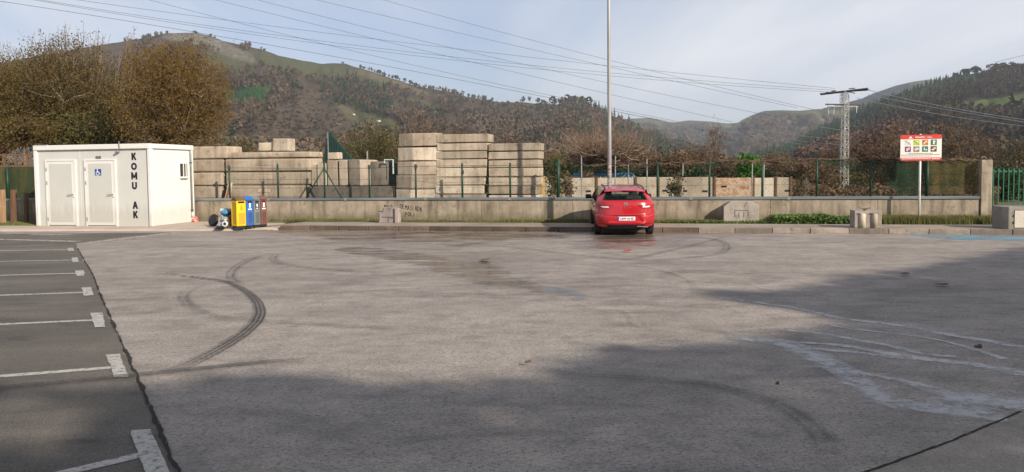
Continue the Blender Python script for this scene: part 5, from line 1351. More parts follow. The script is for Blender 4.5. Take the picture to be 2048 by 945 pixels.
    for sg in (-1, 1):
        MB().tube([(sg * .585, .60, 1.425), (sg * .59, .74, 1.453), (sg * .59, 1.5, 1.466), (sg * .585, 2.5, 1.452), (sg * .58, 2.75, 1.41)], [.014, .017, .017, .017, .014], 8).build('roof_rail', trim, root, smooth=True)
        mi = MB(); mi.obox((sg * 1.01, 2.98, 1.01), (.20, .13, .145)); mi.build('door_mirror', trim, root, bevel=0.035, seg=2)
        MB().tube([(sg * .84, 2.98, .955), (sg * .95, 2.98, .985)], .03, 6).build('mirror_arm', trim, root)
        for (x0, x1) in ((1.30, 2.05),):
            MB().box(min(sg * .900, sg * .935), max(sg * .900, sg * .935), 1.45, 1.62, .80, .83).build('door_handle', red, root, bevel=.008)
            MB().box(min(sg * .900, sg * .935), max(sg * .900, sg * .935), 2.35, 2.52, .80, .83).build('door_handle', red, root, bevel=.008)
        for yy in (1.22, 2.12, 3.05):
            q = MB(); q.box(min(sg * .88, sg * .9085), max(sg * .88, sg * .9085), yy - .004, yy + .004, .32, .9); q.build('door_gap', trim, root)
        for yy in (.86, 3.52):
            wh = empty('wheel', (sg * .80, yy, .318)); wh.parent = root
            t = MB(); t.lathe([(.20, -.10), (.27, -.108), (.31, -.10), (.318, -.07), (.318, .07), (.31, .10), (.27, .108), (.20, .10)], (0, 0, 0), 'x', 36)
            t.build('tyre', M['tyre'], wh, smooth=True)
            r_ = MB(); r_.lathe([(0, sg * .08), (.05, sg * .085), (.06, sg * .06), (.19, sg * .05), (.205, sg * .09), (.205, -sg * .09), (0, -sg * .09)], (0, 0, 0), 'x', 30)
            r_.build('rim', M['steel'], wh, smooth=False)
            sp_ = MB()
            for k in range(5):
                a = 2 * math.pi * k / 5
                sp_.obox((sg * .085, math.cos(a) * .12, math.sin(a) * .12), (.02, .17, .045), Matrix.Rotation(a, 3, 'X'))
            sp_.build('spokes', M['chrome'], wh)
    for sg in (-1, 1):
        for yy in (.86, 3.52):
            a = MB(); V = []; F = []; n = 20
            for i in range(n + 1):
                t_ = math.pi * i / n
                for rr in (.34, .40): V.append((sg * (.902), yy + math.cos(t_) * rr, .30 + math.sin(t_) * rr))
            a.add(V, [(2 * i, 2 * i + 1, 2 * i + 3, 2 * i + 2) for i in range(n)]); a.build('arch_trim', red, root, fix=False)
    return root
M['tyre'] = pmat('tyre_rubber', [(0.015, 0.015, 0.015), (0.025, 0.024, 0.023)], 10, 0.85, 0.4, 60)
make_car()

# ------------------------------------------------------------------ lamp pole
ls, lt = sz(1219.5, 440, 1.2)[0], 1.2
lp0 = loc_empty('lamp_post', ls, lt, 0.12, label='tall grey tapered lamp post rising behind the red car', cat='lamp post')
pt = sz(1217.6, 0, lt); lean = (pt[0] - ls) / pt[1]
MB().tube([(0, 0, 0), (lean * 3, 0, 3.0), (lean * 6, 0, 6.0), (lean * 10, 0, 10)], [.068, .060, .050, .034], 16).build('shaft', M['pole'], lp0, smooth=True)
MB().box(-.14, .14, -.14, .14, 0, .015).build('base_plate', M['pole'], lp0)
MB().tube([(lean * 10, 0, 9.9), (lean * 10, -.4, 10.15), (lean * 10, -1.3, 10.25)], .03, 10).build('arm', M['pole'], lp0, smooth=True)
MB().obox((lean * 10, -1.6, 10.24), (.26, .7, .12)).build('lamp_head', M['pole'], lp0, bevel=.03)
STK = pmat('faded_red_stickers', [(0.13, 0.06, 0.055), (0.34, 0.25, 0.23), (0.44, 0.42, 0.41), (0.12, 0.06, 0.06)], 13, 0.7, 0, lo=0.36, hi=0.62)
for k, (pa, pb) in enumerate(((326, 329), (331, 337), (338, 344.5), (346, 351), (356, 366), (367, 371))):
    za_, zb_ = sz(1219, pa, lt)[1], sz(1219, pb, lt)[1]
    V = []; F = []; n = 8
    for i in range(n + 1):
        a = R(-128 + 76 * i / n + (k % 2) * 8)
        for z in (zb_, za_): V.append((math.cos(a) * .0675 + lean * z, math.sin(a) * .0675, z - .12))
    b = MB(); b.add(V, [(2 * i, 2 * i + 2, 2 * i + 3, 2 * i + 1) for i in range(n)]); b.build('sticker', STK, lp0, fix=False)

# ------------------------------------------------------------------ bins
def sta(px, py, z=0.06): return G(px, py, z)
pA = sta(474.5, 459.0); pB = sta(535.5, 454.6)
rd = (pB - pA); rd.z = 0; rl = rd.length; rd.normalize(); wbin = rl / 4; bang = math.atan2(rd.y, rd.x)
print('bin row', rl, math.degrees(bang))
YEL = pmat('yellow_bin_paint', [(0.72, 0.42, 0.012), (0.80, 0.48, 0.02)], 3, 0.45, 0.05, fine=0.06)
BLUP = pmat('blue_bin_paint', [(0.025, 0.10, 0.34), (0.035, 0.125, 0.40)], 3, 0.45, 0.05, fine=0.06)
GRY = pmat('grey_green_bin_paint', [(0.12, 0.14, 0.13), (0.16, 0.18, 0.17)], 3, 0.5, 0.05, fine=0.06)
BRN = pmat('brown_bin_paint', [(0.13, 0.055, 0.045), (0.17, 0.075, 0.06)], 3, 0.5, 0.05, fine=0.06)
hb = {}
for k, (nm, mat, lab, tlt) in enumerate((('recycling_bin', YEL, 'yellow recycling bin with perforated side, nearest of the bin row', 0), ('recycling_bin', BLUP, 'blue recycling bin between the yellow and grey ones', 0),
                                    ('litter_bin', GRY, 'grey green bin with dark pictogram between blue and brown ones', 0), ('organic_waste_bin', BRN, 'dull brown bin at the far end of the bin row', 0))):
    wf = [1.22, .98, .92, .88]; q = pA + rd * (wbin * sum(wf[:k])); wbin_ = wbin * wf[k]
    r_ = empty(nm, (q.x, q.y, AZ), bang, label=lab, cat='bin', group='row of four recycling bins')
    w = wbin_ - 0.012; d = 0.30; H = 1.0
    # local: x along the row, y back-left; front face at y=0 faces right of the camera
    fr_ = MB(); fr_.box(0.0, w, 0, d, 0.09, H - .10)
    fr_.build('body', mat, r_, bevel=0.012)
    for x in (.02, w - .045):
        for y in (.02, d - .045): MB().box(x, x + .025, y, y + .025, 0, .10).build('foot', M['darkgrey'], r_)
    MB().box(0.01, w - .01, .01, d - .01, .03, .09).build('base', M['black'], r_)
    rf = MB(); e = .015
    rf.add([(-e, -e * 2, H - .10), (w + e, -e * 2, H - .10), (w + e, d + e, H - .10), (-e, d + e, H - .10), (-e, d * .45, H + .02), (w + e, d * .45, H + .02)], [(0, 3, 2, 1), (0, 1, 5, 4), (2, 3, 4, 5), (0, 4, 3), (1, 2, 5)])
    rf.build('lid', pmat('brown_metal_lid', [(0.10, 0.06, 0.035), (0.16, 0.10, 0.06)], 3, 0.5, 0.1) if k == 0 else (BLUP if k == 1 else mat), r_)
    MB().box(.05, w - .05, -.004, .01, H - .19, H - .13).build('mouth', M['black'], r_)
    dr = MB().box(.03, w - .03, -.012, .004, .12, .52).build('grille_door', mat, r_, bevel=.004)
    for j in range(11): MB().box(.06, w - .05, -.0145, -.010, .16 + j * .032, .172 + j * .032).build('slot', M['black'] if k != 0 else pmat_slot if 'pmat_slot' in globals() else M['darkgrey'], dr)
    # round perforations on the left side
    if k == 0:
        hs = MB()
        for iy in range(7):
            for iz in range(20):
                y, z = .05 + iy * (d - .1) / 6, .16 + iz * .034
                hs.lathe([(0, -.003), (.010, -.003)], (0, y, z), 'x', 6)
        hs.build('perforations', M['wooddark'], r_, fix=False)
        fm = MB(); fm.box(-.008, .004, .0, .028, .10, H - .11); fm.box(-.008, .004, d - .028, d, .10, H - .11); fm.box(-.008, .004, .028, d - .028, .10, .14); fm.box(-.008, .004, .028, d - .028, H - .16, H - .11)
        fm.build('side_frame', mat, r_)
    # pictogram label
    pm = {0: pmat('orange_print', [(0.6, 0.25, 0.01), (0.65, 0.3, 0.02)], 3, .5, 0), 1: WH, 2: M['ink'], 3: WH}[k]
    pc = MB(); cx, cz = w * .5, .68
    if k == 2: pc.box(cx - .055, cx + .055, -.006, -.003, .60, .80)
    elif k == 0: pc.add([(cx - .06, -.006, .60), (cx + .06, -.006, .60), (cx, -.006, .78)], [(0, 1, 2)])
    else:
        pc.box(cx - .025, cx + .025, -.006, -.003, .66, .80); pc.box(cx - .06, cx + .06, -.006, -.003, .59, .625)
    pi = pc.build('pictogram', pm, r_, fix=False)
    if k == 2:
        w2 = MB(); w2.box(cx - .02, cx + .02, -.009, -.006, .68, .77); w2.box(cx - .03, cx + .03, -.009, -.006, .615, .64); w2.build('pictogram_mark', WH, pi)

# discarded appliance and rubbish beside the bins
ap_o = G(447, 457.5, AZ)
ap0 = empty('discarded_appliance', (ap_o.x, ap_o.y, AZ), R(-8), label='gutted white appliance shell lying beside the yellow bin', cat='appliance')
APW = pmat('dirty_white_enamel', [(0.50, 0.50, 0.47), (0.66, 0.66, 0.63)], 4, 0.5, 0.1)
APG = pmat('grey_sheet_metal', [(0.25, 0.25, 0.245), (0.36, 0.36, 0.355)], 4, 0.5, 0.1)
b = MB(); b.obox((-.13, .22, .32), (.22, .03, .60), Matrix.Rotation(R(6), 3, 'Y')); b.build('side_panel', APW, ap0, bevel=.006)
b = MB(); b.obox((.10, .30, .34), (.44, .03, .56), Matrix.Rotation(R(2), 3, 'Y')); b.build('back_panel', APG, ap0, bevel=.006)
b = MB(); b.add([(-.16, -.02, .04), (.12, -.04, .04), (.14, -.02, .36), (-.02, -.02, .38), (-.14, .0, .52), (-.18, .02, .52), (-.16, .25, .04), (.12, .25, .04), (.14, .25, .36), (-.02, .25, .38), (-.14, .25, .52), (-.18, .25, .52)],
                [(0, 1, 2, 3, 4, 5), (11, 10, 9, 8, 7, 6), (0, 6, 7, 1), (1, 7, 8, 2), (2, 8, 9, 3), (3, 9, 10, 4), (4, 10, 11, 5), (5, 11, 6, 0)]); b.build('casing', APG, ap0, bevel=.008)
b = MB(); b.lathe([(.05, -.06), (.075, -.07), (.095, -.06), (.095, .02), (.05, .02)], (.10, -.05, .15), 'y', 20); b.build('drum_ring', APW, ap0, smooth=True)
b = MB(); b.lathe([(0, -.03), (.05, -.03)], (.10, -.05, .15), 'y', 16); b.build('ring_core', M['darkgrey'], ap0, fix=False)
b = MB(); b.lathe([(0, -.03), (.03, -.04), (.045, -.03), (.045, .03), (0, .03)], (.02, -.06, .30), 'y', 14); b.build('pump', M['steel'], ap0, smooth=True)
b = MB(); b.lathe([(0, -.03), (.02, -.04), (.035, -.03), (.035, .03), (0, .03)], (.11, -.07, .28), 'y', 14); b.build('motor', APW, ap0, smooth=True)
b = MB(); b.tube([(.16, -.05, .03), (.20, -.07, .12), (.24, -.05, .24), (.26, 0, .30)], .014, 6); b.build('hose', M['darkgrey'], ap0)
b = MB(); b.box(.17, .27, -.03, .02, .06, .30); b.build('bracket', M['wooddark'], ap0, bevel=.01)
sl_ = G(440, 459.2, AZ); b = MB(); b.box(-.17, .12, -.06, .08, 0, .035); b.box(-.10, .10, -.05, .07, .035, .10)
tag(b.build('plastic_base', M['black'], None, (sl_.x, sl_.y, AZ), bevel=.01), 'flat black plastic base lying in front of the gutted appliance', 'plastic base')
# crumpled blue cloth
def crumple(name, c, r3_, mat, lab, cat, seed=0, rz=0.0):
    bm = bmesh.new(); bmesh.ops.create_icosphere(bm, subdivisions=3, radius=1)
    for v in bm.verts:
        f_ = 1 + .38 * mnoise.noise(v.co * 2.1 + Vector((seed, 0, 0))) + .22 * mnoise.noise(v.co * 5 + Vector((seed, 2, 0)))
        v.co = Vector((v.co.x * r3_[0], v.co.y * r3_[1], v.co.z * r3_[2])) * f_
    me = bpy.data.meshes.new(name); bm.to_mesh(me); bm.free()
    return tag(link_mesh(name, me, mat, None, c, (0, 0, rz)), lab, cat)
crumple('crumpled_bag', (ap_o.x + .03, ap_o.y + .06, .57), (.15, .10, .075), pmat('blue_plastic_bag', [(0.03, 0.16, 0.34), (0.05, 0.25, 0.46), (0.03, 0.09, 0.2)], 9, 0.4, 0.3, 20, obj=True), 'crumpled bright blue bag lying on the gutted appliance', 'bag', 2)
crumple('crumpled_bag', (ap_o.x + .22, ap_o.y + .06, .54), (.12, .09, .06), M['black'], 'black crumpled bag between blue bag and yellow bin', 'bag', 5)
crumple('cardboard_scrap', (ap_o.x - .12, ap_o.y - .02, .52), (.05, .04, .07), pmat('brown_card', [(0.28, 0.15, 0.08), (0.4, 0.24, 0.13)], 9, 0.8, 0.1), 'small brown scrap tucked in the torn edge of the appliance', 'cardboard', 8)
tdisc = G(427.5, 452.5, AZ)
b = MB(); b.lathe([(0, -.05), (.13, -.05), (.2, -.045), (.215, -.02), (.215, .02), (.2, .045), (0, .05)], (0, 0, 0), 'x', 28)
tag(b.build('black_dish', M['black'], None, (tdisc.x, tdisc.y, AZ + .19), (0, R(14), R(60)), smooth=True), 'round black dish leaning behind the gutted appliance', 'dish')

# ------------------------------------------------------------------ wooden posts at the left
for i, (xa_, xb_, yt, yb, mt, lab) in enumerate(((-4, 5, 380, 449, 'wood', 'light new wooden post cut by the left edge of the picture'), (20.5, 28, 380, 446, 'wooddark', 'taller dark brown wooden post on the lawn'), (48, 54, 386, 446, 'wooddark', 'shorter dark wooden post on the lawn next to the toilet container'))):
    g0, g1 = G(xa_, yb, .024), G(xb_, yb, .024); z = atY((xa_ + xb_) / 2, yt, g0.y).z; w = (g1 - g0).length
    b = MB(); b.box(0, w, 0, w, 0, z)
    tag(b.build('wooden_post', M[mt], None, (g0.x, g0.y, 0.0), (0, R([1, 2.2, 1.5][i]), RZ), bevel=.012), lab, 'post', 'wooden posts on the lawn')

# ------------------------------------------------------------------ broken block at the wall, fluted planter, buttress, cabinet
def gpt(px, py, z=.126): g = G(px, py, z) - K0; return g.dot(U), g.dot(N)
s0, t0 = gpt(757, 446.5); s1, _ = gpt(790, 446.5)
hz = lambda px, py, t: sz(px, py, t)[1]
o = loc_empty('broken_block', s0, t0, .126, label='cracked pinkish concrete block with notched corner standing on the walkway', cat='concrete block')
zt = hz(775, 415, t0) - .126; zn = hz(765, 424, t0) - .126; w = s1 - s0; M['pink'] = concrete('pinkish_concrete', (0.27, 0.22, 0.20), (0.36, 0.30, 0.275), (0.44, 0.37, 0.34), 0.6)
b = MB(); b.prism([(0, 0), (w, 0), (w, zt), (w * .32, zt), (w * .32, zn), (0, zn)], lambda a, z: (a, 0, z), lambda a, z: (a, .26, z)); b.build('body', M['pink'], o, bevel=.015, jitter=.006, seed=3)
for (xa_, za_, xb_, zb_) in ((0, zn + .02, w * .25, zn), (w * .27, zn + .0, w * .31, zt - .02), (w * .2, zt * .38, w * .9, zt * .36), (w * .05, zt * .1, w * .06, zt * .6), (w * .62, .02, w * .60, zt * .35)):
    A = Vector((xa_, -.004, za_)); B_ = Vector((xb_, -.004, zb_)); t = (B_ - A).normalized(); q = Vector((-t.z, 0, t.x)) * .008
    MB().add([A - q, B_ - q, B_ + q, A + q], [(0, 1, 2, 3)]).build('crack', M['ink'], o, fix=False)
s2, t2 = gpt(790, 446.5); s3, _ = gpt(800, 446.5)
o = loc_empty('broken_block', s2 + .01, t0 - .02, .126, label='narrow block with bright right side butted against the cracked one', cat='concrete block')
b = MB(); b.box(0, s3 - s2 - .03, 0, .22, 0, hz(797, 417, t0) - .126); b.build('body', M['pink'], o, bevel=.015, jitter=.005, seed=4)
b = MB(); b.box(-.03, .012, -.004, .1, 0.02, zt - .05); b.build('joint_shadow_gap', M['darkgrey'], o)
# fluted planter
s0, t0 = gpt(1709, 457); s1, _ = gpt(1763, 457); w = s1 - s0; t0 = max(t0, 0.02); zt = hz(1730, 423, t0) - .12
o = loc_empty('fluted_planter', s0, t0, .13, label='squat concrete planter block with two pale fluted ribs on the kerb', cat='planter')
b = MB(); b.box(0, w, .03, .62, 0, zt); b.build('body', M['barrier'], o, bevel=.012, jitter=.004, seed=6)
for f_ in (.30, .74):
    b = MB(); b.tube([(w * f_, .045, 0), (w * f_, .045, zt - .09), (w * f_, .045, zt - .06)], [.085, .085, .06], 12); b.build('rib', M['block_light'], o, smooth=True)
    b = MB(); b.obox((w * f_, .02, zt - .06), (.2, .08, .02)); b.build('rib_cap', M['barrier'], o)
b = MB()
b.obox((w * .36, .2, zt + .05), (.20, .12, .02), Matrix.Rotation(R(15), 3, 'Y')); b.obox((w * .52, .22, zt + .055), (.16, .10, .02), Matrix.Rotation(R(-12), 3, 'Y')); b.cyl((w * .42, .2, zt), (w * .42, .2, zt + .06), .03, n=8)
tag(b.build('iron_fitting', M['wooddark'], None, wc(s0, t0, .13), (0, 0, RZ)), 'rusty flat iron fitting on top of the fluted planter', 'iron fitting')
# buttress block against the wall
s0, t0 = gpt(1447, 438, .14); t0 = WT - .42
s0 = sz(1447, 430, t0)[0]; s1 = sz(1518, 430, t0)[0]; w = s1 - s0
fz = lambda py: hz(1480, py, t0)
o = loc_empty('concrete_buttress', s0, t0, 0, label='pale concrete barrier end with sloped shoulders leaning at the wall', cat='concrete barrier')
pl_ = [(0, .08), (w, .08), (w, fz(412)), (w * .90, fz(409)), (w * .84, fz(403.5)), (w * .19, fz(403)), (0, fz(414))]
b = MB(); b.prism(pl_, lambda a, z: (a, 0, z), lambda a, z: (a, .40, z)); b.build('body', M['barrier'], o, bevel=.012)
rx0, rz0 = sz(1469, 435, t0); rx1, rz1 = sz(1497, 421, t0); rx0 -= s0; rx1 -= s0
for (a, b_, c_, d_) in ((rx0, rz1 - .015, rx1, rz1), (rx0, rz0, rx0 + .015, rz1), (rx1 - .015, rz0, rx1, rz1), ((rx0 * .7 + rx1 * .3), rz0, (rx0 * .7 + rx1 * .3) + .015, rz1 - .06), ((rx0 * .35 + rx1 * .65), rz0, (rx0 * .35 + rx1 * .65) + .015, rz1 - .04)):
    MB().box(a, c_, -.004, .006, b_, d_).build('groove', M['darkgrey'], o)
b = MB(); b.obox((w * .62, -.003, fz(410)), (.012, .006, .16), Matrix.Rotation(R(25), 3, 'Y')); b.build('crack', M['darkgrey'], o)
# meter cabinet on the far right
s0, t0 = gpt(2008, 459.5); t0 = max(.05, t0); zt = hz(2010, 414, t0) - .126
o = loc_empty('meter_cabinet', s0, t0, .126, label='low grey concrete meter cabinet with a pale door cut by the right edge', cat='meter cabinet')
o.rotation_euler = (0, 0, RZ + R(2))
xd = sz(2016, 440, t0)[0] - s0; W_ = 1.35
b = MB(); b.add([(0, .12, 0), (.12, 0, 0), (W_, 0, 0), (W_, .7, 0), (0, .7, 0), (.0, .12, zt), (.12, 0, zt), (W_, 0, zt), (W_, .7, zt), (0, .7, zt)], [(0, 1, 2, 3, 4), (5, 9, 8, 7, 6), (0, 5, 6, 1), (1, 6, 7, 2), (2, 7, 8, 3), (3, 8, 9, 4), (4, 9, 5, 0)])
b.build('body', M['barrier'], o, bevel=.02, seg=2)
x0 = .26
MB().box(x0 - .015, W_ - .16, -.004, .012, .03, zt - .085).build('door_gap', M['darkgrey'], o)
MB().box(x0, W_ - .175, -.012, .006, .045, zt - .10).build('door', pmat('pale_cabinet_door', [(0.48, 0.43, 0.37), (0.56, 0.50, 0.43)], 2, .6, .05), o, bevel=.004)
for z in (.18, zt * .6): MB().cyl((x0 - .02, -.012, z - .03), (x0 - .02, -.012, z + .03), .012, n=8).build('hinge', M['darkgrey'], o)

# ------------------------------------------------------------------ notice board
s0 = sz(1839.3, 430, 2.15)[0]; t0 = 2.15
sp0 = loc_empty('notice_sign', s0, t0, .1, label='white municipal notice board with red bands and eight coloured pictograms on a pole', cat='sign')
zb_ = hz(1841, 321.5, t0) - .1; ztp = hz(1841, 270, t0) - .1
MB().tube([(0, .05, 0), (0, .05, ztp + .02)], .032, 12).build('pole', pmat('white_post', [(0.6, 0.6, 0.58), (0.7, 0.7, 0.68)], 3, .5, .05), sp0, smooth=True)
xl_ = sz(1801, 300, t0)[0] - s0; xr_ = sz(1883.3, 300, t0)[0] - s0
SW = xr_ - xl_; SH = ztp - zb_
def rrect(x0, x1, z0, z1, r, n=5):
    P = []
    for (cx, cz, a0) in ((x1 - r, z1 - r, 0), (x0 + r, z1 - r, 90), (x0 + r, z0 + r, 180), (x1 - r, z0 + r, 270)):
        for k in range(n + 1): a = R(a0 + 90 * k / n); P.append((cx + r * math.cos(a), cz + r * math.sin(a)))
    return P
SWH = pmat('sign_white', [(0.68, 0.67, 0.60), (0.74, 0.73, 0.66)], 2, .5, 0, fine=.03)
SRD = pmat('sign_red', [(0.52, 0.055, 0.04), (0.58, 0.065, 0.045)], 2, .5, 0, fine=.03)
brd = MB().prism(rrect(xl_, xr_, zb_, ztp, .05), lambda a, z: (a, 0, z), lambda a, z: (a, .018, z)).build('board', SWH, sp0)
MB().prism(rrect(xl_, xr_, ztp - SH * .17, ztp, .04), lambda a, z: (a, -.003, z), lambda a, z: (a, .0, z)).build('top_band', SRD, brd)
MB().prism(rrect(xl_, xr_, zb_, zb_ + SH * .115, .035), lambda a, z: (a, -.003, z), lambda a, z: (a, .0, z)).build('bottom_band', SRD, brd)
fx = lambda f_: xl_ + SW * f_
fz_ = lambda f_: ztp - SH * f_
fit_text(brd, 'title', 'Azpeitiko', WH, fx(.475), -.005, fz_(.095), SH * .075, SW * .25, bold=.02)
fit_text(brd, 'title', 'Udala', WH, fx(.70), -.005, fz_(.095), SH * .065, SW * .125)
b = MB(); b.add([(fx(.21), -.005, fz_(.115)), (fx(.275), -.005, fz_(.115)), (fx(.262), -.005, fz_(.075)), (fx(.242), -.005, fz_(.06)), (fx(.222), -.005, fz_(.075))], [(0, 1, 2, 3, 4)]); b.box(fx(.19), fx(.295), -.006, -.004, fz_(.145), fz_(.13)); b.build('crest', WH, brd, fix=False)
icc = [(0.60, 0.62, 0.56), (0.36, 0.58, 0.03), (0.60, 0.19, 0.06), (0.03, 0.16, 0.12), (0.20, 0.04, 0.19), (0.26, 0.18, 0.17), (0.03, 0.16, 0.12), (0.12, 0.03, 0.03)]
RDL = pmat('icon_red_line', [(0.30, 0.10, 0.08), (0.34, 0.12, 0.1)], 2, .5, 0)
for k in range(8):
    cxk = [.180, .390, .600, .808][k % 4]; czk = [.30, .555][k // 4]; hw = SW * .072; hh = SH * .105
    x, z = fx(cxk), fz_(czk)
    icn = MB().box(x - hw, x + hw, -.005, 0, z - hh, z + hh).build('pictogram', pmat('icon_colour', [icc[k], tuple(v * 1.05 for v in icc[k])], 2, .5, 0, fine=0), brd)
    b = MB(); y_ = -.008
    if k in (0, 1):
        b.obox((x - hw * .1, y_, z + hh * .35), (hw * 1.0, .002, hh * .35)); b.obox((x + hw * .3, y_, z - hh * .1), (hw * .25, .002, hh * .9))
    elif k == 2: b.obox((x, y_, z), (hw * 1.3, .002, hh * .5), Matrix.Rotation(R(-38), 3, 'Y'))
    elif k == 3: b.obox((x, y_, z), (hw * .6, .002, hh * 1.4)); b.obox((x + hw * .4, y_, z + hh * .3), (hw * .4, .002, hh * .3))
    elif k == 4: b.obox((x - hw * .25, y_, z - hh * .15), (hw * .45, .002, hh * 1.1)); b.obox((x + hw * .35, y_, z + hh * .2), (hw * .35, .002, hh * 1.0))
    elif k == 5: b.obox((x, y_, z), (hw * 1.3, .002, hh * .9))
    elif k == 6: b.obox((x - hw * .3, y_, z), (hw * .4, .002, hh * 1.0)); b.obox((x + hw * .1, y_, z - hh * .3), (hw * 1.2, .002, hh * .35))
    else: b.obox((x - hw * .2, y_, z - hh * .25), (hw * 1.1, .002, hh * .5)); b.obox((x + hw * .3, y_, z + hh * .3), (hw * .9, .002, hh * .4))
    b.build('pictogram_figure', SWH, icn)
    if k in (0, 1, 2, 5, 7):
        MB().obox((x, -.0105, z), (hw * 2.3, .002, hh * .16), Matrix.Rotation(R(38), 3, 'Y')).build('strike_bar', RDL, icn)
DK = M['ink']
def textline(z, x0, x1, h, mat, seed):
    b = MB(); r_ = random.Random(seed); x = x0
    while x < x1:
        w_ = r_.uniform(.012, .07); w_ = min(w_, x1 - x); b.box(x, x + w_, -.0045, -.001, z - h / 2, z + h / 2); x += w_ + r_.uniform(.006, .014)
    return b
textline(fz_(.725), fx(.19), fx(.79), SH * .016, DK, 1).build('text_line', DK, brd)
textline(fz_(.78), fx(.02), fx(.96), SH * .018, DK, 2).build('text_line', DK, brd)
textline(fz_(.835), fx(.02), fx(.78), SH * .007, M['darkgrey'], 3).build('text_line', M['darkgrey'], brd)
b = textline(fz_(.93), fx(.03), fx(.74), SH * .022, WH, 4); b.v = [(p[0], p[1] - .003, p[2]) for p in b.v]; b.build('text_line', WH, brd)
b = textline(fz_(.935), fx(.77), fx(.96), SH * .026, WH, 5); b.v = [(p[0], p[1] - .003, p[2]) for p in b.v]; b.build('text_line', WH, brd)

# ------------------------------------------------------------------ pylons and power lines
def pylon(px0, px1, ytop, ybase, Y, label, mat, arms=True):
    pb = atY((px0 + px1) / 2, ybase, Y); top = atY((px0 + px1) / 2, ytop, Y).z
    w = abs((atY(px1, 300, Y) - atY(px0, 300, Y)).x)
    o = empty('pylon', (pb.x, Y, -0.05), R(14), label=label, cat='pylon', group='lattice pylons')
    lat_ = MB(); nb = int((top) / (w * 1.25)); h = top / nb
    lw = w * .085
    cw_ = lambda z: w / 2 * (1.12 - .22 * z / top)
    for sx in (-1, 1):
        for sy in (-1, 1):
            MB().tube([(sx * cw_(0), sy * cw_(0), 0), (sx * cw_(top), sy * cw_(top), top)], lw, 4).build('leg', mat, o)
    for i in range(nb):
        z0, z1 = i * h, (i + 1) * h; a, c = cw_(z0), cw_(z1)
        for (p, q) in (((-a, -a, z0), (c, -c, z1)), ((a, a, z0), (-c, c, z1)), ((-a, a, z0), (-c, -c, z1)), ((a, -a, z0), (c, c, z1))) if i % 2 == 0 else (((a, -a, z0), (-c, -c, z1)), ((-a, a, z0), (c, c, z1)), ((-a, -a, z0), (-c, c, z1)), ((a, a, z0), (c, -c, z1))):
            lat_.tube([p, q], lw * .62, 3)
        if i % 3 == 1:
            lat_.tube([(a, -a, z0), (-c, -c, z1)], lw * .5, 3); lat_.tube([(-a, -a, z0), (c, -c, z1)], lw * .5, 3)
        lat_.tube([(-c, -c, z1), (c, -c, z1)], lw * .5, 3); lat_.tube([(c, -c, z1), (c, c, z1)], lw * .5, 3)
    lat_.build('lattice', mat, o)
    return o, w, top
PYM = pmat('pylon_galvanised', [(0.34, 0.34, 0.315), (0.46, 0.46, 0.43)], .5, .6, 0)
PYD = pmat('pylon_dark_steel', [(0.05, 0.05, 0.052), (0.08, 0.08, 0.08)], .5, .6, 0)
YP = 58
po, pw_, ptop = pylon(1683, 1693, 180, 420, YP, 'pale lattice pylon with two dark cross arms right of centre', PYM)
def arm(o_, Y, xa, ya, xb, yb, za_off=0, dpt=1.4, name='cross_arm', mat=PYD, th=.16):
    A = atY(xa, ya, Y - dpt); B_ = atY(xb, yb, Y + dpt)
    Mi = Matrix.Translation(o_.location) @ Matrix.Rotation(o_.rotation_euler.z, 4, 'Z'); Mi.invert()
    MB().tube([Mi @ A, Mi @ B_], th, 4).build(name, mat, o_)
    return Mi
arm(po, YP, 1641, 189, 1736, 178, dpt=-1.2, th=.08)
arm(po, YP, 1652, 186, 1735, 180.5, dpt=-.9, th=.05)
arm(po, YP, 1651, 209, 1721, 210.5, dpt=.5, th=.05)
arm(po, YP, 1660, 213, 1716, 213.5, dpt=.5, th=.035, mat=PYM)
Mi = Matrix.Translation(po.location) @ Matrix.Rotation(po.rotation_euler.z, 4, 'Z'); Mi.invert()
for (xa, ya, xb, yb) in ((1640, 187.5, 1648, 187.5), (1731, 178, 1740, 181), (1656, 211, 1657, 229), (1669, 212, 1667, 229), (1713, 212, 1713, 226), (1698, 184, 1710, 187), (1663, 183, 1672, 182), (1698, 178, 1710, 177)):
    MB().tube([Mi @ atY(xa, ya, YP), Mi @ atY(xb, yb, YP)], .04, 5).build('insulator', PYM if ya > 205 else PYD, po)
pylon(1678.5, 1684, 186, 420, 66, 'greyer thin lattice pylon half hidden behind the pale one', pmat('pylon_grey_far', [(0.14, 0.15, 0.15), (0.20, 0.21, 0.21)], .5, .6, 0))

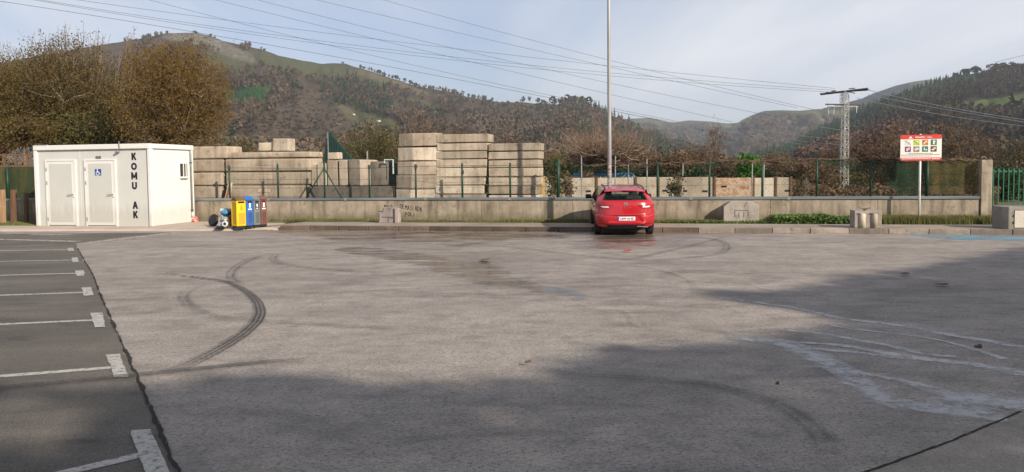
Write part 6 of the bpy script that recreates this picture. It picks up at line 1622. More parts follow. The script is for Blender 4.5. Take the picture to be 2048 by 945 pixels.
def power_line(pts, d0, d1, r0, mat, label, group='overhead power lines', sag=0.0):
    P = []
    n = 26; xs_ = [p[0] for p in pts]; ys2 = [p[1] for p in pts]
    cf = np.polyfit(xs_, ys2, min(2, len(pts) - 1))
    f_lo = -0.35 if pts[0][1] < 20 and pts[0][0] < 900 else 0.0; f_hi = 1.35 if pts[-1][0] > 2050 else 1.0   # cables run on past the frame
    for i in range(n + 1):
        f_ = f_lo + (f_hi - f_lo) * i / n; x = xs_[0] + (xs_[-1] - xs_[0]) * f_
        y = float(np.polyval(cf, x)); dinv = 1 / d0 + (1 / d1 - 1 / d0) * f_
        P.append(atD(x, y, 1 / dinv))
    rad = [max(.005, r0 * .8 * (p - CO).length / 40) for p in P]
    b = MB(); b.tube(P, rad, 4, False)
    return tag(b.build('power_line', mat, fix=False), label, 'cable', group)
PL = [([(-60, -6), (0, 4), (330, 50), (700, 125), (1103, 193), (1320, 243)], 38, 140, .011, 'lowest long dark cable crossing the left hill crest'),
      ([(-60, -22), (150, 13), (400, 55), (1046, 134), (1300, 161), (1540, 178), (1670, 184)], 38, 150, .009, 'dark cable sloping gently above the long hill, lower of the flat bundle'),
      ([(60, -2), (400, 46), (700, 93), (1300, 152), (1510, 171), (1670, 181)], 38, 150, .009, 'middle cable of the gently sloping bundle'),
      ([(100, -8), (453, 40), (680, 76), (1000, 99), (1300, 146), (1545, 166), (1670, 176)], 38, 150, .009, 'upper cable of the gently sloping bundle'),
      ([(290, -1), (488, 47), (800, 125), (1085, 190), (1240, 218), (1360, 245)], 34, 140, .009, 'steeper cable starting above the left tree'),
      ([(435, 0), (589, 40), (850, 105), (1103, 160), (1240, 192), (1465, 246)], 34, 140, .009, 'steep cable leaving the top edge left of centre'),
      ([(525, 0), (663, 40), (950, 112), (1240, 165), (1500, 224), (1640, 252)], 34, 140, .009, 'steep cable passing behind the lamp post at mid height'),
      ([(640, 0), (778, 35), (1000, 90), (1240, 134), (1420, 178), (1595, 218)], 34, 140, .009, 'cable crossing the lamp post high up'),
      ([(765, 0), (901, 38), (1100, 88), (1300, 143), (1500, 190), (1640, 222)], 34, 140, .009, 'topmost steep cable leaving the top edge right of centre')]
for pts, a, b_, r_, lb in PL: power_line(pts, a, b_, r_, M['wire'], lb)
for pts, lb in (([(1738, 181), (1850, 206), (2060, 241)], 'upper of the three bright cables running right from the pylon'), ([(1736, 190), (1850, 212), (2060, 246)], 'middle of the three bright cables running right from the pylon'), ([(1714, 197), (1850, 224), (2060, 254)], 'lower of the three bright cables running right from the pylon')):
    power_line(pts, 60, 45, .015, M['wire_pale'], lb, 'bright cables right of the pylon')
power_line([(1990, 125), (2060, 108)], 60, 40, .008, M['wire'], 'short dark cable at the top right corner above the right hill')
for pts, lb in (([(1250, 228), (1450, 262), (1660, 300)], 'faint pale cable low across the far valley'), ([(1300, 240), (1480, 268), (1680, 290)], 'faint pale cable just below the valley skyline'), ([(1500, 258), (1600, 272), (1682, 279)], 'faint pale cable meeting the pylon legs'), ([(1640, 254), (1690, 262)], 'short faint cable just left of the pylon')):
    power_line(pts, 160, 90, .009, M['wire_pale'], lb, 'faint cables in front of the valley')
# ------------------------------------------------------------------ hills
CMn = np.array(CM)
def rays(px, y):
    d = np.stack([(px - 1024) / FPX, -(y - CYP) / FPX, -np.ones_like(px)], 1)
    return d @ CMn.T
def horizon(px): return 342.0 - (px - 1024) * 0.0105
def fbm(a, b, seed): return vnoise(a + 40, b + 40, seed)
class Hill:
    def __init__(s, ridge, D0, D1, seed, rel=0.16, rough=1.5, edge=0.0):
        s.rx = [p[0] for p in ridge]; s.ry = [p[1] for p in ridge]; s.D0, s.D1 = D0, D1; s.seed = seed; s.rel = rel; s.rough = rough; s.edge = edge
    def ridge(s, px): return np.interp(px, s.rx, s.ry) + (fbm(px * .045, px * 0, s.seed + 1) - .5) * s.rough * 2
    def foot(s, px): return horizon(px) + FPX * 2.2 / s.D0
    def pos(s, px, v):
        y = s.foot(px) + (s.ridge(px) - s.foot(px)) * np.minimum(v, 1)
        D = s.D0 * (s.D1 / s.D0) ** np.minimum(v, 1)
        n = (fbm(px * .011, v * 1.6, s.seed) - .5) * 2 + (fbm(px * .035, v * 5, s.seed + 2) - .5) * .7
        D = D * (1 + s.rel * n * np.clip(v * 4, 0, 1))
        d = rays(px, y); k = D / np.hypot(d[:, 0], d[:, 1])
        P = np.array(CO) + d * k[:, None]
        back = np.maximum(v - 1, 0)
        P[:, :2] *= (1 + back * .8)[:, None]; P[:, 2] = P[:, 2] * (1 - back * 1.6)
        return P, y
    def v_of(s, px, y): return (s.foot(px) - y) / (s.foot(px) - s.ridge(px))
    def build(s, name, x0, x1, step, nv, cover, mat, label=None):
        px = np.arange(x0, x1 + 1, step); v = np.concatenate([np.linspace(0, 1, nv), [1.02, 1.1, 1.3, 1.6]])
        A, B = np.meshgrid(px, v); P, y = s.pos(A.ravel().astype(float), B.ravel())
        att = cover(A.ravel(), y, B.ravel())
        idx = np.arange(A.size).reshape(A.shape)
        F = np.stack([idx[:-1, :-1], idx[:-1, 1:], idx[1:, 1:], idx[1:, :-1]], -1).reshape(-1, 4)
        o = link_mesh(name, np_mesh(name, P, F, att), mat, smooth=True)
        return tag(o, kind='structure')
def soft(px, y, poly, warp=9, seed=1, n=5):
    # membership of a land patch with a ragged edge
    w = np.zeros(px.shape)
    for k in range(n):
        a = (fbm(px * .05 + k * 3, y * .09, seed + k) - .5) * warp * 2; b = (fbm(px * .05 + 9 + k, y * .09 + 5, seed + 7 + k) - .5) * warp
        w += in_poly(px + a, y + b, poly) / n
    return w
LAND = {'meadow': (0.080, 0.085, 0.034), 'dry': (0.125, 0.108, 0.058), 'bare': (0.10, 0.076, 0.05), 'rock': (0.10, 0.088, 0.058), 'conifer': (0.028, 0.052, 0.026), 'bright': (0.075, 0.11, 0.024), 'red': (0.105, 0.055, 0.034)}
def landmat(name, base, keys, sc=0.035, fine=0.35):
    a = NT(name)
    n1_ = a.noise(a.vec(), sc, 6, 0.65)
    col = a.ramp(n1_, [(0.3, tuple(c * .7 for c in base)), (0.5, base), (0.7, tuple(c * 1.3 for c in base))])
    for k in keys:
        n2_ = a.noise(a.vec(loc=(len(k), 3, 1)), sc * 2.2, 6, 0.7)
        c = a.ramp(n2_, [(0.3, tuple(v * .68 for v in LAND[k])), (0.7, tuple(v * 1.28 for v in LAND[k]))])
        f = a.attr(k)
        f = a.ramp(a.math('ADD', f, a.math('MULTIPLY', a.math('SUBTRACT', a.noise(a.vec(), sc * 4, 5, .7), .5), .5)), [(0.40, 0.0), (0.58, 1.0)])
        col = a.mix(f, col, c)
    if 'rock' in keys:
        f = a.math('MULTIPLY', a.attr('rock'), a.ramp(a.noise(a.vec((1, 1, 5)), sc * 2.5, 6, .75), [(0.47, 0.0), (0.58, 1.0)]))
        col = a.mix(f, col, (0.25, 0.225, 0.185))
    fn = a.noise(a.vec(), sc * 9, 5, 0.7)
    col = a.mix(1.0, col, a.ramp(fn, [(0.28, 1 - fine), (0.72, 1 + fine)]), 'MULTIPLY')
    a.set(col, 0.95, fn, 0.8, 4.0, 0.1)
    return a.m

# left hill
H1 = Hill([(-900, 200), (-500, 160), (-200, 130), (0, 126), (100, 108), (200, 90), (290, 76), (335, 67), (390, 66), (420, 72), (445, 82), (470, 87), (520, 98), (560, 113), (600, 121), (640, 127), (690, 128), (730, 139), (760, 149), (830, 173), (900, 184), (960, 200), (1000, 204), (1050, 206), (1110, 209), (1150, 206), (1180, 212), (1215, 228), (1260, 247), (1300, 263), (1350, 282), (1400, 302), (1450, 318), (1600, 345), (1750, 352)], 430, 1500, 21)
poly = {
 'rock': [[(330, 66), (390, 64), (440, 80), (500, 108), (520, 130), (470, 118), (430, 102), (400, 92), (370, 84), (320, 78)]],
 'meadow': [[(405, 104), (455, 108), (500, 122), (520, 138), (480, 146), (430, 142), (400, 130)], [(500, 98), (560, 112), (640, 124), (700, 128), (760, 150), (800, 170), (770, 176), (700, 156), (640, 156), (580, 146), (520, 126)], [(668, 216), (720, 222), (780, 240), (820, 262), (800, 275), (740, 262), (690, 246)],
            [(820, 196), (870, 206), (890, 222), (850, 216), (815, 206)], [(980, 206), (1050, 207), (1090, 211), (1040, 214), (985, 211)], [(1250, 270), (1330, 300), (1400, 330), (1340, 326), (1270, 300)]],
 'dry': [[(700, 130), (760, 150), (830, 176), (870, 192), (840, 190), (770, 168), (700, 145)], [(605, 196), (640, 184), (660, 200), (700, 215), (720, 240), (680, 244), (640, 225)]],
 'bare': [[(625, 180), (665, 205), (700, 240), (720, 262), (700, 292), (640, 300), (480, 300), (440, 290), (500, 250), (560, 215)]],
 'conifer': [[(440, 184), (500, 181), (552, 180), (542, 194), (500, 210), (440, 216)]],
 'red': [[(1180, 215), (1300, 265), (1450, 325), (1300, 330), (1180, 290)]],
}
def cover1(px, y, v):
    out = {}
    for k in ('meadow', 'dry', 'bare', 'rock', 'conifer', 'red'):
        w = np.zeros(px.shape)
        for i, pl in enumerate(poly[k]): w = np.maximum(w, soft(px, y, pl, 3 if k == 'conifer' else 10, 3 + i))
        out[k] = w * (0.6 if k == 'red' else 1)
    return out
M['hill1'] = landmat('left_hill_land', (0.078, 0.057, 0.037), ['meadow', 'dry', 'bare', 'rock', 'conifer', 'red'])
H1.build('left_hill', -900, 1750, 6, 80, cover1, M['hill1'])
# far valley hills
H2 = Hill([(900, 300), (1150, 245), (1230, 240), (1262, 238), (1300, 236), (1345, 246), (1380, 241), (1420, 243), (1450, 247), (1480, 246), (1560, 240), (1700, 236), (1900, 230)], 1900, 3600, 31, .12, .8)
def cover2(px, y, v):
    n_ = fbm(px * .04, y * .12, 5)
    return {'meadow': np.clip((v - .62) * 3, 0, 1) * (n_ > .46), 'conifer': np.clip((n_ - .54) * 9, 0, 1) * (v < .9)}
M['hill2'] = landmat('far_hill_land', (0.036, 0.036, 0.031), ['meadow', 'conifer'], .008)
H2.build('far_hill', 900, 1900, 7, 40, cover2, M['hill2'])
H3 = Hill([(1340, 330), (1400, 296), (1450, 262), (1485, 240), (1510, 228), (1530, 222), (1565, 221), (1600, 222), (1640, 218), (1680, 222), (1740, 232), (1800, 235), (2000, 240)], 1500, 2800, 41, .14, .6)
def cover3(px, y, v):
    n_ = fbm(px * .035, y * .07, 8)
    return {'dry': np.clip((v - .70) * 5, 0, 1) * (n_ > .40), 'meadow': np.clip((v - .80) * 6, 0, 1) * (n_ > .35), 'conifer': np.clip((n_ - .5) * 8, 0, 1) * (v < .72)}
M['hill3'] = landmat('middle_hill_land', (0.044, 0.038, 0.032), ['dry', 'meadow', 'conifer'], .010)
H3.build('middle_hill', 1340, 2000, 6, 46, cover3, M['hill3'])
H5 = Hill([(1500, 300), (1600, 232), (1650, 216), (1690, 206), (1722, 198), (1750, 186), (1790, 172), (1830, 163), (1860, 159), (1900, 160), (2000, 175), (2200, 200)], 1900, 3300, 51, .08, .6)
M['hill5'] = landmat('blue_ridge_land', (0.010, 0.014, 0.015), ['meadow'], .006)
LAND['conifer'] = (0.028, 0.052, 0.026)
H5.build('far_ridge', 1500, 2200, 7, 30, lambda px, y, v: {'meadow': (v > .93) * (px > 1820) * 1.0}, M['hill5'])
# right hill
H4 = Hill([(1440, 322), (1500, 309), (1560, 292), (1600, 276), (1640, 256), (1690, 232), (1740, 212), (1800, 191), (1850, 172), (1885, 161), (1925, 151), (1960, 145), (1990, 136), (2048, 135), (2200, 126), (2600, 90), (3200, 120)], 420, 1350, 61)
poly4 = {
 'bright': [[(1925, 206), (2000, 196), (2090, 180), (2090, 216), (2030, 226), (1960, 226), (1920, 218)], [(1920, 246), (1970, 236), (1985, 246), (1950, 258), (1915, 258)], [(2005, 286), (2060, 280), (2070, 308), (2010, 308)], [(2060, 160), (2300, 150), (2300, 230), (2080, 230)]],
 'conifer': [[(1440, 318), (1600, 268), (1690, 224), (1800, 180), (1890, 150), (1950, 136), (1960, 165), (1860, 195), (1800, 215), (1760, 250), (1700, 270), (1620, 300), (1500, 325)]],
 'red': [[(1600, 320), (1660, 290), (1760, 262), (1830, 262), (1840, 330), (1600, 335)]]}
def cover4(px, y, v):
    return {k: np.max([soft(px, y, pl, 7, 9 + i) for i, pl in enumerate(poly4[k])], axis=0) for k in poly4}
M['hill4'] = landmat('right_hill_land', (0.046, 0.036, 0.026), ['bright', 'conifer', 'red'])
H4.build('right_hill', 1440, 3200, 6, 80, cover4, M['hill4'])

# woods on the hills
def tmpl_bare(seed):
    r = np.random.RandomState(seed); V = []; F = []
    for k in range(20):
        a = r.rand() * 2 * np.pi; e = np.arcsin(r.uniform(.05, 1)); L = r.uniform(.55, .8) * (0.75 + .25 * np.sin(e))
        d = np.array([np.cos(a) * np.cos(e) * .62, np.sin(a) * np.cos(e) * .62, np.sin(e)]) * L
        w = np.array([-np.sin(a), np.cos(a), 0]) * r.uniform(.035, .075); b0 = np.array([0, 0, .22]) + d * r.uniform(.1, .35)
        i = len(V); V += [b0 - w * .3, b0 + w * .3, b0 + d * .75 + w, b0 + d * .8 - w]; F.append((i, i + 1, i + 2, i + 3))
    i = len(V); V += [np.array(q) for q in ((-.025, 0, 0), (.025, 0, 0), (.015, 0, .5), (-.015, 0, .5))]; F.append((i, i + 1, i + 2, i + 3))
    return np.array(V), np.array(F)
def tmpl_conifer(seed):
    r = np.random.RandomState(seed); V = []; F = []
    for t in range(4):
        z0, z1, R_ = .10 + t * .20, .42 + t * .195, .21 - t * .045; n = 7; ap = len(V); V.append([0, 0, z1])
        for k in range(n):
            a = 2 * np.pi * k / n + r.rand(); V.append([np.cos(a) * R_ * r.uniform(.7, 1.2), np.sin(a) * R_ * r.uniform(.7, 1.2), z0 - r.uniform(0, .06)])
        for k in range(n): F.append((ap, ap + 1 + k, ap + 1 + (k + 1) % n, ap))
    return np.array(V, float), np.array(F)
def tmpl_round(seed):
    bm = bmesh.new(); bmesh.ops.create_icosphere(bm, subdivisions=2, radius=1)
    V = []; 
    for v in bm.verts:
        f = .8 + .5 * mnoise.noise(v.co * 2.3 + Vector((seed, 0, 0))) + .3 * mnoise.noise(v.co * 5.5 + Vector((0, seed, 0)))
        V.append([v.co.x * .36 * f, v.co.y * .36 * f, .58 + v.co.z * .4 * f])
    F = [tuple(x.index for x in f.verts) + (f.verts[0].index,) for f in bm.faces]; bm.free()
    return np.array(V), np.array(F)
def leafy_round(seed):
    # crown of small cards: a bushy evergreen or leaf-keeping tree
    r = np.random.RandomState(seed); n = 34
    c = r.randn(n, 3); c /= np.linalg.norm(c, axis=1)[:, None]; c *= (.75 + .25 * r.rand(n))[:, None]
    c = c * np.array([.32, .32, .36]) + np.array([0, 0, .58])
    V, F = leaf_cards(c, .27, r, flat=.3)
    return V, F
TB_ = [tmpl_bare(i) for i in range(5)]; TCN = [tmpl_conifer(i) for i in range(4)]; TR_ = [tmpl_round(i * 7) for i in range(4)]; TL_ = [leafy_round(i) for i in range(4)]
def wood_mesh(name, P, H, tmpls, mat, r, kind='stuff', wide=1.0, label=None):
    VV = []; FF = []; base = 0; sel = r.randint(0, len(tmpls), len(P))
    for ti, (tv, tf) in enumerate(tmpls):
        ix = np.where(sel == ti)[0]
        if not len(ix): continue
        a = r.rand(len(ix)) * 2 * np.pi; ca, sa = np.cos(a), np.sin(a); h = H[ix]
        w = h * wide * (0.8 + .4 * r.rand(len(ix)))
        X = (tv[None, :, 0] * ca[:, None] - tv[None, :, 1] * sa[:, None]) * w[:, None]
        Y = (tv[None, :, 0] * sa[:, None] + tv[None, :, 1] * ca[:, None]) * w[:, None]
        Z = tv[None, :, 2] * h[:, None]
        Q = np.stack([X, Y, Z], -1) + P[ix][:, None, :]
        VV.append(Q.reshape(-1, 3)); FF.append((tf[None] + (np.arange(len(ix)) * len(tv))[:, None, None] + base).reshape(-1, 4)); base += len(ix) * len(tv)
    if not VV: return None
    F = np.concatenate(FF)
    return tag(link_mesh(name, np_mesh(name, np.concatenate(VV), F), mat), label, None, None, kind)
def scatter(hill, x0, x1, y0, y1, n, prob, seed):
    r = np.random.RandomState(seed); px = x0 + (x1 - x0) * r.rand(n); y = y0 + (y1 - y0) * r.rand(n)
    v = hill.v_of(px, y); ok = (v > .02) & (v < .995); px, y, v = px[ok], y[ok], v[ok]
    p = prob(px, y, v); ok = r.rand(len(px)) < p; px, y, v = px[ok], y[ok], v[ok]
    P, _ = hill.pos(px, v); return P, px, y, v, r
def treemat(name, cols):
    a = NT(name)
    c = a.ramp(a.geo.outputs['Random Per Island'], [(i / (len(cols) - 1), q) for i, q in enumerate(cols)])
    big = a.noise(a.vec(), .012, 4, .6); c = a.mix(1.0, c, a.ramp(big, [(0.32, .62), (.5, 1.0), (.68, 1.4)]), 'MULTIPLY')
    tint = a.noise(a.vec(loc=(50, 20, 5)), .022, 4, .6); c = a.mix(1.0, c, a.mix(a.ramp(tint, [(.42, 0.0), (.62, 1.0)]), (1, 1, 1), (1.12, .96, .88)), 'MULTIPLY')
    a.set(c, .95, spec=.05); return a.m
M['w_bare'] = treemat('bare_wood', [(0.076, 0.059, 0.040), (0.100, 0.077, 0.053), (0.125, 0.097, 0.069), (0.088, 0.069, 0.047)])
M['w_bare_dark'] = treemat('dark_bare_wood', [(0.038, 0.031, 0.022), (0.054, 0.041, 0.028), (0.070, 0.053, 0.037)])
M['w_con'] = treemat('conifer_wood', [(0.020, 0.036, 0.020), (0.025, 0.044, 0.023), (0.032, 0.052, 0.028)])
M['w_ever'] = treemat('evergreen_scrub', [(0.025, 0.034, 0.018), (0.045, 0.052, 0.026), (0.065, 0.068, 0.036)])
M['w_red'] = treemat('red_brown_wood', [(0.080, 0.048, 0.031), (0.098, 0.058, 0.037), (0.12, 0.072, 0.047)])
def cov_at(cover, px, y, v, keys): 
    c = cover(px, y, v); return sum(c[k] for k in keys)
clear1 = lambda px, y, v: np.clip(1 - cov_at(cover1, px, y, v, ('meadow', 'dry', 'bare', 'rock', 'conifer')), 0, 1)
gap1 = lambda px, y: (fbm(px * .03, y * .05, 77) > .40)
P, px, y, v, r = scatter(H1, 250, 1480, 70, 350, 15000, lambda px, y, v: clear1(px, y, v) ** 2 * gap1(px, y) * .9, 5)
wood_mesh('hill_wood', P, 8 + 5 * r.rand(len(P)), TB_ + TL_[:2], M['w_bare'], r, wide=1.05)
P, px, y, v, r = scatter(H1, 400, 1420, 110, 340, 3600, lambda px, y, v: clear1(px, y, v) ** 2 * (fbm(px * .05, y * .08, 31) > .50) * .9, 6)
wood_mesh('evergreen_scrub', P, 6 + 4 * r.rand(len(P)), TL_, M['w_ever'], r, wide=1.2)
P, px, y, v, r = scatter(H1, 1150, 1420, 205, 350, 900, lambda px, y, v: (fbm(px * .05, y * .08, 13) > .5) * .8, 8)
wood_mesh('conifer_wood', P, 9 + 7 * r.rand(len(P)), TCN, M['w_con'], r)
P, px, y, v, r = scatter(H1, 640, 780, 150, 260, 240, lambda px, y, v: clear1(px, y, v), 18)
wood_mesh('conifer_wood', P, 10 + 6 * r.rand(len(P)), TCN, M['w_con'], r)
# terraced rows of young conifers
pr = []
for i, yy in enumerate(np.linspace(183, 215, 7)):
    for xx in np.arange(438, 552 - i * 7, 3.2): pr.append((xx + rng.uniform(-1, 1), yy + rng.uniform(-.8, .8) - (xx - 440) * .015))
pr = np.array(pr); vv = H1.v_of(pr[:, 0], pr[:, 1]); P, _ = H1.pos(pr[:, 0], vv); r = np.random.RandomState(3)
wood_mesh('conifer_plantation', P, 5 + 2 * r.rand(len(P)), TCN, treemat('young_conifers', [(0.02, 0.055, 0.02), (0.028, 0.07, 0.026)]), r, wide=1.6)
# cutting brush on the clear felled slope: rows of stumps and logs
P, px, y, v, r = scatter(H1, 440, 740, 180, 300, 1500, lambda px, y, v: cov_at(cover1, px, y, v, ('bare',)) * .7, 19)
wood_mesh('felling_brush', P, 1.6 + 1.5 * r.rand(len(P)), TB_, M['w_bare'], r, wide=2.5)
# right hill woods
P, px, y, v, r = scatter(H4, 1450, 2150, 120, 335, 5200, lambda px, y, v: cov_at(cover4, px, y, v, ('conifer',)) * .95, 25)
wood_mesh('conifer_wood', P, 7 + 5 * r.rand(len(P)), TCN, M['w_con'], r, wide=1.15)
P, px, y, v, r = scatter(H4, 1600, 2400, 120, 335, 8500, lambda px, y, v: np.clip(1 - cov_at(cover4, px, y, v, ('conifer', 'bright')), 0, 1) ** 2 * .9, 26)
wood_mesh('hill_wood', P, 7 + 5 * r.rand(len(P)), TB_ + TL_[:2], M['w_bare_dark'], r, wide=1.05)
P, px, y, v, r = scatter(H4, 1600, 2400, 125, 330, 2200, lambda px, y, v: np.clip(1 - cov_at(cover4, px, y, v, ('bright',)), 0, 1) * (fbm(px * .05, y * .08, 33) > .48) * .9, 27)
wood_mesh('evergreen_scrub', P, 6 + 5 * r.rand(len(P)), TL_, M['w_ever'], r, wide=1.2)
P, px, y, v, r = scatter(H4, 1600, 1850, 255, 335, 900, lambda px, y, v: cov_at(cover4, px, y, v, ('red',)), 28)
wood_mesh('russet_wood', P, 8 + 4 * r.rand(len(P)), TL_, M['w_red'], r, wide=1.2)
P, px, y, v, r = scatter(H4, 1960, 2400, 124, 142, 420, lambda px, y, v: v > .8, 29)
wood_mesh('russet_wood', P, 7 + 3 * r.rand(len(P)), TL_, M['w_red'], r, wide=1.1)
for hh, x0, x1, y0, y1, n, s_ in ((H2, 1180, 1560, 238, 330, 2600, 41), (H3, 1400, 1760, 232, 330, 3600, 42), (H5, 1620, 1870, 165, 300, 1800, 43)):
    P, px, y, v, r = scatter(hh, x0, x1, y0, y1, n, lambda px, y, v: (v < .86) * (fbm(px * .05, y * .1, s_) > .44) * .95, s_)
    wood_mesh('distant_wood', P, 14 + 8 * r.rand(len(P)), TR_ if hh is not H5 else TCN, M['w_bare_dark'] if hh is not H5 else M['w_con'], r, wide=1.3)
# trees standing singly along the skyline
sk_b = [np_mesh('crown', *t) for t in TB_]; sk_l = [np_mesh('crown', *t) for t in TL_]; sk_c = [np_mesh('crown', *t) for t in TCN]
for me_, mt_ in ((sk_b, M['w_bare_dark']), (sk_l, M['w_ever']), (sk_c, M['w_con'])):
    for q in me_: q.materials.append(mt_)
def skyline(hill, xs_, meshes, hmin, hmax, label, group, wide=1.0, name='hilltop_tree', dv=0.0, seed=1):
    r_ = random.Random(seed)
    for x in xs_:
        px_ = np.array([x + r_.uniform(-1.5, 1.5)]); P_, _ = hill.pos(px_, np.array([.992 - dv]))
        h = r_.uniform(hmin, hmax); o = bpy.data.objects.new(name, r_.choice(meshes)); COL.objects.link(o)
        o.location = P_[0]; o.rotation_euler = (0, 0, r_.uniform(0, 6)); o.scale = (h * wide, h * wide, h)
        tag(o, label, 'tree', group)
skyline(H1, [290, 322, 334, 389, 392, 421, 428, 530, 684], sk_l, 5, 8, 'tiny lone bush on the bare crest of the left hill', 'bushes on the hill crest', 1.1, 'crest_bush', seed=3)
skyline(H1, [722, 729, 737, 744, 748, 756, 758, 768, 772, 778, 786, 793, 799, 808, 822, 826, 838, 846, 851, 856, 862, 868, 873, 879, 885, 892, 905, 915, 925, 938, 950, 962, 972, 984], sk_b + sk_l, 8, 12, 'small dark tree in the long line on the descending left ridge', 'tree line on the left ridge', 1.0, seed=4)
skyline(H1, [1046], sk_l, 13, 14, 'first round tree left of the tall bare one on the middle skyline', 'trees on the middle skyline', .9, seed=5)
skyline(H1, [1058], sk_b, 19, 20, 'tall bare tree on the middle skyline above the slab stacks', 'trees on the middle skyline', .7, seed=6)
skyline(H1, [1076], sk_l, 13, 14, 'round tree right of the tall bare one on the middle skyline', 'trees on the middle skyline', 1.0, seed=7)
skyline(H1, list(range(1106, 1182, 6)) + [1110, 1122, 1133, 1140, 1150], sk_l + sk_b, 14, 19, 'broad crowned tree in the clump on the skyline left of the lamp post', 'skyline clump left of the lamp post', 1.1, seed=8, dv=.01)
skyline(H1, [1182, 1188, 1193, 1199, 1205, 1211, 1220, 1228, 1236, 1245, 1258], sk_c, 13, 20, 'pointed conifer on the slope beside the lamp post', 'conifers beside the lamp post', .8, seed=9, name='hilltop_conifer')
skyline(H4, list(range(1700, 1930, 6)), sk_c, 7, 12, 'pointed conifer on the skyline of the right hill', 'conifers on the right skyline', 1.0, seed=10, name='hilltop_conifer', dv=.005)
skyline(H4, [1930, 1938, 1946, 1952], sk_l, 12, 14, 'pale round tree on the right skyline before the russet wood', 'pale trees on the right skyline', 1.1, seed=11)
skyline(H4, [2035], sk_b, 22, 23, 'broad lone tree above the upper green meadow at the right edge', 'lone meadow tree', 1.3, seed=12, dv=.42)
# tiny houses
def house(P_, w, d, h, roofh, rz, label, wallm, roofm, wins=3, cat='house'):
    o = empty('farmhouse', P_, rz, label=label, cat=cat, group='farmhouses on the hills')
    MB().box(-w / 2, w / 2, -d / 2, d / 2, -2, h).build('wall', wallm, o)
    e = w * .08
    MB().prism([(-w / 2 - e, h - .1), (w / 2 + e, h - .1), (0, h + roofh)], lambda a, z: (a, -d / 2 - e, z), lambda a, z: (a, d / 2 + e, z)).build('roof', roofm, o)
    for k in range(wins):
        for zz in ((.25, .62) if h > 4 else (.4,)):
            x = -w * .36 + k * w * .72 / max(1, wins - 1); MB().box(x - w * .05, x + w * .05, -d / 2 - .08, -d / 2 + .1, h * zz, h * (zz + .22)).build('window', M['darkgrey'], o)
    return o
def on_hill(hill, px_, y_): 
    a = np.array([float(px_)]); P_, _ = hill.pos(a, hill.v_of(a, np.array([float(y_)]))); return Vector(P_[0])
roofb = pmat('brown_roof_tiles', [(0.07, 0.045, 0.035), (0.11, 0.07, 0.055)], 1, .9, 0); wh_ = pmat('whitewash', [(0.55, 0.54, 0.5), (0.66, 0.65, 0.61)], 1, .8, 0)
P_ = on_hill(H4, 1959, 291); D_ = P_.y; k_ = D_ / FPX
house(P_, 32 * k_, 22 * k_, 13 * k_, 8 * k_, R(8), 'white farmhouse with dark roof among bushes on the right hill', wh_, roofb, 5)
P_ = on_hill(H4, 1978, 284); house(P_, 10 * k_, 8 * k_, 7 * k_, 2 * k_, R(-20), 'small white annex right of the white farmhouse', wh_, wh_, 1)
P_ = on_hill(H4, 2044, 277); house(P_, 22 * k_, 22 * k_, 13 * k_, 5 * k_, R(0), 'white house cut by the right edge below the bright meadow', wh_, roofb, 3)
for px_, y_, w_, h_, lb in ((707, 230, 6, 2, 'tiny pale barn at the top of the green clearing on the left hill'), (757, 243, 8, 2.5, 'tiny white house in the middle of the green clearing'), (749, 270, 8, 2, 'tiny white shed low on the clearing above the green gable')):
    P_ = on_hill(H1, px_, y_); k_ = P_.y / FPX; house(P_, w_ * k_, w_ * .8 * k_, h_ * k_, h_ * .6 * k_, R(15), lb, wh_, wh_ if w_ > 10 else roofb, 2)
P_ = on_hill(H4, 2028, 146); k_ = P_.y / FPX
gh = empty('greenhouse', P_, R(-6), label='long low white greenhouse near the top of the right hill', cat='greenhouse')
MB().box(-26 * k_, 26 * k_, -3 * k_, 3 * k_, -1, 3.2 * k_).build('roof_sheet', wh_, gh); MB().box(-31 * k_, -27 * k_, -3 * k_, 3 * k_, -1, 6 * k_).build('end_block', wh_, gh)
# felled logs on the clearing (pale)
for (px_, y_, L_, lb) in ((678, 250, 9, 'pale felled log pile on the brown slope above the green gable'), (640, 205, 5, 'pale log near the apex of the cleared slope')):
    P_ = on_hill(H1, px_, y_); k_ = P_.y / FPX; b = MB()
    for q in range(4): b.tube([(-L_ * k_, q * .7, .5 + .3 * q), (L_ * k_ * .6, q * .6 + 1, .4 + .2 * q)], .35, 5)
    tag(b.build('log_pile', M['barkpale'], None, P_, (0, 0, R(-20))), lb, 'log pile')

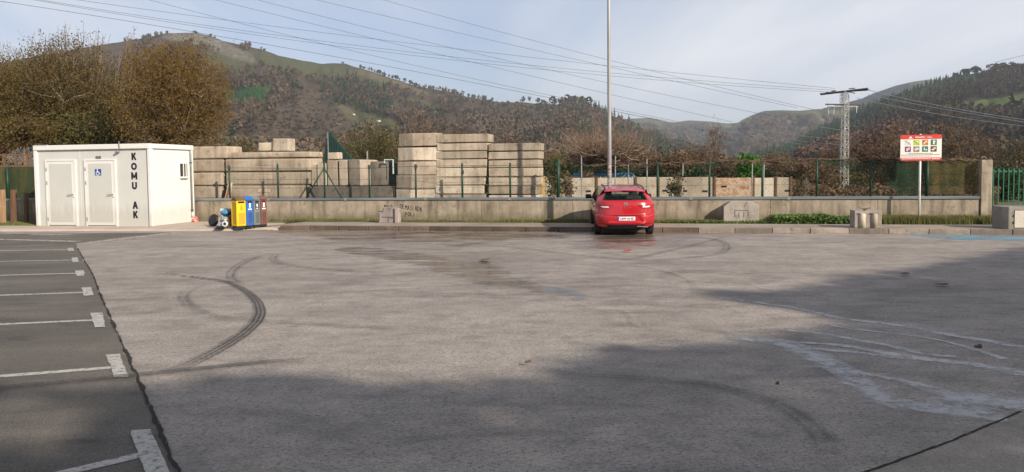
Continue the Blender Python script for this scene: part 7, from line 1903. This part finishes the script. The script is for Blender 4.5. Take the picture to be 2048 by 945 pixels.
# ------------------------------------------------------------------ near trees and shrubs
def crown_pts(n, c, rad, r, shell=.45, lump=.35, seed=0):
    d = r.randn(n, 3); d /= (np.abs(d) ** 2.7).sum(1)[:, None] ** (1 / 2.7)
    a = np.arctan2(d[:, 1], d[:, 0]); f = 1 + lump * 2 * (vnoise(a * 1.3 + 40, d[:, 2] * 2.2 + 40 + seed, 13 + seed) - .5)
    rr = r.rand(n) ** shell * f
    P = np.array(c) + d * rr[:, None] * np.array(rad)
    return P
def ribbons(A, B, w0, w1, r, bend=.12, seg=3):
    # thin curved twigs from A to B (n,3)
    n = len(A); D = B - A; L = np.linalg.norm(D, axis=1)
    off = r.randn(n, 3) * (L * bend)[:, None]
    s = r.randn(n, 3); s -= D * ((s * D).sum(1) / (L ** 2 + 1e-9))[:, None]; s /= np.linalg.norm(s, axis=1)[:, None] + 1e-9
    t_ = np.cross(D, s); t_ /= np.linalg.norm(t_, axis=1)[:, None] + 1e-9
    Vs = []
    for k in range(seg + 1):
        f = k / seg; p = A + D * f + off * (np.sin(np.pi * f))
        w = (w0 * (1 - f) + w1 * f)
        w = w[:, None] if hasattr(w, 'shape') and w.shape else w
        Vs += [p + s * w, p + (-s * .5 + t_ * .87) * w, p + (-s * .5 - t_ * .87) * w]
    V = np.stack(Vs, 1).reshape(-1, 3); F = []
    for k in range(seg):
        for j in range(3): F.append((k * 3 + j, k * 3 + (j + 1) % 3, (k + 1) * 3 + (j + 1) % 3, (k + 1) * 3 + j))
    F = (np.array(F)[None] + (np.arange(n) * 3 * (seg + 1))[:, None, None]).reshape(-1, 4)
    return V, F, off
def plant(name, cat, label, px_, Y, hw, ytop, ybase, leafm=None, nleaf=0, leaf=.08, twigm=None, limbs=9, subs=60, twigs=400, seed=0, trunk_r=None, trunk_px=None, group=None, shell=.45, flatten=1.0, lump=.35, spires=(), dep=1.0, low=0.0, upright=0.0):
    r = np.random.RandomState(seed + 100)
    top = atY(px_, ytop, Y); bot = atY(px_, ybase, Y); rx = hw / FPX * Y; rz_ = max(.2, (top.z - bot.z) / 2); cz = (top.z + bot.z) / 2
    bx = atY(trunk_px if trunk_px else px_, 340, Y).x
    o = empty(name, (bx, Y, -0.03), 0, label=label, cat=cat, group=group)
    c = np.array([top.x - bx, 0, cz]); rad = np.array([rx, rx * dep, rz_])
    h0 = max(.1, cz - rz_ * (.9 if not low else 1.0)); tr = trunk_r if trunk_r else max(.03, rz_ * .035)
    fork = np.array([c[0] * .3, 0, max(.15, min(h0, cz - rz_ * .55))])
    tm = twigm or M['twig']
    if fork[2] > .3:
        MB().tube([(0, 0, 0), (c[0] * .1, 0, fork[2] * .5), tuple(fork)], [tr * 1.25, tr, tr * .9], 8).build('trunk', tm, o, smooth=True)
    tip = crown_pts(limbs, c, rad * .8, r, .12, lump, seed)
    if upright: tip[:, 2] = np.maximum(tip[:, 2], cz + rz_ * .2)
    A = np.repeat(fork[None], limbs, 0) + np.stack([np.zeros(limbs), np.zeros(limbs), r.rand(limbs) * rz_ * .5], 1) * (1 if fork[2] > .3 else 0)
    V1, F1, off = ribbons(A, tip, np.full(limbs, tr * .6), np.full(limbs, tr * .15), r, .06, 5)
    f = r.rand(subs) ** .8 * .85 + .12; k = r.randint(0, limbs, subs)
    SA = A[k] + (tip[k] - A[k]) * f[:, None] + off[k] * np.sin(np.pi * f)[:, None]
    SB = crown_pts(subs, c, rad * .95, r, .25, lump, seed); SB = SA + (SB - SA) * .55 + (tip[k] - A[k]) * .12
    V2, F2, off2 = ribbons(SA, SB, np.full(subs, tr * .28), np.full(subs, tr * .08), r, .08, 3)
    f = r.rand(twigs) * .8 + .2; k = r.randint(0, subs, twigs)
    TA_ = SA[k] + (SB[k] - SA[k]) * f[:, None]; out = TA_ - (c * np.array([1, 1, .7])); out /= np.linalg.norm(out, axis=1)[:, None] + 1e-9
    TBp = TA_ + (out * .8 + r.randn(twigs, 3) * .45 + np.array([0, 0, .25])) * (rx * .28 * (.4 + r.rand(twigs)))[:, None]
    V3, F3, _ = ribbons(TA_, TBp, np.full(twigs, max(.006, tr * .10)), np.full(twigs, .003), r, .08, 2)
    V = np.concatenate([V1, V2, V3]); F = np.concatenate([F1, F2 + len(V1), F3 + len(V1) + len(V2)])
    link_mesh('branches', np_mesh('branches', V, F), tm, o)
    L = []
    if nleaf:
        q = crown_pts(int(nleaf * .65), c, rad, r, shell, lump, seed)
        k = r.randint(0, twigs, int(nleaf * .35)); q2 = TA_[k] + (TBp[k] - TA_[k]) * r.rand(len(k))[:, None] + r.randn(len(k), 3) * leaf * .7
        L.append(q); L.append(q2)
    for (sx, stop, sw, sn) in spires:                 # sparse leafy leaders rising out of the crown
        tp = atY(sx, stop, Y); x = tp.x - bx; zb_ = cz + rz_ * .1; m_ = 26
        a = np.tile(np.array([x * .8, 0, zb_]), (m_, 1)); b = np.stack([x + r.randn(m_) * sw / FPX * Y, r.randn(m_) * .4, zb_ + (tp.z - zb_) * (.45 + .55 * r.rand(m_))], 1)
        Vs, Fs, of_ = ribbons(a, b, np.full(m_, .035), np.full(m_, .008), r, .04, 4); link_mesh('leader', np_mesh('leader', Vs, Fs), tm, o)
        k = r.randint(0, m_, sn); f = .45 + .55 * r.rand(sn)
        L.append(a[k] + (b[k] - a[k]) * f[:, None] + of_[k] * np.sin(np.pi * f)[:, None] + r.randn(sn, 3) * .16)
    if L:
        Lp = np.concatenate(L); Lp = Lp[Lp[:, 2] > .05]
        V, F = leaf_cards(Lp, leaf, r); lo = link_mesh('foliage', np_mesh('foliage', V, F), leafm, o)
    return o
G_, RU, OL, DK_, BR, RE = M['leaf_gold'], M['leaf_rust'], M['leaf_olive'], M['leaf_dark'], M['leaf_brown'], M['leaf_red']
plant('autumn_tree', 'tree', 'domed golden brown autumn tree directly above the toilet container', 340, 44, 106, 80, 318, RU, 60000, .082, M['barkpale'], 16, 170, 1500, 1, .17, shell=.5, lump=.26)
plant('autumn_tree', 'tree', 'wide olive brown autumn tree with sparse leafy leaders at the upper left', 120, 50, 140, 98, 318, G_, 80000, .088, M['barkpale'], 16, 170, 1300, 2, .2, shell=.5, lump=.32,
      spires=((72, 60, 9, 260), (98, 66, 8, 150), (130, 46, 6, 300), (165, 52, 7, 140), (186, 44, 8, 300), (205, 62, 6, 160), (264, 62, 4, 160), (253, 72, 4, 90), (8, 68, 9, 260), (30, 84, 7, 160)))
plant('autumn_tree', 'tree', 'olive autumn tree cut by the left edge of the picture', -60, 46, 105, 120, 315, G_, 34000, .09, M['barkpale'], 12, 90, 600, 3, .18, shell=.42, lump=.25)
plant('evergreen_tree', 'tree', 'dull olive leafy mass under the autumn crowns behind the toilet container', 175, 47, 95, 225, 330, OL, 9000, .13, M['twig'], 8, 60, 300, 4, .1)
plant('evergreen_tree', 'tree', 'dull olive low branches under the crown at the far left', 50, 43, 55, 235, 292, G_, 3500, .12, M['twig'], 8, 60, 300, 5, .1)
sh_list = [
 ('shrub', 470, 62, 48, 268, 345, OL, 2600, .12, 'grey brown shrub rising right of the autumn tree'),
 ('shrub', 560, 66, 60, 288, 350, BR, 1500, .12, 'brown brush behind the widest block stack'),
 ('shrub', 626, 60, 30, 285, 350, BR, 500, .10, 'thin bare brush left of the green gable'),
 ('tree', 700, 90, 48, 272, 350, OL, 2400, .16, 'pale olive shrub just right of the green gable'),
 ('tree', 742, 80, 60, 246, 350, OL, 5200, .15, 'round olive tree above the upright slabs'),
 ('tree', 785, 84, 40, 262, 350, OL, 2000, .15, 'smaller olive tree beside the corner-on stack'),
 ('tree', 838, 110, 46, 216, 345, BR, 3600, .17, 'russet feathery tree behind the corner-on stack'),
 ('tree', 905, 120, 55, 245, 345, RE, 2600, .17, 'red brown tree showing over the seven-high stack'),
 ('tree', 1000, 120, 60, 262, 345, BR, 2600, .17, 'brown tree showing over the rightmost stack'),
 ('shrub', 1112, 30.5, 26, 298, 398, OL, 900, .085, 'straggly olive shrub right of the rightmost slab stack'),
 ('shrub', 1133, 29, 20, 345, 396, BR, 350, .07, 'dry twiggy shrub in front of the first pale panel'),
 ('tree', 1180, 80, 62, 238, 345, RE, 700, .12, 'tall bare reddish tree just left of the lamp post'),
 ('hedge plant', 1125, 46, 40, 318, 355, DK_, 2600, .12, 'dark evergreen bush left of the blue shed roof'),
 ('hedge plant', 1190, 48, 45, 322, 355, DK_, 2600, .12, 'dark evergreen bush behind the blue shed roof'),
 ('hedge plant', 1262, 48, 45, 320, 355, DK_, 2600, .12, 'dark evergreen bush right of the lamp post over the shed'),
 ('hedge plant', 1325, 46, 40, 318, 356, DK_, 2200, .12, 'dark evergreen bush above the middle pale panels'),
 ('shrub', 1300, 38, 45, 300, 352, BR, 900, .10, 'tangled brown climber above the right end of the blue roof'),
 ('shrub', 1352, 37, 36, 296, 352, BR, 900, .10, 'tangled climber with pale dry leaves above the panels'),
 ('shrub', 1350, 29, 20, 345, 397, OL, 420, .075, 'thin leafy creeper climbing in front of the panel wall'),
 ('tree', 1428, 62, 30, 232, 350, BR, 550, .09, 'tall see-through bare tree with few leaves in the valley gap'),
 ('shrub', 1398, 60, 40, 285, 350, BR, 900, .12, 'brown bush left of the see-through bare tree'),
 ('shrub', 1452, 50, 40, 318, 358, BR, 1500, .12, 'dark brown bush between broad post and bright green bush'),
 ('shrub', 1497, 40, 24, 306, 358, M['leaf_green'], 2600, .11, 'bright green leafy bush above the rust stained panel'),
 ('shrub', 1556, 48, 34, 296, 358, BR, 900, .10, 'bare bush with pale dry tips right of the bright green one'),
 ('shrub', 1598, 52, 36, 318, 358, RE, 1200, .12, 'brown bush behind the right end of the panel wall'),
 ('sapling', 1612, 29, 12, 348, 393, None, 0, .05, 'small pale bare sapling right of the last panel'),
 ('shrub', 1642, 50, 42, 320, 392, BR, 2400, .12, 'brown thicket behind the fence left of the pylon'),
 ('shrub', 1700, 70, 48, 312, 392, OL, 2200, .12, 'olive thicket at the foot of the pylon'),
 ('tree', 1690, 130, 52, 286, 345, RE, 3200, .2, 'russet tree crown right behind the pylon'),
 ('tree', 1752, 70, 48, 262, 352, RE, 3000, .15, 'red brown tree between pylon and notice board'),
 ('tree', 1792, 62, 40, 240, 350, BR, 1700, .12, 'brown tree with pale limbs left above the notice board'),
 ('shrub', 1775, 44, 50, 328, 392, BR, 1900, .11, 'brown thicket behind the torn netting'),
 ('tree', 1905, 62, 50, 238, 350, BR, 2200, .13, 'brown bare tree right of the notice board'),
 ('tree', 1850, 70, 40, 262, 350, RE, 1500, .13, 'reddish tree hidden behind the notice board'),
 ('shrub', 1862, 44, 48, 320, 392, OL, 1800, .11, 'olive bush behind the netting under the notice board'),
 ('shrub', 1930, 44, 40, 315, 392, OL, 2000, .11, 'yellow olive bush behind the golden netting'),
 ('tree', 1965, 80, 36, 262, 350, BR, 1600, .15, 'dark brown tree behind the gate pillar'),
 ('shrub', 2010, 40, 42, 322, 430, DK_, 3600, .12, 'dark thicket behind the green gate'),
 ('shrub', 2085, 42, 45, 300, 430, DK_, 3000, .12, 'dark thicket beyond the right edge behind the gate'),
 ('tree', 2040, 90, 45, 275, 350, OL, 2400, .15, 'dark olive tree above the gate at the right edge'),
]
for i, (cat_, px_, Y_, hw, yt, yb, lm, nl, ls_, lab_) in enumerate(sh_list):
    big_ = cat_ == 'tree'
    plant(cat_.replace(' ', '_'), cat_, lab_, px_, Y_, hw, yt, yb, lm, nl, ls_, M['barkpale'] if cat_ == 'sapling' or i in (9, 10, 18) else M['twig'], 8 if big_ else 10, 46, 420 if nl < 1600 else 260, 300 + i, None if cat_ != 'sapling' else .022, low=1.0 if not big_ else 0, group='shrubs and trees behind the fence', lump=.45, upright=0)
# spreading bare plane tree behind the lamp post
plant('pollarded_tree', 'tree', 'wide spreading bare tree with tangled pale brown branches behind the lamp post', 1210, 40, 118, 276, 345, BR, 500, .08, M['vine'], 26, 230, 1500, 401, .16, trunk_px=1222, shell=.6, lump=.2)
# low continuous undergrowth closing the view under the shrubs
def undergrowth(x0, x1, Y0, Y1, ytop, n, mat, size, seed):
    r = np.random.RandomState(seed); px = x0 + (x1 - x0) * r.rand(n); Y = Y0 + (Y1 - Y0) * r.rand(n)
    d = rays(px, np.full(n, float(ytop))); k = Y / d[:, 1]; P = np.array(CO) + d * k[:, None]
    P[:, 2] = P[:, 2] * (.55 + .6 * vnoise(px * .04, Y * .2, seed)) * r.rand(n) ** .6
    V, F = leaf_cards(P, size, r); return tag(link_mesh('undergrowth', np_mesh('undergrowth', V, F), mat), kind='stuff')
undergrowth(1090, 1600, 52, 56, 330, 9000, DK_, .22, 5)
undergrowth(1380, 2150, 70, 78, 318, 12000, BR, .24, 6)
undergrowth(1600, 2150, 62, 68, 340, 6000, OL, .2, 7)
undergrowth(380, 1120, 100, 130, 300, 16000, BR, .34, 8)
undergrowth(1585, 2000, 34, 42, 368, 9000, BR, .12, 15)
undergrowth(1380, 1600, 46, 50, 352, 3000, BR, .14, 16)
undergrowth(-300, 420, 56, 62, 318, 9000, OL, .22, 9)
undergrowth(1090, 2150, 110, 150, 312, 14000, RE, .4, 10)

# ------------------------------------------------------------------ house at the far left behind the fence
YH = 60
hx0 = atY(-140, 300, YH).x
hl = empty('rural_house', (hx0, YH, 0), 0, label='house with red tiled roof and white gable partly hidden at the far left', cat='house')
def hp(px, py, Y=YH): q = atY(px, py, Y); return q.x - hx0, q.z
q0 = hp(4, 310); q1 = hp(46, 283); q2 = hp(92, 308); zb_ = 0
MB().prism([(q0[0], 0), (q2[0], 0), q2, q1, q0], lambda a, z: (a, 0, z), lambda a, z: (a, 7, z)).build('wall', wh_, hl)
RT = pmat('red_roof_tiles', [(0.16, 0.06, 0.045), (0.24, 0.10, 0.075)], 1.5, .9, .3, 12, stretch=(6, 1, 1))
r0 = hp(-140, 262); r1 = hp(10, 268); r2 = hp(44, 282); r3_ = hp(-4, 316)
b = MB(); b.add([(r0[0], 1.6, r0[1]), (r1[0], 1.6, r1[1]), (r2[0], -.3, r2[1]), (r3_[0], -.6, r3_[1]), (hp(-140, 316)[0], -.6, hp(-140, 316)[1])], [(0, 1, 2, 3, 4)])
b.add([(p[0], p[1] + .2, p[2] - .25) for p in b.v[:5]], [(4, 3, 2, 1, 0)]); b.build('roof', RT, hl)
MB().box(hp(-140, 320)[0], hp(6, 320)[0], 0.2, 6, 0, hp(0, 316)[1]).build('side_wing', wh_, hl)
# timber trellis rail between house and fence
YT_ = 40
tr0 = atY(-120, 330, YT_).x
tl = empty('timber_trellis', (tr0, YT_, 0), 0, label='brown timber rail fence running under the white gable at the left', cat='trellis')
def tp_(px, py): q = atY(px, py, YT_); return q.x - tr0, q.z
for ya, yb in ((308.5, 311.5), (322.5, 325), (331, 335.5)):
    x0, z1 = tp_(-120, ya); x1, z0 = tp_(120, yb); z1 = tp_(30, ya)[1]; z0 = tp_(30, yb)[1]
    MB().box(x0, x1, -.04, .04, z0, z1).build('rail', M['wooddark'], tl)
for k, px_ in enumerate((-80, -50, -20, 8, 31, 55, 80)):
    x, z = tp_(px_, 308); MB().box(x - .05, x + .05, -.06, .03, 0, z).build('post', M['wooddark'], tl)
    if k < 6:
        x2, z2 = tp_(px_ + 14, 323); MB().tube([(x, 0, z - .1), (x2, 0, z2)], .035, 4).build('brace', M['wooddark'], tl)

# ------------------------------------------------------------------ unseen trees behind the camera, crowns shaped to the foreground shade outline
SHADE = [(-3000, 772), (-200, 782), (60, 776), (160, 786), (235, 784), (290, 776), (430, 762), (520, 750), (600, 750), (690, 764), (760, 768), (860, 774), (960, 772), (1050, 757), (1120, 735), (1190, 716), (1240, 705), (1215, 694), (1190, 688), (1240, 692), (1330, 703), (1420, 697), (1470, 684), (1560, 672), (1640, 662), (1685, 650), (1650, 632), (1560, 614), (1470, 602), (1420, 590), (1450, 582), (1520, 584), (1600, 582), (1640, 572), (1700, 556), (1800, 545), (1900, 528), (2048, 497), (2300, 470), (3500, 470), (3500, 3000), (-3000, 3000)]
LIT = [(-200, 800), (60, 792), (150, 800), (205, 835), (190, 880), (110, 905), (-200, 930)]
hd = Vector((SUND.x, SUND.y, 0)).normalized(); kd_ = Vector((-hd.y, hd.x, 0)) * -1
if kd_.x < 0: kd_ = -kd_
tanel = math.tan(SUN_EL); L0 = 19.0
def shade_pts(n, r, a0, a1, hmax):
    a = a0 + (a1 - a0) * r.rand(n); w = .3 + (hmax - .3) * r.rand(n); jit = (r.rand(n) - .5) * 1.0
    P = np.array(kd_)[None] * a[:, None] + np.array(hd)[None] * (L0 + jit)[:, None]; P[:, 2] = w
    gpt_ = P - np.array([SUND.x, SUND.y, SUND.z])[None] * (w / SUND.z)[:, None]
    px, py, d = projn(gpt_)
    near = gpt_[:, 1] < 3.4
    ins = in_poly(px, py, SHADE) & (d > .5) & ~(in_poly(px, py, LIT))
    ok = near | ins
    return P[ok], a[ok]
r = np.random.RandomState(77)
A0, A1 = -13.0, 44.0
NT_ = 8
shm = leafmat('shade_tree_leaves', [(0.03, 0.045, 0.015), (0.05, 0.07, 0.02)], trans=0.0)
P, a = shade_pts(200000, r, A0, A1, 22)
print('shade leaves', len(P))
for k in range(NT_):
    lo_, hi_ = A0 + (A1 - A0) * k / NT_, A0 + (A1 - A0) * (k + 1) / NT_
    sel = (a >= lo_) & (a < hi_); am = (lo_ + hi_) / 2; bpos = kd_ * am + hd * L0
    if sel.sum() < 20: continue
    o = empty('shade_tree', (bpos.x, bpos.y, 0), 0, label='unseen tree behind the camera with crown shaped to shade the lot', cat='tree', group='trees behind the camera')
    Q = P[sel] - np.array([bpos.x, bpos.y, 0]); V, F = leaf_cards(Q, .34, r)
    link_mesh('foliage', np_mesh('foliage', V, F), shm, o)
    MB().tube([(0, 0, -.06), (.1, 0, 3), (0, .1, 8)], [.3, .22, .08], 8).build('trunk', M['bark'], o)

# ------------------------------------------------------------------ air
hz_ = MB(); hz_.box(-7000, 7000, -60, 8200, -1.2, 620)
vm = bpy.data.materials.new('thin_haze'); vm.use_nodes = True
t = vm.node_tree; t.nodes.remove(t.nodes['Principled BSDF'])
pv = t.nodes.new('ShaderNodeVolumePrincipled'); pv.inputs['Color'].default_value = (0.82, 0.90, 1.0, 1); pv.inputs['Density'].default_value = 0.00012; pv.inputs['Anisotropy'].default_value = 0.1
t.links.new(pv.outputs[0], t.nodes['Material Output'].inputs['Volume'])
USE_HAZE = True
if USE_HAZE: tag(hz_.build('haze', vm), kind='stuff')
